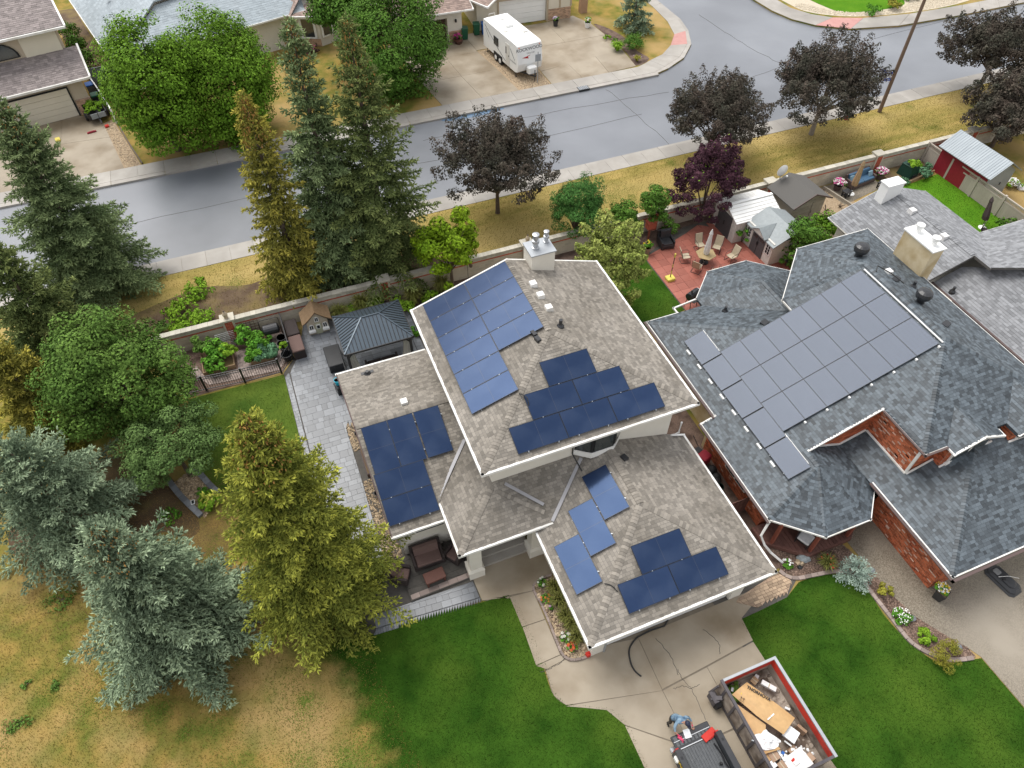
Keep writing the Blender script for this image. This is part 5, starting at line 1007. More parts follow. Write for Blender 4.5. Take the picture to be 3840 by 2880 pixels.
# playhouse
ph = thing('playhouse', 'child size playhouse with thatched brown roof and white arched windows', 'playhouse', (.17, 32.1, .03))
MB().box(-.6, .62, -.42, .5, 0, .95).build('wall', 'play_beige', ph)
MB().solid([(-.6, -.42, .95), (.62, -.42, .95), (.62, -.36, .95), (-.6, -.36, .95)], [(-.02, -.42, 1.55), (.04, -.42, 1.55), (.04, -.36, 1.55), (-.02, -.36, 1.55)]).build('gable', 'play_beige', ph)
for s in (-1, 1):
    b = MB(); n = 5
    for k in range(n):
        f = lambda t: (.01 + s * (.86 * t), 1.78 - .95 * t + .22 * t * t)
        (x0, z0), (x1, z1) = f(k / n), f((k + 1) / n); b.solid([(x0, -.52 - .05 * k / n, z0 - .06), (x1, -.55, z1 - .06), (x1, .62, z1 - .06), (x0, .6, z0 - .06)], [(x0, -.52 - .05 * k / n, z0), (x1, -.55, z1), (x1, .62, z1), (x0, .6, z0)])
    b.build('roof', 'thatch', ph)
for x, z, w, h in ((-.38, .42, .3, .4), (.42, .42, .3, .4), (.01, .98, .26, .36)):
    a = [(x + w / 2 * math.cos(t), z + h * .6 + h * .4 * math.sin(t)) for t in np.linspace(0, PI, 9)]; o = [(x + w / 2, z), *a, (x - w / 2, z)]
    wn = MB().solid([(px, -.43, pz_) for px, pz_ in o], [(px, -.47, pz_) for px, pz_ in o]).build('window', 'white_paint', ph)
    b = MB()
    for sx in (-1, 1):
        for zz, hh in ((z + .06, h * .34), (z + h * .5, h * .36)): b.box(x + sx * w * .19 - w * .14, x + sx * w * .19 + w * .14, -.48, -.465, zz, zz + hh)
    b.build('pane', 'window_black', wn)
dr = MB().box(-.16, .2, -.46, -.42, .02, .82).build('door', 'play_green', ph)
MB().box(-.1, .14, -.49, -.46, .42, .76).build('door_window', 'white_paint', dr); MB().box(-.06, .1, -.5, -.488, .47, .7).build('pane', 'window_black', dr)
for x in (-.38, .42): MB().rbox(x - .2, x + .2, -.6, -.42, .28, .42, .03).build('flower_box', 'white_paint', ph)
# composter, pots, trellis, raised beds
cp = thing('composter', 'black tumbler composter on a tube frame by the block wall', 'composter', (-2.45, 32.3, 0))
MB().tube([(-.5, 0, .75), (-.46, 0, .75), (-.4, 0, .75), (.4, 0, .75), (.46, 0, .75), (.5, 0, .75)], [.1, .22, .31, .31, .22, .1], 14).build('drum', 'black_plastic', cp)
for x in (-.56, .56): MB().tube([(x, -.3, 0), (x, 0, .85), (x, .3, 0)], .02, 5).build('stand', 'iron_black', cp)
MB().tube([(-.56, .2, .1), (-.56, .25, 1.25), (-.45, .26, 1.34), (.45, .26, 1.34), (.56, .25, 1.25), (.56, .2, .1)], .022, 6).build('frame', 'iron_black', cp)
def pot(label, c, r, h, m, name='plant_pot', top=None):
    t = thing(name, label, 'pot', (c[0], c[1], c[2] if len(c) > 2 else .02)); MB().lathe((0, 0, 0), [(r * .72, 0), (r, h), (r * 1.08, h), (r * 1.08, h * .93), (r * .92, h * .9)], 12).build('pot_body', m, t); MB().lathe((0, 0, 0), [(r * .9, h * .86), (r * .9, h * .9)], 10).build('soil', 'soil', t); return t
pot('empty black pot beside the iron fence, rear of the pair', (-2.02, 31.75), .27, .42, 'black_plastic'); pot('empty black pot beside the iron fence, front of the pair', (-2.1, 31.3), .25, .4, 'black_plastic')
pot('black pot with leafy green plant by the gate', (-2.0, 30.95), .2, .4, 'black_plastic'); pot('large round black pot inside the iron gate', (-1.98, 30.3), .3, .45, 'black_plastic')
tl = thing('trellis', 'small brown wooden trellis leaning against the block wall', 'trellis', (-3.6, 33.0, 0))
for k in range(6): MB().bar((-.5 + .2 * k, 0, .2), (-.55 + .22 * k, .03, 1.15), .02).build('slat', 'wood_dark', tl)
for k in range(4): MB().bar((-.55, 0, .45 + .2 * k), (.6, 0, .45 + .2 * k), .018).build('slat', 'wood_dark', tl)
tw = thing('wire_trellis', 'curved wire mesh trellis in the vegetable garden', 'trellis', (-4.9, 32.4, 0)); 
for k in range(10): MB().bar((-.6 + .11 * k, 0, 0), (-.5 + .09 * k, .1, 1.3), .012).build('wire', 'galvanised', tw)
for k in range(9): MB().bar((-.6, 0, .2 + .13 * k), (.45, .05, .2 + .13 * k), .012).build('wire', 'galvanised', tw)
for (x0, x1, y0, y1, l) in ((-6.6, -4.85, 30.7, 32.7, 'left raised vegetable bed with leafy plants'), (-4.0, -2.7, 30.55, 32.7, 'right raised vegetable bed with pale cabbage leaves'), (-7.9, -7.4, 30, 31.5, 'narrow raised bed beside the shrub')):
    t = thing('raised_bed', l, 'garden bed', ((x0 + x1) / 2, (y0 + y1) / 2, 0))
    for a in ((x0, x1, y0, y0 + .05), (x0, x1, y1 - .05, y1), (x0, x0 + .05, y0 + .05, y1 - .05), (x1 - .05, x1, y0 + .05, y1 - .05)): MB().box(*a, 0, .3).build('plank', 'wood_tan', t, world=True)
    MB().box(x0 + .05, x1 - .05, y0 + .05, y1 - .05, .1, .24).build('soil', 'soil', t, world=True)
sg = thing('solar_light', 'small white framed solar garden light in the gravel bed', 'garden light', (-7.98,22.39,0.02)); MB().box(-.09, .09, -.13, .13, .12, .15).build('frame', 'white_paint', sg); MB().box(-.06, .06, -.1, .1, .15, .155).build('cell', 'glass_dark', sg); MB().box(-.02, .02, -.02, .02, 0, .12).build('stake', 'iron_black', sg)
for c, l in (((.55, 23.4), 'black pot sunk in the pebbles under the side eave'), ((.6, 19.5), 'black pot among the pebbles near the lower panel edge')): pot(l, c, .2, .3, 'black_plastic')
tr_ = thing('planter_trough', 'long dark planter trough against the side wall', 'planter', (.55, 21.55, 0)); MB().rbox(-.2, .18, -.85, .8, 0, .32, .03).build('trough', 'fascia_brown', tr_); MB().box(-.15, .13, -.8, .75, .3, .33).build('soil', 'soil', tr_)
wc = thing('garden_hook', 'black shepherd hook with hanging ornament by the block wall', 'garden hook', (9.9, 32.7, 0)); MB().tube([(0, 0, 0), (0, 0, 1.5), (.08, 0, 1.65), (.2, 0, 1.6), (.22, 0, 1.45)], .014, 5).build('hook', 'iron_black', wc); MB().lathe((.22, 0, 1.15), [(.01, 0), (.1, .08), (.12, .2), (.02, .3)], 8).build('ornament', 'bark', wc)
# hose on the driveway
hz = [(x, y, .06) for x, y in smooth_poly([(9.34,8.59), (8.88,8.41), (8.56,8.14), (8.40,7.67), (8.40,7.35), (8.50,7.10), (8.56,7.03)], 8, False)]
h0 = MB(); h0.tube([(*(10.97,8.87), .5), (*(10.93,8.84), .06), (*(10.50,8.54), .06), (*(9.85,8.60), .06)] + hz[3:], .035, 6); tag(h0.build('hose', 'hose_black'), 'black hose snaking from the garage door over the driveway', 'hose')
st = thing('fuel_can', 'small red can at the garage corner beside the flower bed', 'can', (6.85, 8.62, .03)); MB().rbox(-.1, .1, -.09, .09, 0, .24, .02).build('can_body', 'paint_red', st); MB().lathe((.04, 0, .24), [(.03, 0), (.03, .06)], 8).build('spout', 'paint_red', st)
# ------------------------------------------------------------------ neighbour's back patio
def sling_chair(label, loc, rz):
    t = thing('patio_chair', label, 'chair', loc, rz, 'tan sling chairs around the patio table')
    MB().solid([(-.25, -.25, .4), (.25, -.25, .4), (.25, .22, .36), (-.25, .22, .36)], [(-.25, -.25, .43), (.25, -.25, .43), (.25, .22, .39), (-.25, .22, .39)]).build('seat', 'sling_tan', t)
    MB().solid([(-.25, .22, .38), (.25, .22, .38), (.25, .25, .36), (-.25, .25, .36)], [(-.24, .42, 1.02), (.24, .42, 1.02), (.24, .45, 1.02), (-.24, .45, 1.02)]).build('backrest', 'sling_tan', t)
    for s in (-1, 1):
        x = s * .28
        MB().tube([(x, .3, .65), (x, -.1, .66), (x, -.28, .6), (x, -.3, .4), (x, -.3, .03), (x, .3, .03)], .017, 5).build('frame', 'fascia_brown', t); MB().tube([(x, .22, .38), (x, .44, 1.03)], .017, 5).build('frame', 'fascia_brown', t)
    MB().tube([(-.28, .3, .03), (.28, .3, .03)], .017, 5).build('foot_bar', 'fascia_brown', t); return t
tb = thing('patio_table', 'octagonal tan patio table on the red pavers', 'table', (24.85, 28.85, .05))
MB().prism([(.66 * math.cos(a), .66 * math.sin(a)) for a in np.linspace(.3, .3 + 2 * PI, 7)[:-1]], .68, .72).build('table_top', 'table_tan', tb); MB().lathe((0, 0, 0), [(.3, 0), (.3, .06), (.06, .1), (.06, .68)], 10).build('pedestal', 'iron_black', tb)
def closed_umbrella(label, loc, h, r, m, base=True, lean=(0, 0)):
    t = thing('umbrella', label, 'umbrella', loc); MB().tube([(0, 0, 0), (lean[0], lean[1], h)], .025, 6).build('pole', 'white_paint' if m == 'canvas_white' else 'iron_black', t)
    b = MB(); n = 14; pr = [(.28, .9), (.40, 1.0), (.62, .75), (.84, .5), (.86, .62), (.94, .36), (1.0, .06)]
    rows = []
    for f, k in pr: rows.append([(lean[0] * f + r * k * (1 + .22 * (j % 2)) * math.cos(2 * PI * j / n), lean[1] * f + r * k * (1 + .22 * (j % 2)) * math.sin(2 * PI * j / n), h * f) for j in range(n)])
    for a, c in zip(rows, rows[1:]):
        for j in range(n): b.face([a[j], a[(j + 1) % n], c[(j + 1) % n], c[j]])
    b.build('canopy', m, t)
    if base: MB().lathe((0, 0, 0), [(.27, 0), (.27, .05), (.06, .1), (.05, .3)], 12).build('base', 'white_paint', t)
    return t
closed_umbrella('closed white umbrella standing through the patio table', (24.85, 28.85, .05), 2.65, .17, 'canvas_white')
for (x, y, rz, l) in ((25.25, 30.1, -.1, 'tan sling chair behind the white umbrella'), (26.15, 29.5, -.85, 'tan sling chair at the rear right of the patio table'), (26.55, 28.35, -1.35, 'tan sling chair pulled away on the right of the table'), (23.75, 29.45, 1.3, 'tan sling chair left of the patio table, seen from the side'), (23.95, 28.3, 2.2, 'tan sling chair at the front left of the table'), (24.85, 27.4, 3.0, 'tan sling chair half hidden by the neighbour roof edge')): sling_chair(l, (x, y, .05), rz)
sofa('armchair', 'black covered lounge chair on the red patio by the block wall', 'chair', (23.35, 31.3, .05), -.15, .95, 'black_plastic', .95, .95, True, seats=1)
fg = thing('pole_stand', 'yellow based pole stand with black and yellow bands on the red patio', 'pole stand', (21.95, 28.2, .05)); MB().rbox(-.28, .28, -.25, .25, 0, .2, .06).build('base', 'yellow_plastic', fg)
for k in range(6): MB().lathe((0, 0, .2 + .27 * k), [(.03, 0), (.03, .26)], 8).build('pole_band', 'yellow_plastic' if k in (1, 3) else 'fascia_brown', fg)
MB().lathe((0, 0, 1.82), [(.055, 0), (.055, .26), (.02, .28)], 8).build('pole_tip', 'yellow_plastic', fg)
pot('beige urn with leafy flowers at the edge of the red patio', (21.75, 31.0, .02), .27, .6, 'terracotta')
bq = thing('barbecue', 'black barrel barbecue by the corner of the neighbour roof', 'barbecue', (21.9, 25.6, .05), .35); MB().tube([(-.42, 0, .95), (-.4, 0, .95), (.4, 0, .95), (.42, 0, .95)], [.12, .26, .26, .12], 14).build('barrel', 'black_plastic', bq)
for sx in (-.32, .32):
    for sy in (-.2, .2): MB().bar((sx, sy * .6, .8), (sx, sy * 1.2, 0), .035).build('leg', 'iron_black', bq)
MB().box(.45, .75, -.25, .25, .85, .9).build('side_shelf', 'galvanised', bq); MB().box(-.45, .45, -.48, -.27, .8, .83).build('front_shelf', 'iron_black', bq); MB().lathe((-.2, 0, 1.2), [(.05, 0), (.05, .2)], 8).build('chimney', 'iron_black', bq)
rock(21.6, 32.2, .32, 'tall beige stone against the block wall by the small trees', 'terracotta').scale = (1, 1, 1.8)
rs = thing('bird_house', 'red bird house on a red post in front of the block wall', 'bird house', (22.6, 32.3, 0)); MB().box(-.05, .05, -.05, .05, 0, 1.0).build('post', 'wood_red', rs); MB().box(-.28, .28, -.2, .2, 1.0, 1.5).build('box', 'band_red', rs); MB().solid([(-.34, -.26, 1.5), (.34, -.26, 1.5), (.34, .26, 1.5), (-.34, .26, 1.5)], [(-.34, -.02, 1.72), (.34, -.02, 1.72), (.34, .02, 1.72), (-.34, .02, 1.72)]).build('roof', 'band_red', rs)
# sheds
s1 = thing('shed', 'off white plastic shed with grey door and ribbed white roof beside the purple tree', 'shed', (29.2, 31.1, 0))
MB().box(-1.6, 1.6, -1.25, 1.25, 0, 1.75).build('wall', 'shed_white', s1); MB().solid([(-1.6, -1.25, 1.75), (-1.55, -1.25, 1.75), (-1.55, 1.25, 1.75), (-1.6, 1.25, 1.75)], [(-1.6, -.03, 2.25), (-1.55, -.03, 2.25), (-1.55, .03, 2.25), (-1.6, .03, 2.25)]).build('gable', 'shed_white', s1)
for s in (-1, 1):
    rf = MB().solid([(-1.75, 0, 2.26), (1.75, 0, 2.26), (1.75, s * 1.4, 1.7), (-1.75, s * 1.4, 1.7)], [(-1.75, 0, 2.32), (1.75, 0, 2.32), (1.75, s * 1.4, 1.76), (-1.75, s * 1.4, 1.76)]).build('roof', 'white_paint', s1)
    for k in range(6): f = (k + .5) / 6; MB().bar((-1.74, s * 1.4 * f, 2.33 - .56 * f), (1.74, s * 1.4 * f, 2.33 - .56 * f), .02, .025).build('roof_rib', 'shed_white', rf)
MB().bar((-1.75, 0, 2.34), (1.75, 0, 2.34), .22, .04).build('ridge_cap', 'white_paint', s1)
d_ = MB().box(-1.65, -1.6, -.75, .75, .05, 1.7).build('door', 'shed_door', s1); MB().box(-1.68, -1.65, -.05, .02, .8, 1.1).build('handle', 'iron_black', d_)
for k in range(9): MB().box(-1.58 + .35 * k, -1.26 + .35 * k, -1.27, -1.25, .02, 1.7).build('wall_panel', 'shed_white', s1)
so_ = thing('wall_ornament', 'dark curled metal ornament hanging on the side of the off white shed', 'ornament', (28.4, 29.8, .8)); MB().tube([(0, 0, 0), (.1, 0, .3), (-.02, 0, .55), (.12, 0, .75), (.28, 0, .6), (.2, 0, .5)], .014, 4).build('curl', 'iron_black', so_); MB().tube([(.05, 0, .2), (.25, 0, .35), (.22, 0, .2)], .012, 4).build('curl', 'iron_black', so_)
s2 = thing('shed', 'small shed with grey tile roof, dormer and dark double doors', 'shed', (29.9, 28.45, 0), math.radians(2))
MB().box(-1.45, 1.3, -1.35, 1.35, 0, 1.75).build('wall', 'shed_white', s2)
for s in (-1, 1):
    P = [planar([(s * 1.6, -1.5, 1.62), (s * 1.6, 1.5, 1.62), (0, 1.5, 2.35), (0, -1.5, 2.35)])]; rf = MB().slab(P[0], .07).build('roof', 'slate_tile', s2); lay(rf, P, 'tile', 'slate_tile', [.5], .4, gap=.004, hb=(.016,), ht=.003, cap=40)
P = [planar(p) for p in ([(-1.75, -.72, 1.75), (-1.75, 0, 2.2), (-.4, 0, 2.2), (-1.45, -.72, 1.75)], [(-1.75, .72, 1.75), (-1.75, 0, 2.2), (-.4, 0, 2.2), (-1.45, .72, 1.75)])]
dm = MB(); [dm.slab(p, .05) for p in P]; dm = dm.build('dormer_roof', 'slate_tile', s2); lay(dm, P, 'tile', 'slate_tile', [.4], .35, gap=.004, hb=(.014,), ht=.003, cap=20)
MB().solid([(-1.68, -.62, 1.7), (-1.62, -.62, 1.7), (-1.62, .62, 1.7), (-1.68, .62, 1.7)], [(-1.68, -.03, 2.12), (-1.62, -.03, 2.12), (-1.62, .03, 2.12), (-1.68, .03, 2.12)]).build('dormer_gable', 'shed_white', s2)
for s in (-1, 1):
    dd = MB().box(-1.5, -1.45, min(.02 * s, s * .62), max(.02 * s, s * .62), .05, 1.72).build('door', 'shed_door', s2)
    for a in (0, 1):
        for b in (0, 1): y = s * (.2 + .22 * a); MB().box(-1.52, -1.5, y - .08, y + .08, 1.22 + .2 * b, 1.39 + .2 * b).build('pane', 'glass_dark', dd)
    MB().box(-1.54, -1.5, s * .05 - .015, s * .05 + .015, .8, 1.05).build('handle', 'iron_black', dd)
    wn = MB().box(-1.49, -1.45, s * 1.0 - .22, s * 1.0 + .22, .75, 1.5).build('window', 'white_paint', s2)
    for a in (-1, 1):
        for b in range(3): MB().box(-1.51, -1.49, s * 1.0 + a * .1 - .07, s * 1.0 + a * .1 + .07, .82 + .22 * b, .99 + .22 * b).build('pane', 'window_black', wn)
s3 = thing('shed', 'weathered grey wooden shed with shingled gable roof and plank walls', 'shed', (33.2, 31.1, 0), math.radians(3))
MB().box(-1.35, 1.35, -1.2, 1.1, 0, 1.95).build('wall', 'wood_grey', s3)
for s in (-1, 1):
    P = [planar([(s * 1.62, -1.55, 1.92), (s * 1.62, 1.3, 1.92), (0, 1.3, 2.62), (0, -1.55, 2.62)])]; rf = MB().slab(P[0], .06).build('roof', 'roof_felt', s3); lay(rf, P, 'shingle', 'shingle_ash', [.25, .33], .15, gap=.003, hb=(.012, .007), ht=.001, cap=60, seed=90 + s)
for k in range(11): MB().box(-1.36, 1.36, -1.24 - .008 * (k % 2), -1.2, .05 + .17 * k, .21 + .17 * k).build('plank', 'wood_grey', s3)
MB().solid([(-1.35, -1.22, 1.95), (1.35, -1.22, 1.95), (1.35, -1.16, 1.95), (-1.35, -1.16, 1.95)], [(-.03, -1.22, 2.53), (.03, -1.22, 2.53), (.03, -1.16, 2.53), (-.03, -1.16, 2.53)]).build('gable', 'wood_grey', s3)
for s in (-1, 1): MB().bar((0, -1.56, 2.63), (s * 1.62, -1.56, 1.93), .05, .1).build('bargeboard', 'fascia_brown', s3)
MB().box(.3, 1.1, -1.27, -1.24, .05, 1.8).build('door', 'wood_grey', s3); MB().box(.34, .38, -1.29, -1.27, .9, 1.1).build('handle', 'iron_black', s3)
sd_ = thing('satellite_dish', 'pale grey satellite dish on the grey shed roof ridge', 'satellite dish', (32.4, 32.3, 2.5)); b = MB()
rows = [[(.42 * k * math.cos(a), -.12 + .25 * k * k * .5, .5 + .42 * k * math.sin(a)) for a in np.linspace(0, 2 * PI, 19)[:-1]] for k in (.02, .4, .75, 1.0)]
for a, c in zip(rows, rows[1:]):
    for j in range(18): b.face([a[j], a[(j + 1) % 18], c[(j + 1) % 18], c[j]])
b.build('dish', 'white_trim', sd_); MB().tube([(0, 0, -.3), (0, .05, .45)], .03, 6).build('mast', 'galvanised', sd_); MB().tube([(0, 0, .1), (.1, -.45, .3)], .015, 5).build('arm', 'galvanised', sd_); MB().cbox((.1, -.45, .27), (.1, .1, .08)).build('receiver', 'white_paint', sd_)
s4 = thing('shed', 'red shed with a streaked corrugated metal roof behind the vinyl fence', 'shed', (47.6, 29.9, 0), math.radians(2))
MB().box(-1.15, 1.25, -2.3, 1.9, 0, 1.9).build('wall', 'barn_red', s4)
for s in (-1, 1):
    rf = MB().solid([(.05, -2.6, 2.9), (.05, 2.1, 2.9), (.05 + s * 1.5, 2.1, 1.95), (.05 + s * 1.5, -2.6, 1.95)], [(.05, -2.6, 2.95), (.05, 2.1, 2.95), (.05 + s * 1.5, 2.1, 2.0), (.05 + s * 1.5, -2.6, 2.0)]).build('roof', 'tin', s4)
    for k in range(24): y = -2.5 + .195 * k; MB().bar((.05, y, 2.96), (.05 + s * 1.5, y, 2.01), .03, .025).build('roof_rib', 'tin', rf)
MB().solid([(-1.15, -2.34, 0), (1.25, -2.34, 0), (1.25, -2.3, 0), (-1.15, -2.3, 0)], [(-1.15, -2.34, 1.95), (1.25, -2.34, 1.95), (1.25, -2.3, 1.95), (-1.15, -2.3, 1.95)]).build('front_wall', 'tin', s4)
MB().solid([(-1.15, -2.34, 1.95), (1.25, -2.34, 1.95), (1.25, -2.3, 1.95), (-1.15, -2.3, 1.95)], [(0, -2.34, 2.82), (.1, -2.34, 2.82), (.1, -2.3, 2.82), (0, -2.3, 2.82)]).build('gable', 'tin', s4); MB().box(.3, .34, -2.4, -2.36, 1.0, 1.2).build('handle', 'iron_black', s4)
# third yard: sofa, umbrellas, tables, compost bin
sofa('sofa', 'slate blue outdoor sofa with pillows against the block wall', 'sofa', (40.1, 32.35, .03), .12, 2.3, 'fascia_brown', .85, .85, True, 'sofa_blue', seats=2)
for x, l in ((39.3, 'striped pale blue pillow at the left end of the blue sofa'), (40.95, 'striped pale blue pillow at the right end of the blue sofa')):
    o = MB().rbox(-.2, .2, -.07, .07, 0, .36, .05).build('pillow', 'pillow_blue'); o.location = (x, 32.35, .5); o.rotation_euler = (-.35, 0, .1); tag(o, l, 'pillow')
closed_umbrella('closed tan umbrella in front of the blue sofa', (38.7, 31.5, .03), 2.75, .2, 'canvas_tan')
closed_umbrella('closed dark brown umbrella at the edge of the third lawn', (44.6, 25.0, 0), 1.9, .2, 'canvas_dark', True, (.5, .8))
for (x, y, l) in ((38.15, 31.4, 'small dark side table at the left of the blue sofa'), (41.2, 31.3, 'small dark side table at the right of the blue sofa')): low_table(l, (x, y, .02), .2, .55, .5, .5, 'iron_black')
pot('pot of pink and white petunias left of the blue sofa', (38.1, 32.3, .02), .3, .45, 'fascia_brown'); pot('pot of white and pink petunias right of the blue sofa', (41.9, 32.3, .02), .3, .45, 'fascia_brown')
cb = thing('compost_bin', 'dark green square compost bin in the corner of the third yard', 'compost bin', (44.1, 31.9, 0), .2); MB().solid([(-.55, -.55, 0), (.55, -.55, 0), (.55, .55, 0), (-.55, .55, 0)], [(-.45, -.45, .95), (.45, -.45, .95), (.45, .45, .95), (-.45, .45, .95)]).build('bin_body', 'compost_green', cb); MB().rbox(-.48, .48, -.48, .48, .95, 1.03, .04).build('lid', 'compost_green', cb); MB().box(-.2, .2, -.57, -.53, .05, .35).build('hatch', 'black_plastic', cb)
gb = thing('raised_bed', 'low timber edged bed beside the tan vinyl fence', 'garden bed', (45, 31.6, 0)); MB().bar((42.6, 30.9, .1), (46.3, 31.5, .1), .1, .2).build('timber', 'wood_tan', gb, world=True); MB().bar((42.5, 30.9, .1), (42.2, 32.9, .1), .1, .2).build('timber', 'wood_tan', gb, world=True); MB().prism([(42.6, 31), (46.3, 31.6), (46.3, 33), (42.3, 33)], .02, .12).build('soil', 'soil', gb, world=True)
sw = thing('timber_edging', 'grey timber edging between the gravel and the blue sofa', 'edging', (37.5, 30, 0)); MB().bar((37.3, 32.8, .12), (38.2, 28.0, .12), .1, .24).build('timber', 'wood_grey', sw, world=True)
for c, l in (((44.0, 24.4), 'dark round backed patio chair left of the dark umbrella'), ((47.9, 23.0), 'dark round backed chair beyond the vinyl fence')):
    t = thing('patio_chair', l, 'chair', (*c, 0), .5); MB().lathe((0, 0, .38), [(.26, 0), (.28, .05), (.2, .08)], 12).build('seat', 'canvas_dark', t); MB().solid([(.26 * math.cos(a), .2, .75 + .35 * math.sin(a)) for a in np.linspace(0, 2 * PI, 13)[:-1]], [(.26 * math.cos(a), .25, .75 + .35 * math.sin(a)) for a in np.linspace(0, 2 * PI, 13)[:-1]]).build('backrest', 'canvas_dark', t)
    for a in range(4): MB().box(.2 * math.cos(a * PI / 2 + .78) - .02, .2 * math.cos(a * PI / 2 + .78) + .02, .2 * math.sin(a * PI / 2 + .78) - .02, .2 * math.sin(a * PI / 2 + .78) + .02, 0, .4).build('leg', 'iron_black', t)
for c, l in (((36.96,32.14), 'small brown dug patch left of the gravel by the grey shed'), ((37.05,30.56), 'small brown shrub stump in the middle of the gravel'), ((35.79,30.53), 'small brown shrub stump at the front of the gravel')):
    t = thing('stump', l, 'stump', (*c, 0)); b = MB()
    for k in range(9): a = U(0, 6.28); b.bar((0, 0, 0), (.28 * math.cos(a), .28 * math.sin(a), U(.15, .35)), .03)
    b.build('twigs', 'bark', t)
# side passage between the houses
hr = thing('hose_reel', 'yellow hose coil on the ground in the narrow side passage', 'hose', (16.2, 16.1, .02)); b = MB()
for k in range(4): b.tube([(.26 * math.cos(a), .26 * math.sin(a), .05 + .05 * k) for a in np.linspace(0, 2 * PI, 17)], .03, 5)
b.build('coil', 'hose_yellow', hr); MB().tube([(-.2, -.1, .05), (-.5, -.2, .03), (-.6, .1, .03), (-.9, .2, .03)], .02, 5).build('hose_end', 'hose_yellow', hr)
mw = thing('snow_blower', 'red and black garden machine parked in the side passage', 'garden machine', (16.5, 15.4, .02), .3); MB().rbox(-.3, .3, -.35, .2, .2, .7, .08).build('body', 'barn_red', mw); MB().rbox(-.25, .25, .2, .55, .3, .6, .06).build('engine', 'black_plastic', mw)
for s in (-.34, .34): MB().tube([(s - .06, .1, .2), (s + .06, .1, .2)], .2, 12).build('wheel', 'black_rubber', mw); MB().tube([(s * .7, .5, .5), (s * .7, 1.0, 1.0)], .02, 5).build('handle', 'iron_black', mw)
gt = thing('wooden_gate', 'brown wooden gate closing the side passage', 'gate', (16, 12.2, 0))
for k in range(7): MB().box(15.2 + .25 * k, 15.43 + .25 * k, 12.15, 12.19, .05, 1.3).build('plank', 'deck_brown', gt, world=True)
MB().bar((15.2, 12.22, .4), (16.95, 12.22, .4), .05, .1).build('rail', 'deck_brown', gt, world=True); MB().bar((15.2, 12.22, 1.1), (16.95, 12.22, 1.1), .05, .1).build('rail', 'deck_brown', gt, world=True)
bgp = thing('bag_pile', 'black bags piled by the brick wall in the side passage', 'bags', (16.4, 14.3, .02)); [MB().lathe((U(-.3, .3), U(-.4, .4), 0), [(.2, 0), (.27, .15), (.2, .35), (.04, .45)], 9).build('bag', 'black_rubber', bgp, smooth=True) for _ in range(3)]
pot('dark green pot in the side passage near the brick wall window', (16.4, 13.6, .02), .2, .35, 'compost_green')
pc = thing('patio_chair', 'dark chair with a white cushion under the octagonal porch roof', 'chair', (18.4, 9.6, .365), .4); MB().rbox(-.3, .3, -.3, .3, .36, .46, .04).build('cushion', 'canvas_white', pc); MB().box(-.32, .32, -.32, .32, .3, .36).build('seat', 'iron_black', pc); MB().box(-.32, .32, .28, .34, .36, .9).build('backrest', 'iron_black', pc)
for sx in (-.28, .28):
    for sy in (-.28, .28): MB().box(sx - .02, sx + .02, sy - .02, sy + .02, 0, .3).build('leg', 'iron_black', pc)
# black moulded cover on the neighbour driveway and planter by the garage pier
bc = thing('roof_box', 'long black moulded plastic lid lying on the neighbour driveway', 'plastic lid', (25.85, 4.75, .02), math.radians(8)); o = MB(); o.rbox(-.42, .42, -.78, .78, 0, .12, .16); o.rbox(-.36, .36, -.7, .7, .12, .26, .16); o.build('shell', 'black_plastic', bc)
MB().rbox(-.2, .1, .25, .55, .26, .3, .05).build('label_plate', 'bin_grey', bc); MB().rbox(-.22, .22, -.5, .1, .26, .36, .12).build('raised_panel', 'black_plastic', bc); MB().tube([(-.25, .2, .3), (.1, .0, .38), (.5, -.3, .3)], .012, 4).build('strap', 'white_trim', bc)
pl = thing('planter', 'tall square black planter with white and yellow flowers by the brick garage corner', 'planter', (*(22.51,5.22), .02), .35); MB().solid([(-.17, -.17, 0), (.17, -.17, 0), (.17, .17, 0), (-.17, .17, 0)], [(-.24, -.24, .6), (.24, -.24, .6), (.24, .24, .6), (-.24, .24, .6)]).build('planter_body', 'black_plastic', pl); MB().box(-.2, .2, -.2, .2, .55, .61).build('soil', 'soil', pl)
# ------------------------------------------------------------------ street side things
pole = thing('utility_pole', 'tall leaning wooden utility pole on the boulevard', 'utility pole', (48.4, 40.0, 0)); MB().tube([(0, 0, 0), (.05, .25, 10.5)], [.16, .11], 10).build('pole', 'pole_wood', pole); MB().tube([(.17, 0, 0), (.2, .1, 3.0)], .025, 5).build('conduit', 'galvanised', pole)
for (z, rz, l) in ((3.1, 2.2, 'upper blue street name sign on the utility pole'), (2.65, 2.95, 'lower blue street name sign on the utility pole')):
    t = thing('street_sign', l, 'street sign', (48.4, 40.08, z), rz); MB().box(.14, 1.1, -.012, .012, 0, .2).build('sign_plate', 'sign_blue', t); MB().box(.1, .14, -.03, .03, .02, .18).build('bracket', 'galvanised', t)
    for k in range(5): MB().box(.25 + .15 * k, .34 + .15 * k, -.015, .015, .07, .13).build('lettering', 'white_paint', t)
hy = thing('fire_hydrant', 'red and orange fire hydrant glimpsed below the dark street tree', 'hydrant', (45.1, 40.1, 0)); MB().lathe((0, 0, 0), [(.17, 0), (.17, .06), (.12, .08), (.12, .6), (.16, .62), (.16, .68), (.1, .8), (.03, .86)], 12).build('barrel', 'paint_red', hy)
for s in (-1, 1): MB().tube([(0, 0, .5), (s * .2, 0, .5)], .06, 8).build('outlet', 'petal_orange', hy)
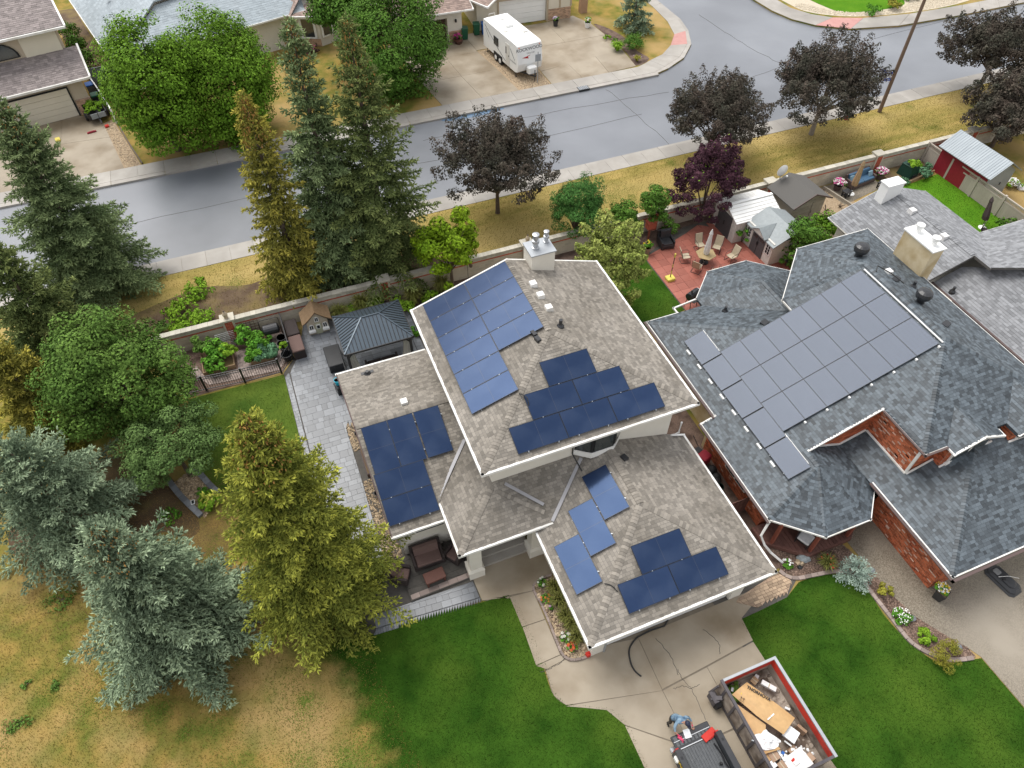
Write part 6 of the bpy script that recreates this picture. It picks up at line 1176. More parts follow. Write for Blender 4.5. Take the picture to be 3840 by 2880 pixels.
# blue box near far kerb, catch basin
gr = thing('catch_basin', 'iron catch basin grate in the far kerb', 'drain', (27.3, 52.55, -.1)); MB().box(-.5, .5, -.3, .3, 0, .14).build('frame', 'iron_black', gr)
for k in range(6): MB().box(-.42 + .15 * k, -.34 + .15 * k, -.26, .26, .14, .16).build('bar', 'galvanised', gr)
# bins
def wheelie(label, c, m, rz=0., lid=None):
    t = thing('wheelie_bin', label, 'bin', (c[0], c[1], .02), rz, 'wheeled bins by the far garages'); MB().solid([(-.24, -.28, .08), (.24, -.28, .08), (.24, .28, .08), (-.24, .28, .08)], [(-.3, -.36, 1.0), (.3, -.36, 1.0), (.3, .36, 1.0), (-.3, .36, 1.0)]).build('bin_body', m, t); MB().rbox(-.32, .32, -.4, .36, 1.0, 1.09, .05).build('lid', lid or m, t)
    for s in (-.24, .24): MB().tube([(s - .04, .32, .12), (s + .04, .32, .12)], .12, 10).build('wheel', 'black_rubber', t)
    MB().tube([(-.25, .42, .98), (.25, .42, .98)], .02, 5).build('handle', m, t); return t
wheelie('green wheeled bin beside the flower barrel', (20.85, 65.1), 'bin_green', -.2); wheelie('green wheeled bin next to the blue one behind the trailer', (22.2, 65.6), 'bin_green', -.2); wheelie('blue wheeled bin behind the travel trailer', (22.95, 65.4), 'bin_blue', -.2)
wheelie('grey bin with a bright blue lid beside the tan house', (-11.95, 66.6), 'bin_grey', .2, 'bin_blue'); wheelie('dark bin with a pale green lid beside the tan house', (-11.55, 64.6), 'black_plastic', .2, 'bin_green')
br = thing('flower_barrel', 'half barrel planter with pink flowers by the brown garage door', 'planter', (20.0, 64.5, .02)); MB().lathe((0, 0, 0), [(.32, 0), (.42, .25), (.4, .5), (.34, .5), (.33, .44)], 14).build('barrel', 'wood_dark', br); MB().lathe((0, 0, .18), [(.42, 0), (.425, .05)], 14).build('hoop', 'iron_black', br); MB().lathe((0, 0, .4), [(.36, 0), (.36, .05)], 10).build('soil', 'soil', br)
pot('black pot with mauve flowers by the white garage door', (29.95, 64.5, .03), .27, .55, 'black_plastic'); pot('white urn with flowers at the edge of the corner driveway', (32.7, 63.1, .03), .3, .5, 'white_paint')
fn = thing('vinyl_fence', 'thin white fence between the tan house driveway and the yellow lawn', 'fence', (-11, 65, 0))
pp = [(-12.4, 70.5), (-11.75, 67.2), (-11.0, 64.3), (-10.3, 61.2)]
for a, b in zip(pp, pp[1:]):
    MB().bar((*a, 1.25), (*b, 1.25), .09, .09).build('rail', 'white_paint', fn, world=True)
    n = 10
    for k in range(n): A_, B_ = V_((*a, 0)), V_((*b, 0)); d = (B_ - A_) / n; MB().bar(A_ + d * (k + .03) + V_((0, 0, .62)), A_ + d * (k + .97) + V_((0, 0, .62)), .05, 1.2).build('plank', 'galvanised', fn, world=True)
for p in pp: MB().box(p[0] - .07, p[0] + .07, p[1] - .07, p[1] + .07, 0, 1.35).build('post', 'white_paint', fn, world=True)
gf = thing('grey_fence', 'dark grey board fence closing the gap between the two far left houses', 'fence', (-10.5, 68.5, 0))
for k in range(16): MB().box(-12.0 + .2 * k, -11.81 + .2 * k, 68.2, 68.25, 0, 1.6).build('plank', 'slate_tile', gf, world=True)
MB().bar((-12, 68.28, 1.3), (-8.8, 68.28, 1.3), .05, .1).build('rail', 'slate_tile', gf, world=True)
ut = thing('utility_trailer', 'small black utility trailer loaded with potted green plants on the far driveway', 'trailer', (-11.7, 62.7, .03), .22); MB().box(-.7, .7, -1.0, 1.0, .4, .48).build('deck', 'iron_black', ut)
for a in ((-.72, -.68, -1, 1), (.68, .72, -1, 1), (-.7, .7, -1.02, -.98), (-.7, .7, .98, 1.02)): MB().box(*a, .48, .85).build('side_panel', 'iron_black', ut)
for s in (-.82, .82): MB().tube([(s - .08, 0, .3), (s + .08, 0, .3)], .3, 12).build('wheel', 'black_rubber', ut)
MB().bar((0, -1, .42), (0, -1.9, .4), .08).build('tongue', 'iron_black', ut); MB().box(-.5, .0, -1.06, -1.02, .45, .85).build('tailgate', 'slate_tile', ut); MB().box(.05, .6, -1.06, -1.02, .45, .85).build('tailgate', 'slate_tile', ut)
for c, d, m, l in (((-14.7, 60.2), (.35, .5, .12), 'yellow_plastic', 'small pale yellow box lying on the far driveway'), ((-12.2, 60.4), (.7, .14, .1), 'barn_red', 'dark red bar lying across the edge of the far driveway'), ((-11.05, 60.9), (.3, .3, .12), 'paint_red', 'small bright red object on the gravel strip')):
    t = thing('box', l, 'box', (*c, .035), .2); MB().rbox(-d[0] / 2, d[0] / 2, -d[1] / 2, d[1] / 2, 0, d[2], .02).build('box_body', m, t); MB().rbox(-d[0] / 3, d[0] / 3, -d[1] / 3, d[1] / 3, d[2], d[2] + .03, .01).build('box_lid', m, t)

# ------------------------------------------------------------------ vegetation builders
def spindles(P, D, L, w, tip):
    "many small needle clumps: P start points, D directions, L lengths, w half widths"
    n = len(P); D = D / np.linalg.norm(D, axis=1, keepdims=True); a = R.normal(size=(n, 3)); x = np.cross(D, a); x /= np.linalg.norm(x, axis=1, keepdims=True) + 1e-9; y = np.cross(D, x)
    L = np.broadcast_to(L, (n,))[:, None]; w = np.broadcast_to(w, (n,))[:, None]; m = P + D * L * .42
    V = np.stack([P, m + x * w, m + (-.5 * x + .87 * y) * w, m + (-.5 * x - .87 * y) * w, P + D * L], 1).reshape(-1, 3)
    F = np.array([(0, 2, 1), (0, 3, 2), (0, 1, 3), (4, 1, 2), (4, 2, 3), (4, 3, 1)]); F = (F[None] + 5 * np.arange(n)[:, None, None]).reshape(-1, 3)
    T = np.stack([tip * .3, tip * .7, tip * .7, tip * .7, tip], 1).ravel()
    return V, F, T
def spruce(label, base, h, r, m, dens=1., zmin=.25, droop=.42, cones=0, seed=1, power=.85, sp=.42, nb=5.6, w=.055, lean=(0, 0), group=None, sag=.0, gap=.08, lmax=.95, fs=.34, up0=.05, tl=.2):
    g = np.random.default_rng(seed); root = thing('spruce_tree', label, 'tree', (base[0], base[1], 0), 0, group)
    MB().tube([(0, 0, 0), (lean[0] * .4, lean[1] * .4, h * .45), (lean[0], lean[1], h * .98)], [h * .016 + .05, h * .010 + .02, .02], 8).build('trunk', 'bark', root)
    CC, DD, TT = [], [], []; z = zmin; a0 = 0.
    wob = g.normal(0, .12, 40)
    while z < h - .08:
        f = z / h; Rz = r * (1 - f) ** power * (1 if f > .12 else .8 + f * 1.6) * (1 + wob[int(f * 39)]) + .10; k = max(4, int(round(nb * (1 - .25 * f) + g.normal(0, .5))))
        a0 += 2.4 + g.normal(0, .3)
        for b in range(k):
            if g.random() < gap: continue
            a = a0 + 2 * PI * b / k + g.normal(0, .2); L = Rz * (g.uniform(.8, 1.08) if g.random() > .14 else g.uniform(1.05, 1.3)); up = up0 + 1.0 * f ** 2.0 + g.normal(0, .09); dr = droop * (1 - f) ** .6 + .05
            ax = np.array([math.cos(a), math.sin(a), 0]); sd = np.array([-math.sin(a), math.cos(a), 0]); zz = z + g.uniform(-.18, .18)
            def at(t):
                q = np.outer(L * t, ax) + np.array([lean[0] * f, lean[1] * f, zz]); q[:, 2] += L * (up * t - dr * t ** 1.6 + .3 * dr * t ** 4); return q
            def sl(t): return up - dr * 1.6 * t ** .6 + 1.2 * dr * t ** 3
            t = np.arange(max(.1, .12 * L), L, .115 / dens) / L
            bb = g.uniform(.55, 1.15); q = at(t); CC.append(q); DD.append(ax + np.outer(sl(t), [0, 0, 1])); TT.append((.15 + .85 * t ** 1.6) * bb)
            ts = np.arange(.18 * L + .1, L * .97, fs / dens ** .3) / L
            for i, t0 in enumerate(ts):
                for s in (-1, 1):
                    tt = min(.99, t0 + (fs * .5 / L if s > 0 else 0)); ln = min(lmax, .42 * L * (1 - tt) + .15) * g.uniform(.65, 1.15)
                    n = max(1, int(ln / .115 * dens)); x = (np.arange(n) + .6) / n * ln; td = ax * .75 + sd * s * .72 + np.array([0, 0, sl(tt) * .6 - .06 - sag]); td /= np.linalg.norm(td)
                    q = at(np.full(n, tt)) + np.outer(x, td); q[:, 2] -= x ** 2 * (.22 + sag); CC.append(q); DD.append(np.tile(td, (n, 1))); TT.append(np.clip(.12 + .5 * tt ** 1.5 + .45 * x / ln, 0, 1) * bb)
        z += sp * g.uniform(.75, 1.25) * (1 - .35 * f)
    Q = np.concatenate(CC); D = np.concatenate(DD); T0 = np.concatenate(TT); n = len(Q); rep = 4
    D /= np.linalg.norm(D, axis=1, keepdims=True); T0 = np.clip(T0 * g.uniform(.55, 1.15, n), 0, 1) ** 1.25
    Q = np.repeat(Q, rep, 0) + g.normal(0, .018, (n * rep, 3)); D = np.repeat(D, rep, 0) * .8 + g.normal(0, .42, (n * rep, 3)) + np.array([0, 0, -.05 - sag])
    V, F, T = spindles(Q, D, g.uniform(.7, 1.2, n * rep) * tl, g.uniform(.75, 1.15, n * rep) * w * .62, np.repeat(T0, rep))
    ok = V.reshape(-1, 5, 3)[:, :, 2].min(1) > .03; V = V.reshape(-1, 5, 3)[ok].reshape(-1, 3); T = T.reshape(-1, 5)[ok].ravel(); F = F[:6 * int(ok.sum())]
    np_mesh('crown', V, F, m, root, T)
    if cones:
        n = cones; f = g.uniform(.80, .99, n); a = g.uniform(0, 6.28, n); rr = (r * (1 - f) ** power + .12) * g.uniform(.4, 1.05, n)
        q = np.stack([lean[0] * f + rr * np.cos(a), lean[1] * f + rr * np.sin(a), f * h + g.uniform(-.1, .25, n)], 1)
        V, F, T = spindles(q, np.tile([0., 0., -1.], (n, 1)) + g.normal(0, .25, (n, 3)), g.uniform(.11, .17, n), .032, np.zeros(n)); o = np_mesh('cones', V, F, 'cone_brown', root); o['kind'] = 'stuff'
    return root
mat('cone_brown', (.34, .17, .05), (.45, .26, .08), 9, .8, island=.4)
def leaves(P, N, size, aspect=.6):
    n = len(P); N = N / (np.linalg.norm(N, axis=1, keepdims=True) + 1e-9); a = R.normal(size=(n, 3)); x = np.cross(N, a); x /= np.linalg.norm(x, axis=1, keepdims=True) + 1e-9; y = np.cross(N, x)
    s = np.broadcast_to(size, (n,))[:, None] * R.uniform(.7, 1.25, (n, 1)); b = N * s * .18
    V = np.stack([P - x * s, P - y * s * aspect - b, P + x * s, P + y * s * aspect - b], 1).reshape(-1, 3)
    F = (np.array([(0, 1, 2, 3)])[None] + 4 * np.arange(n)[:, None, None]).reshape(-1, 4); return V, F
def crown_points(c, r, n, clumps, cr, g, shoot=0., flat_=0., inner=.35, lobes=None, low=-.55):
    "points gathered in clumps spread through an uneven crown"
    u = g.normal(size=(clumps, 3)); u /= np.linalg.norm(u, axis=1, keepdims=True); u[:, 2] = np.where(u[:, 2] < low, -u[:, 2] * .4, u[:, 2])
    k = 1 + .22 * np.sin(u[:, 0] * 3.1 + g.uniform(0, 6)) * np.cos(u[:, 1] * 2.7 + g.uniform(0, 6)) + g.normal(0, .07, clumps)
    rad = g.uniform(inner, 1, clumps) ** .45; cen = u * (rad * k)[:, None] * np.array(r)
    if lobes is not None: cen = cen + np.array(lobes)[g.integers(0, len(lobes), clumps)]
    w = g.uniform(.5, 1.5, clumps); idx = g.choice(clumps, n, p=w / w.sum()); d = g.normal(size=(n, 3)); d /= np.linalg.norm(d, axis=1, keepdims=True); d[:, 2] = np.where(d[:, 2] < -.2, d[:, 2] * .5, d[:, 2])
    rr = cr * g.uniform(.45, 1, n) ** .5 * w[idx] ** .5; off = d * rr[:, None] * np.array([1, 1, .75])
    if shoot: q = g.uniform(0, 1, n) ** 1.5; off = off * (1 - .75 * q)[:, None] + (u[idx] * .75 + np.array([0, 0, .65])) * (q * shoot)[:, None]
    P = cen[idx] + off; nrm = d + .5 * u[idx] + np.array([0, 0, .45]) + g.normal(0, .45, (n, 3)); return P + np.array(c), nrm, cen + np.array(c)
def leafy(label, base, h, r, zc, m, n=9000, size=.11, clumps=70, cr=.55, seed=1, trunk=.13, bark='bark', shoot=0., name='tree', cat='tree', limbs=14, group=None, lobes=None, cx=(0, 0), inner=.35, aspect=.6, second=None, low=-.55):
    g = np.random.default_rng(seed); root = thing(name, label, cat, (base[0], base[1], 0), 0, group)
    P, N, cen = crown_points((cx[0], cx[1], zc), r, n, clumps, cr, g, shoot, inner=inner, lobes=lobes, low=low)
    k = P[:, 2] > .05; P, N = P[k], N[k]; V, F = leaves(P, N, size, aspect)
    if second:
        sel = g.random(len(P)) < second[1]; np_mesh('foliage_tips', *leaves(P[sel] + N[sel] * .04, N[sel], size, aspect), second[0], root)['kind'] = 'stuff'; V, F = leaves(P[~sel], N[~sel], size, aspect)
    np_mesh('crown', V, F, m, root)
    if trunk:
        b = MB(); zt = max(.25, zc - r[2] * .75); b.tube([(0, 0, 0), (cx[0] * .2, cx[1] * .2, zt * .6), (cx[0] * .5, cx[1] * .5, zt)], [trunk * 1.25, trunk, trunk * .85], 8)
        top = V_((cx[0] * .5, cx[1] * .5, zt))
        for i in g.choice(len(cen), min(limbs, len(cen)), replace=False):
            c = V_(cen[i]); mid_ = top.lerp(c, .5) + V_((0, 0, .12 * r[2])); b.tube([top - V_((0, 0, .05)), mid_, c], [trunk * .5, trunk * .28, trunk * .1], 5, False)
        b.build('trunk', bark, root)
    return root
def shrub(label, c, r, h, m, n=500, size=.06, name='shrub', cat='shrub', group=None, seed=None, flowers=None, z=.02, clumps=None, petals=60, psize=.035, aspect=.6):
    seed = seed or int(abs(c[0] * 37 + c[1] * 91)) + 1; g = np.random.default_rng(seed); root = thing(name, label, cat, (c[0], c[1], z), 0, group)
    P, N, cen = crown_points((0, 0, h * .5), (r, r, h * .5), n, clumps or max(6, int(r * 30)), r * .32, g); P[:, 2] = np.maximum(P[:, 2], .02)
    np_mesh('foliage', *leaves(P, N, size, aspect), m, root)
    b = MB()
    for a in range(5): b.tube([(0, 0, 0), (r * .4 * math.cos(a * 1.26), r * .4 * math.sin(a * 1.26), h * .6)], [.02, .008], 4)
    b.build('stems', 'bark', root)
    for i, f in enumerate(flowers or ()):
        k = g.random(petals) * 6.28; q = np.sqrt(g.random(petals)); P = np.stack([np.cos(k) * q * r * .95, np.sin(k) * q * r * .95, h * (1.02 - .45 * q ** 2) + g.normal(0, .02, petals)], 1); np_mesh('flowers', *leaves(P, np.tile([0, 0, 1.], (petals, 1)) + g.normal(0, .35, (petals, 3)), psize, 1.), f, root)['kind'] = 'stuff'
    return root
def tuft(label, c, h, n, m, spread=.5, width=.012, name='ornamental_grass', cat='grass plant', z=.02, flowers=None, group=None, seed=None):
    g = np.random.default_rng(seed or int(abs(c[0] * 53 + c[1] * 71)) + 2); root = thing(name, label, cat, (c[0], c[1], z), 0, group)
    a = g.uniform(0, 6.28, n); s = spread * g.uniform(.15, 1, n); hh = h * g.uniform(.6, 1.1, n); d = np.stack([np.cos(a), np.sin(a), 0 * a], 1); e = np.stack([-np.sin(a), np.cos(a), 0 * a], 1) * width
    b0 = d * (s * .12)[:, None]; p1 = d * (s * .5)[:, None] + np.stack([0 * a, 0 * a, hh * .8], 1); p2 = d * s[:, None] + np.stack([0 * a, 0 * a, hh * g.uniform(.55, 1, n)], 1)
    V = np.stack([b0 - e, b0 + e, p1 + e, p1 - e, p2], 1).reshape(-1, 3); F = (np.array([(0, 1, 2), (0, 2, 3), (3, 2, 4)])[None] + 5 * np.arange(n)[:, None, None]).reshape(-1, 3)
    np_mesh('blades', V, F, m, root)
    for f in flowers or ():
        k = g.integers(0, n, 12); np_mesh('flowers', *leaves(p2[k] + np.array([0, 0, .02]), np.tile([0, 0, 1.], (12, 1)) + g.normal(0, .3, (12, 3)), .06, 1.), f, root)
    return root
def flower_patch(label, c, r, petals, m='leaf_veg', n=9, h=.28, psize=.05, name='flower_plant'):
    g = np.random.default_rng(int(abs(c[0] * 17 + c[1] * 29)) + 3); root = thing(name, label, 'flowers', (c[0], c[1], .02)); k = g.uniform(0, 6.28, 60); q = np.sqrt(g.random(60)) * r
    P = np.stack([np.cos(k) * q, np.sin(k) * q, g.uniform(.03, h * .8, 60)], 1); np_mesh('foliage', *leaves(P, np.tile([0, 0, 1.], (60, 1)) + g.normal(0, .6, (60, 3)), .06), m, root)
    for i in range(n):
        a, qq = g.uniform(0, 6.28), r * math.sqrt(g.random()); x, y, z = qq * math.cos(a), qq * math.sin(a), h * g.uniform(.85, 1.1); b = MB()
        for j in range(6): t = j * PI / 3; b.face([(x + psize * .2 * math.cos(t), y + psize * .2 * math.sin(t), z + .006), (x + psize * math.cos(t - .4), y + psize * math.sin(t - .4), z), (x + psize * 1.1 * math.cos(t), y + psize * 1.1 * math.sin(t), z - .004), (x + psize * math.cos(t + .4), y + psize * math.sin(t + .4), z)])
        o = b.build('bloom', petals, root); d = MB().lathe((x, y, z), [(psize * .28, 0), (psize * .2, .012), (.002, .016)], 6).build('bloom_eye', 'petal_yellow', o)
    return root
# ------------------------------------------------------------------ trees
spruce('tall yellow green spruce in front of the low side roof', (-2.8, 15.2), 13.2, 3.85, 'needle_green', 1.05, .7, cones=420, seed=3, sag=.14, nb=7.4, sp=.31, gap=.02)
spruce('broad silver blue spruce on the dry lawn, nearest the camera', (-8.75, 15.7), 9.4, 4.0, 'needle_blue', 1.05, .5, cones=260, seed=4, nb=7.6, sp=.30, power=.95, gap=.02)
spruce('silver blue spruce with long drooping boughs at the left edge', (-13.0, 22.8), 6.9, 4.3, 'needle_blue', 1.05, 1.1, droop=.42, seed=5, power=.65, sp=.42, gap=.04, nb=8, fs=.36)
spruce('large dark green spruce rising at the far left edge beside the road', (-11.6, 40.6), 12.4, 3.8, 'needle_mixed', .9, .8, cones=150, seed=6, w=.06, sp=.30, tl=.24, gap=.03, nb=7.5)
spruce('olive spruce with a golden cone covered tip, leftmost of the three behind the wall', (-.1, 35.5), 13.0, 2.7, 'needle_olive', .85, .4, cones=420, seed=7, w=.065, sag=.22, sp=.34, gap=.08, nb=6.4, tl=.25)
spruce('tall spruce with blue green lower boughs, middle of the three behind the wall', (2.9, 36.2), 15.8, 3.3, 'needle_mixed', .85, .6, cones=240, seed=8, w=.065, sag=.1, sp=.36, gap=.08, nb=6.4, tl=.25)
spruce('tall sparse spruce with upswept boughs, rightmost of the three behind the wall', (5.5, 35.4), 15.8, 3.7, 'needle_deep', .85, .6, cones=260, seed=9, w=.065, sag=.12, sp=.42, gap=.12, nb=6.4, droop=.3, tl=.25, up0=.12)
spruce('small dark olive spruce at the left edge behind the green shrub tree', (-14.2, 29.6), 6.8, 2.7, 'needle_olive', .9, .2, seed=10, w=.06, sp=.3, tl=.24, nb=7.5)
spruce('dark olive spruce in the shade beyond the left edge shrub', (-13.6, 34.6), 8.5, 3.2, 'needle_deep', .85, .3, seed=13, w=.065, sp=.34, tl=.25, nb=7)
spruce('blue spruce on the street corner lawn, cut by the top of the picture', (36.7, 61.2), 5.6, 2.2, 'needle_blue', .7, .3, seed=11, w=.08, sp=.4, tl=.28)
spruce('small pale blue dwarf spruce in the mulch bed by the neighbour driveway', (19.55, 7.45), 1.2, .82, 'needle_pale', 1.4, .12, seed=12, w=.03, sp=.2, nb=6, power=.6, fs=.16, tl=.11)
leafy('tall bright green maple on the yellow lawn, left crown of the pair', (-6.0, 55.3), 9.5, (3.4, 3.2, 4.5), 4.7, 'leaf_bright', 44000, .10, 230, 1.0, 21, .22, low=-.97)
leafy('tall bright green maple on the yellow lawn, right crown of the pair', (-1.1, 55.8), 9.0, (3.5, 3.3, 4.9), 4.3, 'leaf_bright', 44000, .10, 230, 1.0, 22, .2, low=-.97)
leafy('dark mid green ash tree beside the middle driveway', (12.2, 58.3), 8, (4.6, 4.3, 4.2), 4.2, 'leaf_mid', 44000, .10, 230, 1.0, 23, .2, low=-.97)
leafy('mid green tree in front of the brown roofed bungalow', (9.6, 63.0), 8.5, (2.6, 2.4, 2.9), 5.6, 'leaf_mid', 11000, .125, 70, .9, 24, .18)
ST = 'dark leaved street trees on the boulevard'
leafy('dark purple leaved street tree nearest the spruces', (14.2, 38.8), 7.2, (3.55, 3.4, 2.9), 3.9, 'leaf_dark', 38000, .076, 260, .62, 25, .14, 'bark', .8, group=ST, inner=.06)
leafy('dark leaved street tree behind the purple plum', (31.4, 39.3), 6.4, (3.55, 3.4, 2.5), 3.5, 'leaf_dark', 38000, .076, 260, .62, 26, .14, 'bark', .8, group=ST, inner=.06)
leafy('dark leaved street tree with a pale bare trunk beside the utility pole', (41.0, 39.2), 7, (4.0, 3.8, 2.8), 4.0, 'leaf_dark', 42000, .08, 280, .66, 27, .16, 'bark_pale', .8, group=ST, inner=.06)
leafy('dark leaved street tree near the top right corner', (58.2, 39.5), 6.4, (3.8, 3.7, 2.4), 3.8, 'leaf_dark', 32000, .09, 230, .66, 28, .15, 'bark', .8, group=ST, inner=.06)
leafy('dark leaved tree overhanging the red shed at the right edge', (53.0, 32.6), 5.4, (3.3, 3.3, 2.7), 3.0, 'leaf_dark', 32000, .09, 230, .66, 29, .15, 'bark', .5, group=ST, inner=.06)
leafy('deep purple plum tree with a few lime shoots beside the white shed', (27.1, 33.0), 5.4, (2.45, 2.3, 2.75), 2.75, 'leaf_purple', 26000, .072, 130, .48, 30, .11, shoot=.45, second=('leaf_lime', .008))
leafy('small yellow green maple with a dark trunk in front of the wall', (8.8, 32.6), 5.4, (1.95, 1.9, 2.2), 3.1, 'leaf_yellow', 9500, .10, 80, .45, 31, .1, inner=.25)
leafy('rounded weeping green tree behind the wall by the chimney', (18.0, 34.2), 4.8, (1.75, 1.7, 2.2), 2.4, 'leaf_weep', 16000, .085, 130, .42, 32, .1, aspect=.3)
leafy('tall variegated cream green shrub beside the main house corner', (17.0, 27.7), 7, (1.75, 2.0, 3.3), 3.2, 'leaf_varieg', 15000, .085, 120, .5, 33, .1, shoot=.5, inner=.2)
leafy('small dark green tree, left of the two in front of the block wall', (20.9, 33.0), 3.1, (.8, .8, 1.3), 1.8, 'leaf_mid', 3200, .08, 40, .3, 34, .06)
leafy('small bushy green tree by the red bird house', (22.8, 32.5), 3.9, (1.0, 1.0, 1.35), 2.4, 'leaf_mid', 4600, .08, 46, .34, 35, .07)
leafy('big rounded green shrub tree beside the vegetable garden', (-9.7, 28.2), 8, (3.3, 2.9, 3.1), 3.8, 'leaf_shrub', 42000, .08, 190, .7, 36, .16, low=-.97)
leafy('low greyish green tree at the lawn corner beside the big shrub', (-8.0, 24.2), 4.2, (2.35, 2.1, 1.6), 2.5, 'leaf_greyish', 20000, .062, 130, .45, 37, .1)
leafy('small grey green sapling peeking beside the tall yellow green spruce', (-4.4, 22.2), 2.5, (.8, .7, .9), 1.4, 'leaf_greyish', 2400, .07, 30, .3, 38, .05)
leafy('bushy green tree between the tiled shed and the neighbour roof', (30.6, 26.6), 3.6, (1.3, 1.2, 1.7), 1.6, 'leaf_mid', 6600, .08, 60, .42, 39, .08)
leafy('light green bush beside the gravel and the grey shed', (33.0, 27.6), 2.6, (1.3, 1.2, 1.1), 1.2, 'leaf_bright', 4600, .08, 44, .38, 40, .06)
leafy('thin young tree with dark trunk on the yellow lawn', (-5.5, 58.2), 3.2, (.9, .8, 1.1), 2.1, 'leaf_weep', 900, .1, 26, .3, 41, .05)
# ------------------------------------------------------------------ shrubs and beds
VG = 'plants in the vegetable beds'
for i, (x, y, r, h, m, l) in enumerate(((-6.3, 32.3, .55, 1.4, 'leaf_shrub', 'tall green plant at the rear left of the vegetable garden'), (-5.7, 31.7, .7, 1.1, 'leaf_veg', 'bushy green plant in the left vegetable bed'), (-5.9, 30.95, .7, .8, 'leaf_veg', 'leafy plant at the front of the left vegetable bed'), (-5.0, 31.5, .5, .9, 'leaf_lime', 'lime green plant between the vegetable beds'), (-3.9, 32.3, .6, 1.3, 'leaf_veg', 'tall bright green plant by the wooden trellis'),
        (-3.3, 31.6, .7, 1.1, 'leaf_veg', 'dense green plant in the right vegetable bed'), (-3.0, 30.85, .65, .7, 'leaf_cabbage', 'pale blue green cabbage plant at the front of the right bed'), (-3.7, 30.9, .45, .8, 'leaf_veg', 'small leafy plant left of the cabbage'), (-7.6, 30.8, .5, .8, 'leaf_shrub', 'reddish green plant beside the big shrub tree'))):
    shrub(l, (x, y), r, h, m, 700, .1 if 'cabbage' not in l else .17, name='vegetable_plant', cat='plant', z=.2)
shrub('leafy plant growing out of the black pot by the iron gate', (-2.0, 30.95), .28, .5, 'leaf_lime', 160, .08, 'potted_plant', 'plant', z=.4)
for c, r, l in (((-6.2, 37.9), .8, 'lime green shrub nearest the road under the spruces'), ((-7.3, 36.4), .95, 'bright green shrub in the middle of the bare boulevard soil'), ((-6.2, 35.4), .8, 'yellow green shrub beside the block wall'), ((-7.4, 35.2), .55, 'small lime shrub left of the yellow green one'), ((-8.5, 35.5), .45, 'tiny dark green plant beside the wall end'), ((-6.0, 39.0), .3, 'tiny lime plant near the sidewalk')):
    shrub(l, c, r, r * .7, 'leaf_lime' if 'dark' not in l else 'leaf_shrub', int(700 * r), .09)
for x, y, h, l in ((1.6, 32.3, 1.1, 'feathery ornamental grass beside the playhouse'), (3.0, 32.4, 1.5, 'tall feathery grass left of the red wall pillar'), (6.1, 32.0, 1.4, 'dark fountain grass right of the red wall pillar'), (8.0, 32.2, 1.5, 'dark fountain grass below the yellow maple')): tuft(l, (x, y), h, 420, 'leaf_ornamental', .9, .014)
for x, y, r, m, l in ((2.2, 32.5, .6, 'leaf_lime', 'lime bush behind the gazebo'), (3.9, 32.6, .55, 'leaf_lime', 'yellow green bush touching the red pillar'), (5.3, 31.7, .75, 'leaf_lime', 'wide lime bush behind the gazebo roof'), (7.1, 31.7, .7, 'leaf_lime', 'lime bush beside the upper roof corner'), (5.6, 29.6, .45, 'leaf_veg', 'small green shrub right of the gazebo'), (5.3, 27.4, .4, 'leaf_veg', 'small green shrub between gazebo and main house')): shrub(l, (x, y), r, r * 1.1, m, int(700 * r), .09)
for c, sp_, l in (((6.71,11.83), .6, 'dry bronze grass at the top of the garage flower bed'), ((6.66,11.19), .65, 'dark green grass in the middle of the garage flower bed'), ((6.61,10.44), .6, 'green arching grass below the mauve flower'), ((6.73,10.05), .55, 'olive grass near the lower daisies'), ((6.68,9.44), .5, 'low olive grass near the garage corner')): tuft(l, c, .6, 300, 'leaf_ornamental', sp_, .014)
flower_patch('white daisies at the upper end of the garage flower bed', (6.31,12.30), .22, 'petal_white', n=5); flower_patch('orange lilies in the garage flower bed', (6.16,11.53), .24, 'petal_orange', n=7); flower_patch('single mauve flower in the garage flower bed', (6.22,11.06), .08, 'petal_mauve', n=2)
flower_patch('white daisies at the lower end of the garage flower bed', (6.26,9.66), .24, 'petal_white', n=7, psize=.06); flower_patch('red lilies at the lower end of the garage flower bed', (6.36,9.18), .26, 'petal_red', n=9, psize=.06)
tuft('daylily clump with orange red flowers in the mulch bed', (18.85, 8.35), .55, 260, 'leaf_ornamental', .62, .016, 'daylily', 'plant', flowers=('petal_red',))
shrub('small plant with white flowers at the foot of the downspout', (17.2, 9.0), .24, .3, 'leaf_veg', 240, .05, flowers=('petal_white',), petals=10, psize=.06)
shrub('round yellow green shrub in the mulch bed above the white flowered one', (20.4, 6.25), .36, .5, 'leaf_gold', 420, .06); shrub('round green bush covered in small white flowers', (20.3, 5.1), .42, .5, 'leaf_veg', 620, .055, flowers=('petal_white',), petals=60)
shrub('pale green hydrangea with round heads in the mulch bed', (20.65, 4.0), .38, .45, 'leaf_lime', 420, .085); shrub('feathery olive gold shrub at the tip of the mulch bed', (20.85, 3.0), .62, .75, 'leaf_gold', 1800, .06, aspect=.2)
shrub('white and yellow petunias in the tall black planter', (22.53,5.35), .3, .35, 'leaf_veg', 260, .06, 'potted_plant', 'flowers', z=.58, flowers=('petal_white', 'petal_yellow'), petals=40, psize=.05)
for c, l, fl in (((38.1, 32.3), 'pink and white petunias left of the blue sofa', ('petal_pink', 'petal_white')), ((41.9, 32.3), 'white and pink petunias right of the blue sofa', ('petal_white', 'petal_pink'))): shrub(l, c, .48, .5, 'leaf_mid', 260, .06, 'potted_plant', 'flowers', z=.42, flowers=fl, petals=110, psize=.06)
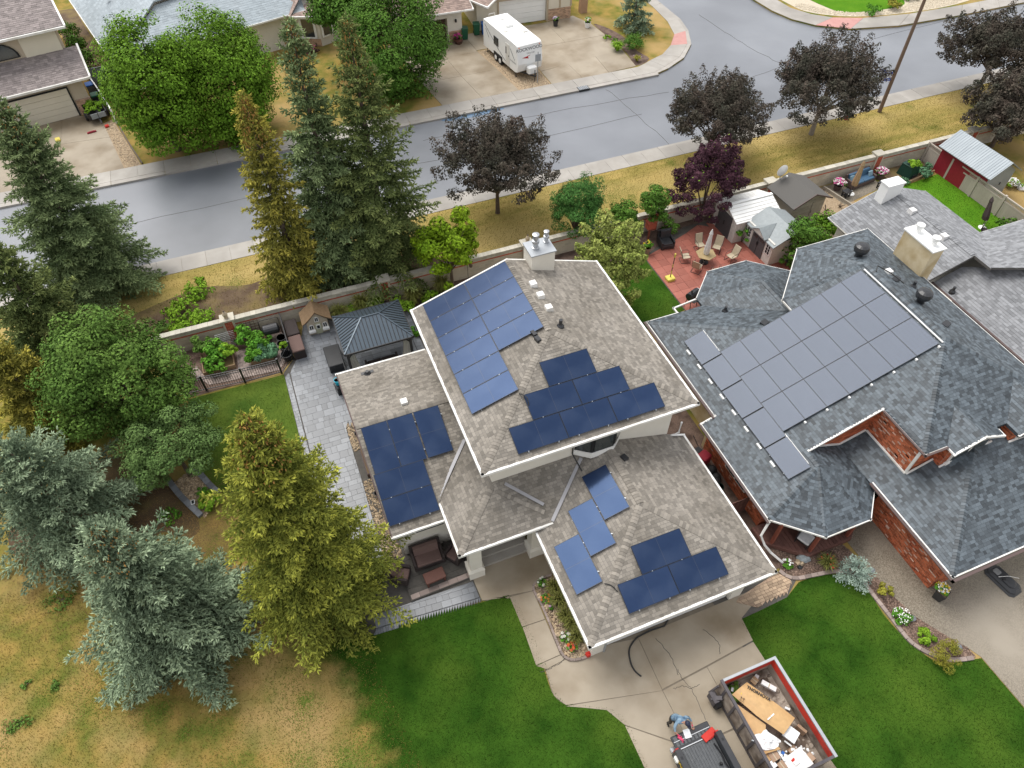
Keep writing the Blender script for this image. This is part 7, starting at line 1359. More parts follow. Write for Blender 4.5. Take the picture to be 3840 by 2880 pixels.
shrub('pink petunias in the half barrel by the brown garage', (20.0, 64.5), .42, .4, 'leaf_mid', 160, .07, 'potted_plant', 'flowers', z=.48, flowers=('petal_pink',), petals=110, psize=.07); shrub('mauve flowers in the black pot by the garage', (29.95, 64.5), .3, .4, 'leaf_mid', 160, .07, 'potted_plant', 'flowers', z=.52, flowers=('petal_mauve', 'petal_white'), petals=26, psize=.06)
shrub('pale flowers in the white urn on the corner driveway', (32.7, 63.1), .34, .45, 'leaf_lime', 160, .07, 'potted_plant', 'flowers', z=.5, flowers=('petal_white',), petals=26, psize=.05); shrub('tulip like plant in the beige urn on the red patio', (21.75, 31.0), .3, .55, 'leaf_veg', 240, .08, 'potted_plant', 'flowers', z=.55, flowers=('petal_yellow',), petals=14, psize=.05)
tuft('bright yellow green daylily clump in the corner bed', (33.2, 57.7), .8, 320, 'leaf_lime', .9, .03, 'daylily', 'plant'); shrub('clipped round green bush on the corner lawn', (34.6, 57.4), .95, 1.25, 'leaf_mid', 2200, .07, clumps=70); tuft('yellow foliage plant with mauve flowers at the corner bed tip', (33.9, 55.2), .5, 160, 'leaf_gold', .5, .03, 'flower_plant', 'plant', flowers=('petal_mauve',))
shrub('small lime plant in the corner mulch bed', (33.3, 60.2), .38, .4, 'leaf_lime', 220, .07); shrub('dark twiggy shrub in the corner mulch bed', (33.6, 59.1), .35, .6, 'leaf_mid', 160, .06)
for c, m, l in (((60.5, 55.4), 'leaf_veg', 'small green shrub in the pale pebble corner bed'), ((63.2, 55.7), 'leaf_gold', 'olive yellow grass clump in the pebble corner bed'), ((66.2, 56.8), 'leaf_greyish', 'grey green shrub in the pebble corner bed'), ((68.8, 57.3), 'leaf_gold', 'golden shrub behind the utility pole top')): shrub(l, c, .75, .8, m, 420, .1)
shrub('green climbing plant between the two pale sheds', (28.3, 29.7), .5, 1.4, 'leaf_veg', 620, .08); shrub('green shrub at the base of the tiled shed', (29.6, 26.6), .5, .8, 'leaf_mid', 420, .07); shrub('dark low shrub under the purple plum', (24.4, 32.4), .6, .9, 'leaf_mid', 520, .07)
shrub('rhubarb like plant on the compost bin', (44.0, 31.6), .5, .4, 'leaf_lime', 220, .11, 'vegetable_plant', 'plant', z=1.03); shrub('big leaf plant right of the compost bin', (45.1, 31.4), .55, .6, 'leaf_cabbage', 220, .13, 'vegetable_plant', 'plant'); shrub('leafy plant in front of the compost bin', (43.1, 31.2), .4, .4, 'leaf_cabbage', 160, .1, 'vegetable_plant', 'plant'); shrub('leafy plant against the vinyl fence', (45.9, 31.8), .45, .6, 'leaf_cabbage', 160, .1, 'vegetable_plant', 'plant')
shrub('green bush between the dark umbrella and the vinyl fence', (45.7, 24.2), .75, .9, 'leaf_mid', 620, .09); shrub('round white hydrangea behind the red shed', (50.2, 28.0), .5, .6, 'leaf_lime', 260, .08, flowers=('petal_white',), petals=160, psize=.08); shrub('leafy green bush behind the red shed', (50.3, 29.6), .8, 1.2, 'leaf_mid', 620, .1)
shrub('potted plants heaped in the small utility trailer', (-11.75, 62.9), .75, .7, 'leaf_lime', 520, .11, 'potted_plant', 'plant', z=.5); shrub('dark shrub by the grey board fence', (-10.2, 66.8), .8, 1.0, 'leaf_mid', 420, .1)
for c_, l_ in (((-12.6, 72), 'dark green shrub in the gap behind the grey board fence'), ((-13.2, 75.5), 'dark bushy shrub further back between the two far left houses'), ((-14.2, 79), 'green bush at the top of the gap between the far left houses')): shrub(l_, c_, 1.1, 1.6, 'leaf_mid', 900, .1)
shrub('dark red leaved shrub under the white bay window', (6.8, 67.6), .75, .7, 'leaf_purple', 320, .1, flowers=('petal_pink',), petals=14, psize=.08)
shrub('green creeping shrub at the tip of the iron fenced lawn', (-8.6, 60.2), .5, .6, 'leaf_greyish', 300, .1); shrub('green plant in the gravel bed between the stone borders', (-7.47,22.79), .3, .4, 'leaf_veg', 220, .07); shrub('lime plant at the end of the gravel bed', (-7.26,22.05), .55, .5, 'leaf_lime', 420, .09); shrub('patch of green weeds at the edge of the shaded soil', (-9.24,22.11), .5, .12, 'leaf_veg', 260, .06, 'weeds', 'weeds')
for c, r, l in (((-15.25,16.06), .25, 'small green weed tuft on the dry lawn near the left edge'), ((-15.50,14.55), .5, 'low green weed patch at the lower left of the dry lawn'), ((-13.93,19.45), .7, 'dark green weed patch left of the big blue spruce'), ((-14.21,15.58), .3, 'small weed in the middle of the dry lawn')): shrub(l, c, r, .1, 'leaf_shrub', int(500 * r), .05, 'weeds', 'weeds')
# ------------------------------------------------------------------ grass
def grass(poly, dens, h, m, holes=(), z=.01, w=.014, name='grass'):
    x, y = scatter(poly, dens, holes)
    if m == 'grass_blade': k = LEA * x + LEB * y + LEC + R.normal(0, .5, len(x)) > 0; x, y = x[k], y[k]
    n = len(x); a = R.uniform(0, 6.28, n); hh = h * R.uniform(.5, 1.2, n); ln = R.uniform(.2, 1.0, n) * hh; q = R.uniform(0, 6.28, n)
    e = np.stack([np.cos(a), np.sin(a), 0 * a], 1) * w; p = np.stack([x, y, np.full(n, z)], 1); t = p + np.stack([np.cos(q) * ln, np.sin(q) * ln, hh], 1)
    V = np.stack([p - e, p + e, t], 1).reshape(-1, 3); o = np_mesh(name, V, np.arange(3 * n).reshape(-1, 3), m); tag(o, kind='stuff'); return o
ed_ = lambda x, y: LEA * x + LEB * y + LEC
grass(LAWN, 420, .05, 'grass_blade', z=.014); grass(RLAWN, 420, .05, 'grass_blade', z=.014); grass(SIDE, 260, .05, 'side_blade', z=.016)
grass([(14.5, 24), (21.6, 25.5), (21.6, 30.6), (14.5, 31)], 200, .05, 'grass_blade', z=.016)
grass([(37.5, 27.5), (41.5, 30.8), (46.4, 31.2), (46.4, 20), (38, 20)], 160, .05, 'grass_blade', z=.016)
grass([(-22, -2), (.6, -2), (-1.2, 9), (-1.7, 12.2), (-2.6, 14.2), (-9, 19), (-22, 22)], 240, .06, 'dry_blade', z=.012)
grass([(-14, 33.6), (62, 33.6), (62, 40.4), (-14, 40.4)], 110, .07, 'dry_blade', z=.006)
def litter(c, r, n, m='needle_litter', L=.10, w=.03, z=.022):
    "soft scatter of fallen needles and bits around a trunk"
    q = R.normal(size=(n, 2)) * r * .55 + np.array(c); a = R.uniform(0, 6.28, n); d = np.stack([np.cos(a), np.sin(a), 0 * a], 1) * L; e = np.stack([-np.sin(a), np.cos(a), 0 * a], 1) * w
    p = np.stack([q[:, 0], q[:, 1], np.full(n, z) + R.uniform(0, .012, n)], 1); V = np.stack([p - e, p + e, p + d], 1).reshape(-1, 3); tag(np_mesh('needle_litter', V, np.arange(3 * n).reshape(-1, 3), m), kind='stuff')
litter((-9, 17.5), 3.4, 11000, L=.06, w=.012); litter((-4, 16.2), 2.6, 6000, L=.06, w=.012); litter((-12.5, 22.5), 4.4, 12000, L=.06, w=.012); litter((-7.5, 20.5), 2.6, 9000, L=.06, w=.012)
gx = []
for k in range(130):
    c = (U(-21, -2), U(1, 17)); litter(c, U(.3, 1.3), int(U(150, 700)), 'side_blade', .05, .012, .014)
for k in range(60): litter((U(-14, 60), U(34, 40)), U(.4, 1.2), int(U(120, 420)), rnd.choice(('side_blade', 'dry_blade')), .05, .014, .01)

# ------------------------------------------------------------------ travel trailer
tt = thing('travel_trailer', 'white travel trailer with black window and tandem wheels parked on the gravel bed', 'travel trailer', (23.35, 59.3, .02), math.radians(7.2))
b = MB(); prof = [(-3.15, .62), (-2.75, .5), (3.2, .5), (3.2, 2.75), (3.1, 2.85), (-2.9, 2.85), (-3.05, 2.75), (-3.3, 1.3)]
b.solid([(-1.2, y, z) for y, z in prof], [(1.2, y, z) for y, z in prof]); b.build('body', 'white_paint', tt)
MB().rbox(-1.15, 1.15, -2.85, 3.1, 2.84, 2.9, .1).build('roof', 'white_paint', tt)
MB().rbox(-.35, .35, .3, 1.1, 2.9, 3.12, .08).build('air_conditioner', 'white_paint', tt); MB().rbox(-.2, .25, 1.9, 2.3, 2.9, 3.0, .04).build('roof_vent', 'white_trim', tt); MB().rbox(-.9, -.6, -.4, -.1, 2.9, 2.98, .04).build('roof_vent', 'white_trim', tt); MB().rbox(.5, .95, -1.2, -.7, 2.9, 3.0, .05).build('roof_vent', 'white_trim', tt)
for y0, y1, z0, z1 in ((.3, 1.15, 1.45, 2.15),):
    w = MB().box(-1.23, -1.2, y0, y1, z0, z1).build('window', 'window_black', tt)
    for k in range(2): MB().box(-1.24, -1.23, y0 + .06, y1 - .06, z0 + .06 + .33 * k, z0 + .32 + .33 * k).build('pane', 'glass_dark', w)
d_ = MB().box(-1.225, -1.2, -1.75, -1.05, .6, 2.4).build('door', 'white_trim', tt); MB().box(-1.235, -1.225, -1.25, -1.08, 1.5, 2.1).build('pane', 'glass_dark', d_); MB().box(-1.26, -1.225, -1.7, -1.63, 1.4, 1.5).build('handle', 'iron_black', d_)
for y in (.0, .78):
    for s in (-1.12, 1.12):
        w = MB().tube([(s - .11, y, .36), (s + .11, y, .36)], .36, 16).build('wheel', 'black_rubber', tt); MB().tube([(s - .125, y, .36), (s + .125, y, .36)], .2, 12).build('rim', 'white_paint', w)
MB().box(-1.22, -1.19, -.42, 1.2, .5, .82).build('wheel_arch', 'window_black', tt)
for y in (-2.6, 2.8):
    for s in (-1.0, 1.0): MB().tube([(s, y, .55), (s - .1, y - .12, 0), (s, y, .04), (s + .1, y + .12, 0)], .03, 5).build('stabiliser_jack', 'iron_black', tt)
MB().bar((-.8, -2.8, .5), (0, -4.3, .5), .08, .12).build('tongue', 'iron_black', tt); MB().bar((.8, -2.8, .5), (0, -4.3, .5), .08, .12).build('tongue', 'iron_black', tt); MB().rbox(-.42, .42, -3.85, -3.3, .55, 1.1, .12).build('propane_cover', 'white_paint', tt); MB().tube([(0, -4.15, 0), (0, -4.15, 1.0)], .04, 8).build('jack', 'iron_black', tt)
nm = V_((0, -.985, .17)); rx = math.radians(90 - 9.8)
text('ROCKWOOD', .36, tt, 'letter_grey', (0, -3.115, 2.42), (rx, 0, 0), bold=.006, sx=1.15); text('Ultra Lite', .2, tt, 'letter_grey', (.1, -3.17, 2.08), (rx, 0, 0))
b = MB(); b.solid([(-.75, -3.215, 1.78), (.1, -3.19, 1.92), (-.2, -3.205, 1.8), (-.1, -3.235, 1.66)], [(-.75, -3.225, 1.78), (.1, -3.2, 1.92), (-.2, -3.215, 1.8), (-.1, -3.245, 1.66)]); b.build('swoosh', 'lamp_red', tt)
b = MB()
for p, q in (((-1.212, 2.9, 2.5), (-1.212, .2, 1.2)), ((-1.212, .1, 1.2), (-1.212, -1.0, .75)), ((-1.212, 2.7, 2.2), (-1.212, 2.1, 1.6)), ((-1.212, -1.9, 2.2), (-1.212, -2.7, 1.5))): b.bar(p, q, .02, .05)
b.build('side_stripe', 'letter_grey', tt); text('ROCKWOOD', .17, tt, 'letter_grey', (-1.214, -2.4, 1.25), (math.radians(90), 0, math.radians(-90)))
for x in (-1.0, 1.0): MB().cbox((x, -3.09, 2.6), (.1, .04, .06)).build('marker_lamp', 'petal_orange', tt)
MB().tube([(-.7, 3.05, 2.9), (-.7, 3.05, 3.15), (-.1, 3.05, 3.15), (-.1, 3.05, 2.9)], .02, 5).build('ladder_rail', 'white_trim', tt)
tp = thing('sign_post', 'thin dark post with a small plate standing in front of the travel trailer', 'sign post', (24.0, 54.9, 0)); MB().tube([(0, 0, 0), (0, 0, 2.7)], .035, 6).build('post', 'galvanised', tp); MB().box(-.25, .25, -.02, .02, 1.9, 2.5).build('plate', 'galvanised', tp)
# ------------------------------------------------------------------ debris bin
bi = thing('dump_bin', 'rusty open debris bin with red inner rim on the driveway', 'bin', (12.2, 3.4, .03))
x0, x1, y0, y1, zt = 11.0, 13.52, 1.5, 5.38, 1.5; w_ = .07
for a in ((x0, x0 + w_, y0, y1), (x1 - w_, x1, y0, y1), (x0 + w_, x1 - w_, y0, y0 + w_), (x0 + w_, x1 - w_, y1 - w_, y1)): MB().box(*a, .32, zt - .05).build('side', 'bin_rust', bi, world=True)
for a in ((x0 + w_, x0 + w_ + .012, y0 + w_, y1 - w_), (x1 - w_ - .012, x1 - w_, y0 + w_, y1 - w_), (x0 + w_ + .012, x1 - w_ - .012, y1 - w_ - .012, y1 - w_)): MB().box(*a, .98, zt - .06).build('rim_band', 'bin_worn_red', bi, world=True)
for a, m in (((x0 - .03, x0 + w_ + .02, y0 - .03, y1 + .03), 'bin_outer'), ((x1 - w_ - .02, x1 + .03, y0 - .03, y1 + .03), 'galvanised'), ((x0 + w_ + .02, x1 - w_ - .02, y0 - .03, y0 + w_), 'bin_outer'), ((x0 + w_ + .02, x1 - w_ - .02, y1 - w_, y1 + .03), 'galvanised')): MB().box(*a, zt - .05, zt + .02).build('top_rail', m, bi, world=True)
MB().box(x0 + w_, x1 - w_, y0 + w_, y1 - w_, .3, .38).build('floor', 'bin_rust', bi, world=True); MB().box(x0, x1, y0, y1, .03, .3).build('frame', 'bin_outer', bi, world=True)
for k in range(6): MB().box(x0 - .05, x0, y0 + .2 + .65 * k, y0 + .3 + .65 * k, .3, zt - .05).build('stake', 'bin_outer', bi, world=True)
h_ = MB(); h_.bar((x0 - .05, 4.9, .8), (x0 - .4, 5.1, .6), .16); h_.box(x0 - .42, x0 - .2, 4.85, 5.3, .3, .75); h_.bar((x0 - .1, 5.3, 1.2), (x0 - .32, 5.35, .5), .07); h_.build('latch_hook', 'bin_outer', bi, world=True); MB().tube([(x0 - .12, 4.95, .4), (x0 - .36, 4.95, .4)], .27, 12).build('wheel', 'black_rubber', bi, world=True)
MB().tube([(x0 - .04, 3.1, 1.42), (x0 - .08, 3.1, 1.46), (x0 - .04, 3.05, 1.5)], .03, 6).build('ring', 'galvanised', bi, world=True)
# contents
cd = thing('cardboard', 'large bent brown cardboard carton sheet lying in the debris bin', 'cardboard', (11.9, 3.9, 1.05)); b = MB()
c0, c1, c2, c3 = [V_((*p, 0)) for p in ((11.28,4.85), (12.10,5.04), (13.06,3.21), (12.13,2.83))]
n1, n2 = 8, 5; gr_ = [[None] * (n2 + 1) for _ in range(n1 + 1)]
for i in range(n1 + 1):
    for j in range(n2 + 1):
        t, s = i / n1, j / n2; p = c0.lerp(c3, t).lerp(c1.lerp(c2, t), s); z = 1.05 + .12 * math.sin(PI * s) * (1 - .3 * t) + .06 * math.sin(3 * t); 
        if t > .55: p += (c1 - c0) * (.0 + .45 * (t - .55) * (1 - s)) ; z += .05 * (t - .5)
        gr_[i][j] = (p.x, p.y, z)
for i in range(n1):
    for j in range(n2): b.face([gr_[i][j], gr_[i + 1][j], gr_[i + 1][j + 1], gr_[i][j + 1]])
cs = b.build('sheet', 'cardboard', cd, world=True); sm = cs.modifiers.new('thick', 'SOLIDIFY'); sm.thickness = .012
dl = (12.56,4.07); dm = (12.00,4.82); ang = math.atan2(dl[1] - dm[1], dl[0] - dm[0])
tx = text('THORNOVA', .17, cd, 'ink_black', (0, 0, 0), (0, 0, ang), bold=.006); tc_ = (12.23,4.48)
tx.location = V_((tc_[0], tc_[1], 1.19)) - ORG[cd.name]
t2 = text('SOLAR', .06, cd, 'letter_grey', (0, 0, 0), (0, 0, ang)); q2 = (12.53,4.12); t2.location = V_((q2[0], q2[1], 1.165)) - ORG[cd.name]
b = MB(); ac = V_((*(11.51,4.54), 1.19)); dx = V_((math.cos(ang), math.sin(ang), 0)); dy = V_((-math.sin(ang), math.cos(ang), 0))
for o in (-.05, .05):
    b.bar(ac + dx * o - dy * .07, ac + dx * o + dy * .06, .014, .004); b.bar(ac + dx * o + dy * .07, ac + dx * (o - .035) + dy * .03, .014, .004); b.bar(ac + dx * o + dy * .07, ac + dx * (o + .035) + dy * .03, .014, .004)
b.bar(ac - dx * .1 - dy * .09, ac + dx * .1 - dy * .09, .012, .004); b.build('arrow_mark', 'ink_black', cd, world=True)
b = MB(); yy = V_((*(11.64,4.76), 1.16)); b.bar(yy - dy * .09, yy + dy * .09, .02, .004); b.build('yellow_mark', 'petal_yellow', cd, world=True)
c2d = thing('cardboard', 'second flat cardboard sheet under the big carton against the dark rim', 'cardboard', (11.6, 3.0, .9)); P = [(*(11.29,4.52), .95), (*(11.91,3.43), .98), (*(11.76,3.22), .95), (*(11.28,3.25), .93)]; MB().slab(planar(P), .015).build('sheet', 'cardboard', c2d, world=True); MB().slab(planar([(*(11.25,2.71), .9), (*(11.94,2.59), .92), (*(11.97,2.50), .9), (*(11.26,2.59), .86)]), .012).build('flap', 'cardboard', c2d, world=True)
ws = thing('plastic_sheet', 'crumpled white plastic sheet in the debris bin', 'plastic sheet', (12.0, 2.6, .95)); b = MB(); Pq = [V_((*p, 0)) for p in ((11.26,3.25), (11.82,3.32), (12.12,2.76), (11.90,2.58), (11.19,2.71))]; cc = sum(Pq, V_((0, 0, 0))) / 5
rows = []
for k in (1.0, .75, .5, .25): rows.append([tuple(cc + (Pq[i // 4].lerp(Pq[(i // 4 + 1) % 5], (i % 4) / 4) - cc) * k + V_((U(-.03, .03), U(-.03, .03), .92 + (1 - k) * .16 + U(-.06, .06)))) for i in range(20)])
for a, c in zip(rows, rows[1:]):
    for i in range(20): b.face([a[i], a[(i + 1) % 20], c[(i + 1) % 20], c[i]])
b.face(rows[-1]); b.build('sheet', 'foam_white', ws, world=True)
for (p, d, rz, m, l) in (((12.71,2.87), (.48, .5, .1), .5, 'foam_white', 'large white foam board against the bin wall'), ((12.25,3.66), (.36, .05, .03), .25, 'foam_white', 'thin white foam strip on the carton'), ((11.85,2.37), (.06, .5, .05), .1, 'foam_white', 'long white foam strip standing in the junk'), ((12.50,2.66), (.06, .3, .08), .5, 'foam_white', 'short white foam strip near the foam board'),
        ((12.75,5.16), (.35, .16, .1), .6, 'canvas_white', 'pale plank offcut at the rear of the bin'), ((12.55,5.04), (.3, .25, .08), .4, 'canvas_tan', 'beige foam lump beside the carton'), ((12.87,4.64), (.6, .2, .1), -.9, 'canvas_white', 'torn white board behind the carton'), ((13.19,3.67), (.2, .09, .05), -.8, 'foam_white', 'small white packet by the worn bin wall'),
        ((12.54,2.36), (.34, .36, .28), .35, 'box_tan', 'brown carton tilted in the junk'), ((12.93,1.78), (.4, .3, .22), .2, 'box_tan', 'brown carton at the front right of the bin'), ((11.75,2.43), (.36, .34, .2), .1, 'box_tan', 'flattened brown carton in the front junk'), ((11.76,2.06), (.3, .32, .22), .2, 'box_tan', 'brown carton at the bin front'), ((11.42,2.49), (.22, .3, .22), .3, 'cardboard', 'open cardboard box with dark inside'),
        ((11.40,2.15), (.26, .26, .14), .2, 'foam_white', 'white foam frame at the bin front'), ((12.09,2.37), (.12, .12, .12), .5, 'bin_blue', 'blue scrap in the junk'), ((12.24,2.07), (.16, .1, .05), .3, 'paint_red', 'red scrap in the junk'), ((12.38,1.98), (.22, .16, .08), .2, 'foam_white', 'white foam block beside the red scrap'), ((12.79,2.05), (.14, .14, .14), .3, 'foam_white', 'white bucket lid near the bin wall'), ((11.56,2.43), (.08, .3, .08), .2, 'lamp_red', 'dark red tool in the junk'),
        ((12.46,1.85), (.9, .7, .06), .15, 'canvas_white', 'white board lying beneath the junk'), ((11.76,5.07), (.3, .3, .2), .4, 'compost_green', 'green leafy debris in the bin corner'), ((11.59,5.07), (.16, .1, .1), .8, 'galvanised', 'crumpled grey scrap in the bin corner'), ((13.17,2.80), (.12, .4, .35), .45, 'box_tan', 'brown board leaning on the worn bin wall')):
    t = thing('scrap', l, 'scrap', (p[0], p[1], 0), rz); zz = .39 if d[2] > .2 else .62; zz = max(.4, zz); hh = d[2]
    top = .62 + .25 * rnd.random() if 'carton' in l or 'foam' in l else .55 + .2 * rnd.random()
    if 'strip on the carton' in l: top = 1.22
    if 'foam board' in l and 'large' in l: top = .98
    o = MB(); o.rbox(-d[0] / 2, d[0] / 2, -d[1] / 2, d[1] / 2, top - hh, top, .01); e = o.build('piece', m, t); e.rotation_euler = (U(-.15, .15), U(-.15, .15), 0)
    if 'carton' in l: MB().box(-.02, .02, -d[1] / 2, d[1] / 2, top + .001, top + .004).build('tape', 'sling_tan', t).rotation_euler = e.rotation_euler
dbp = [(x0 + .1, y0 + .1), (x1 - .1, y0 + .1), (x1 - .1, y1 - .1), (x0 + .1, y1 - .1)]
rocks('debris', dbp, 160, .05, .12, 'bin_rust', .38); rocks('debris', [(x0 + .15, y0 + .2), (x1 - .3, y0 + .2), (x1 - .4, 2.4), (x0 + .2, 2.6)], 90, .03, .08, 'foam_white', .62); rocks('debris', [(x0 + .15, 4.6), (11.9, 4.6), (11.9, 5.25), (x0 + .15, 5.25)], 120, .04, .1, 'leaf_shrub', .6)
# ------------------------------------------------------------------ pickup truck
tk = thing('pickup_truck', 'dark grey pickup truck with its tailgate open, cut by the bottom of the picture', 'pickup truck', (9.07, 1.0, .03))
B = lambda *a: MB().box(*a)
b = MB(); b.box(-.76, .76, -.4, 2.85, .80, .86); b.build('bed_floor', 'bed_liner', tk)
for k in range(13): MB().box(-.72 + .115 * k, -.66 + .115 * k, -.4, 2.83, .86, .885).build('bed_rib', 'bed_liner', tk)
for s in (-1, 1):
    o = MB(); o.solid([(s * .78, -.4, .5), (s * 1.0, -.4, .5), (s * .98, 2.88, .55), (s * .78, 2.88, .55)], [(s * .80, -.4, 1.3), (s * .98, -.4, 1.3), (s * .95, 2.88, 1.27), (s * .80, 2.88, 1.27)]); o.build('bed_side', 'truck_paint', tk)
    MB().rbox(min(s * .76, s * 1.0), max(s * .76, s * 1.0), -.4, 2.86, 1.28, 1.33, .02).build('bed_rail', 'black_plastic', tk)
    MB().rbox(min(s * .55, s * .79), max(s * .55, s * .79), .55, 1.55, .86, 1.12, .08).build('wheel_well', 'bed_liner', tk)
    MB().box(min(s * .80, s * .93), max(s * .80, s * .93), 2.88, 2.93, .75, 1.2).build('tail_lamp', 'lamp_red', tk)
    for y in (1.05, -2.75):
        w = MB().tube([(s * .78, y, .4), (s * 1.0, y, .4)], .4, 18).build('wheel', 'black_rubber', tk); MB().tube([(s * .9, y, .4), (s * 1.01, y, .4)], .24, 14).build('rim', 'steel', w)
    for y in (.2, 2.5): MB().box(min(s * .84, s * .92), max(s * .84, s * .92), y, y + .1, 1.325, 1.336).build('stake_pocket', 'window_black', tk)
b = MB(); b.rbox(-.82, .82, 2.9, 3.4, .84, .9, .03); tg = b.build('tailgate', 'black_plastic', tk)
for k in range(9): MB().box(-.72 + .16 * k, -.62 + .16 * k, 2.98, 3.14, .9, .915).build('tailgate_rib', 'bed_liner', tg)
for k in range(4): MB().box(-.74 + .2 * k, -.6 + .2 * k, 3.2, 3.34, .9, .912).build('tailgate_rib', 'bed_liner', tg)
MB().box(-.78, .78, 3.16, 3.185, .9, .92).build('tailgate_rib', 'steel', tg); MB().box(-.8, .8, 2.87, 2.905, .86, .9).build('tailgate_hinge', 'steel', tg)
MB().rbox(-.95, .95, 2.9, 3.12, .45, .62, .05).build('bumper', 'steel', tk)
b = MB(); b.rbox(-.98, .98, -2.3, -.4, .5, 1.35, .1); b.rbox(-.96, .96, -4.1, -2.3, .5, 1.2, .15); b.build('cab_body', 'truck_paint', tk)
b = MB(); b.solid([(-.9, -2.4, 1.3), (.9, -2.4, 1.3), (.9, -.45, 1.3), (-.9, -.45, 1.3)], [(-.74, -1.9, 1.88), (.74, -1.9, 1.88), (.74, -.62, 1.88), (-.74, -.62, 1.88)]); b.build('cab_glass', 'glass_dark', tk); MB().rbox(-.76, .76, -1.95, -.58, 1.87, 1.93, .08).build('cab_roof', 'truck_paint', tk)
for s, r in ((-1, -1),): 
    for k, (tx_, sz) in enumerate((('WWW.', .26), ('306.', .22))): text(tx_, sz, tk, 'letter_yellow', (-1.003, 2.1, 1.12 - .27 * k), (math.radians(90), 0, math.radians(-90)), bold=.01)
MB().rbox(-1.06, -.93, 2.5, 2.75, .85, 1.05, .04).build('side_lamp', 'white_trim', tk)
for k in range(3): MB().lathe((.5 + .06 * k, 1.9 - .5 * k, .885), [(.05, 0), (.07, .06), (.04, .14)], 7).build('bed_clutter', 'black_rubber', tk)
MB().cbox((.6, 1.35, .89), (.12, .12, .1), .4).build('bed_clutter', 'box_tan', tk); MB().tube([(.62, 2.6, .95), (.7, 2.2, .92), (.66, 1.9, .95), (.72, 1.5, .92)], .03, 5).build('bed_clutter', 'iron_black', tk)
rb = thing('red_box', 'flat bright red case lying across the tailgate corner', 'case', (*(9.68,3.93), .93), math.radians(14)); MB().rbox(-.3, .3, -.14, .14, 0, .07, .02).build('case_body', 'paint_red', rb); MB().box(-.1, .1, -.16, -.14, .02, .05).build('handle', 'lamp_red', rb)
wp = MB().box(-.13, .13, -.16, .16, 0, .012).build('paper', 'foam_white'); wp.location = (*(8.92,4.27), .958); wp.rotation_euler = (0, 0, -.15); tag(wp, 'white sheet of paper on the open tailgate', 'paper')
# ------------------------------------------------------------------ person leaning over the tailgate
pe = thing('person', 'person in a blue camouflage shirt and dark cap bending over the tailgate', 'person', (8.75, 5.0, .03))
J = [((8.77, 4.98, .93), .155), ((8.78, 4.92, 1.08), .15), ((8.82, 4.78, 1.26), .165), ((8.85, 4.66, 1.40), .12), ((8.87, 4.59, 1.47), .062), ((8.89, 4.53, 1.55), .085), ((8.90, 4.48, 1.64), .098), ((8.905, 4.46, 1.70), .08),
     ((8.66, 4.72, 1.38), .08), ((8.52, 4.62, 1.26), .062), ((8.48, 4.48, 1.08), .052), ((8.56, 4.34, 1.0), .036), ((8.60, 4.28, .985), .042),
     ((9.04, 4.74, 1.38), .08), ((9.18, 4.70, 1.26), .062), ((9.26, 4.60, 1.10), .052), ((9.24, 4.46, 1.0), .036), ((9.23, 4.40, .985), .042),
     ((8.67, 5.0, .86), .115), ((8.65, 4.93, .48), .075), ((8.64, 5.03, .12), .05), ((8.64, 4.88, .05), .042),
     ((8.89, 5.0, .86), .115), ((8.91, 4.92, .48), .075), ((8.92, 5.04, .12), .05), ((8.93, 4.89, .05), .042)]
E_ = [(0, 1), (1, 2), (2, 3), (3, 4), (4, 5), (5, 6), (6, 7), (3, 8), (8, 9), (9, 10), (10, 11), (11, 12), (3, 13), (13, 14), (14, 15), (15, 16), (16, 17), (0, 18), (18, 19), (19, 20), (20, 21), (0, 22), (22, 23), (23, 24), (24, 25)]
me = bpy.data.meshes.new('body'); me.from_pydata([tuple(V_(p)) for p, _ in J], E_, []); o = bpy.data.objects.new('body_tmp', me); C.objects.link(o)
sk = o.modifiers.new('skin', 'SKIN'); 
for i, (_, r) in enumerate(J): me.skin_vertices[0].data[i].radius = (r, r * .85); me.skin_vertices[0].data[i].use_root = i == 0
sb = o.modifiers.new('sub', 'SUBSURF'); sb.levels = sb.render_levels = 2
me2 = bpy.data.meshes.new_from_object(o.evaluated_get(bpy.context.evaluated_depsgraph_get())); bpy.data.objects.remove(o)
for v in me2.vertices: v.co -= ORG[pe.name]
body = link_mesh('body', me2, pe, ['skin', 'camo', 'trouser_black', 'glove_pink'])
org = ORG[pe.name]
for p in me2.polygons:
    c = p.center + org; p.use_smooth = True
    if c.z < .95 and c.y > 4.8: p.material_index = 2
    elif c.z > 1.47 and 4.3 < c.y < 4.62: p.material_index = 0
    elif c.y < 4.37 or (c.x > 9.15 and c.y < 4.47): p.material_index = 3
    elif c.z < 1.12 and c.y < 4.6: p.material_index = 0
    else: p.material_index = 1
cpq = MB(); rr = [[(.108 * f * math.cos(a), .118 * f * math.sin(a), z) for a in np.linspace(0, 2 * PI, 15)[:-1]] for z, f in ((0, 1), (.05, .98), (.09, .8), (.115, .4))]
for a, c in zip(rr, rr[1:]):
    for i in range(14): cpq.face([a[i], a[(i + 1) % 14], c[(i + 1) % 14], c[i]])
cpq.face(rr[-1]); cpq.solid([(-.085, -.09, -.005), (.085, -.09, -.005), (.06, -.2, -.02), (-.06, -.2, -.02)], [(-.085, -.09, .012), (.085, -.09, .012), (.06, -.2, -.005), (-.06, -.2, -.005)])
cp_ = cpq.build('cap', 'cap_navy', pe); cp_.location = V_((8.905, 4.475, 1.665)) - org; cp_.rotation_euler = (.45, 0, .15)
fc = MB(); f0 = V_((8.905, 4.40, 1.60)) - org; fc.bar(f0, f0 + V_((0, -.03, -.03)), .025); fc.build('nose', 'skin', pe)
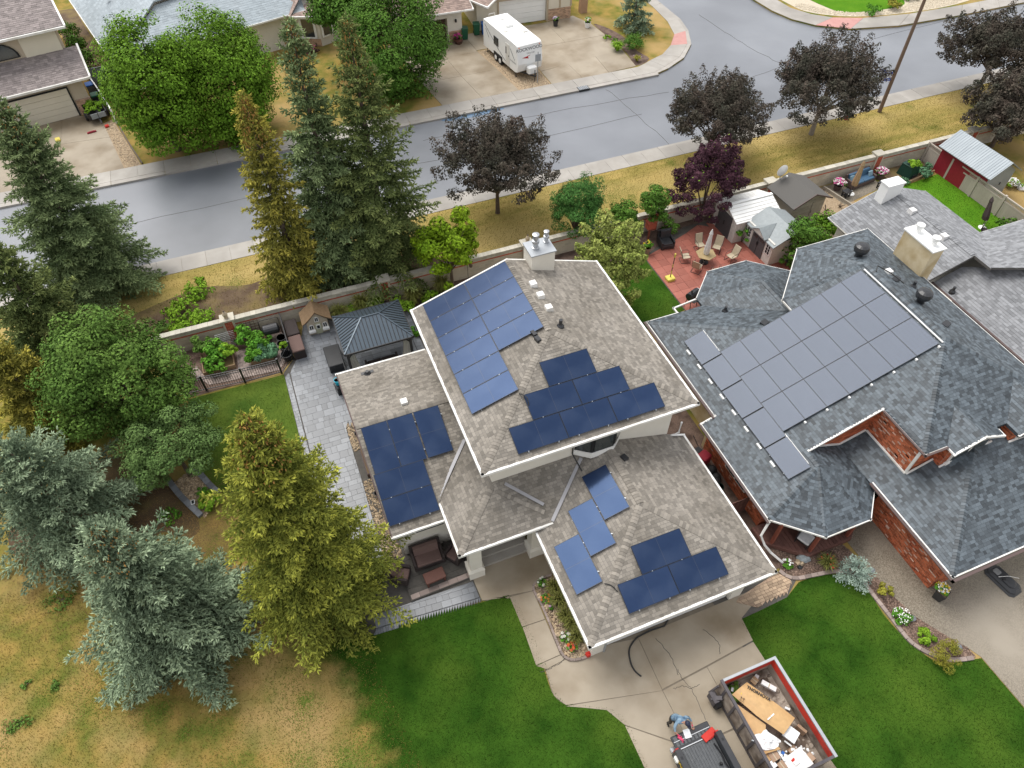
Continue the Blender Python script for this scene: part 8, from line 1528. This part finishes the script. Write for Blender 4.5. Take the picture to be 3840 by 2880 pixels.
for s in (-1, 1): q = V_((8.90 + s * .095, 4.49, 1.62)) - org; MB().lathe(q, [(.012, -.03), (.02, 0), (.012, .03)], 6).build('ear', 'skin', pe); q = V_((8.905 + s * .035, 4.395, 1.625)) - org; MB().cbox(q, (.025, .012, .012)).build('eye', 'ink_black', pe)
MB().cbox(V_((8.905, 4.41, 1.555)) - org, (.045, .012, .008)).build('mouth', 'lamp_red', pe)
for hx, hy, hz_, m in ((8.60, 4.27, .985, 'glove_pink'), (9.23, 4.39, .985, 'skin')):
    hn = MB(); o3 = V_((hx, hy, hz_)) - org
    for k, (dx, L) in enumerate(((-.032, .07), (-.011, .085), (.011, .08), (.032, .062))): hn.tube([o3 + V_((dx, -.02, 0)), o3 + V_((dx * 1.2, -.02 - L * .6, -.005)), o3 + V_((dx * 1.2, -.02 - L, -.03))], [.011, .010, .008], 6)
    sg_ = 1 if hx < 8.9 else -1; hn.tube([o3 + V_((sg_ * .03, .02, 0)), o3 + V_((sg_ * .06, -.015, -.008)), o3 + V_((sg_ * .055, -.045, -.02))], [.012, .011, .009], 6); hn.build('fingers', m, pe)
dg = thing('drill', 'pink handled tool in the left hand of the bending person', 'tool', (8.58, 4.22, .93), .5); MB().rbox(-.04, .04, -.12, .1, 0, .07, .015).build('tool_body', 'glove_pink', dg); MB().tube([(0, -.12, .035), (0, -.2, .035)], .02, 8).build('chuck', 'iron_black', dg)
gl = thing('glove', 'small pink glove lying on the tailgate', 'glove', (*(8.64,4.11), .93)); MB().rbox(-.05, .05, -.06, .04, 0, .03, .015).build('palm', 'glove_pink', gl)
for k in range(4): MB().tube([(-.037 + .025 * k, .03, .015), (-.04 + .027 * k, .09, .012)], .011, 5).build('finger', 'glove_pink', gl)
# a dark spare wheel or vehicle edge glimpsed on the far driveway behind the spruce
vc = thing('parked_car', 'dark blue parked car on the far left driveway mostly hidden by the spruce', 'car', (-16.9, 59.8, .03), math.radians(10)); b = MB(); b.rbox(-.9, .9, -2.1, 2.1, .3, .85, .2); b.build('body', 'cap_navy', vc); b = MB(); b.solid([(-.8, -1.4, .85), (.8, -1.4, .85), (.8, 1.3, .85), (-.8, 1.3, .85)], [(-.62, -.9, 1.4), (.62, -.9, 1.4), (.62, .8, 1.4), (-.62, .8, 1.4)]); b.build('cabin_glass', 'glass_dark', vc); MB().rbox(-.63, .63, -.92, .82, 1.39, 1.44, .08).build('roof', 'cap_navy', vc)
for s in (-.85, .85):
    for y in (-1.35, 1.35): w = MB().tube([(s - .1, y, .32), (s + .1, y, .32)], .32, 14).build('wheel', 'black_rubber', vc)
bx = thing('bird', 'small black bird on the pale blue grey roof', 'bird', (-9.0, 74.6, 4.75)); MB().tube([(-.15, 0, .1), (-.05, 0, .16), (.1, 0, .18), (.2, 0, .2)], [.02, .07, .06, .03], 7).build('body', 'iron_black', bx); MB().solid([(-.3, -.03, .1), (-.12, -.05, .12), (-.12, .05, .12), (-.3, .03, .1)], [(-.3, -.03, .115), (-.12, -.05, .14), (-.12, .05, .14), (-.3, .03, .115)]).build('tail', 'iron_black', bx)
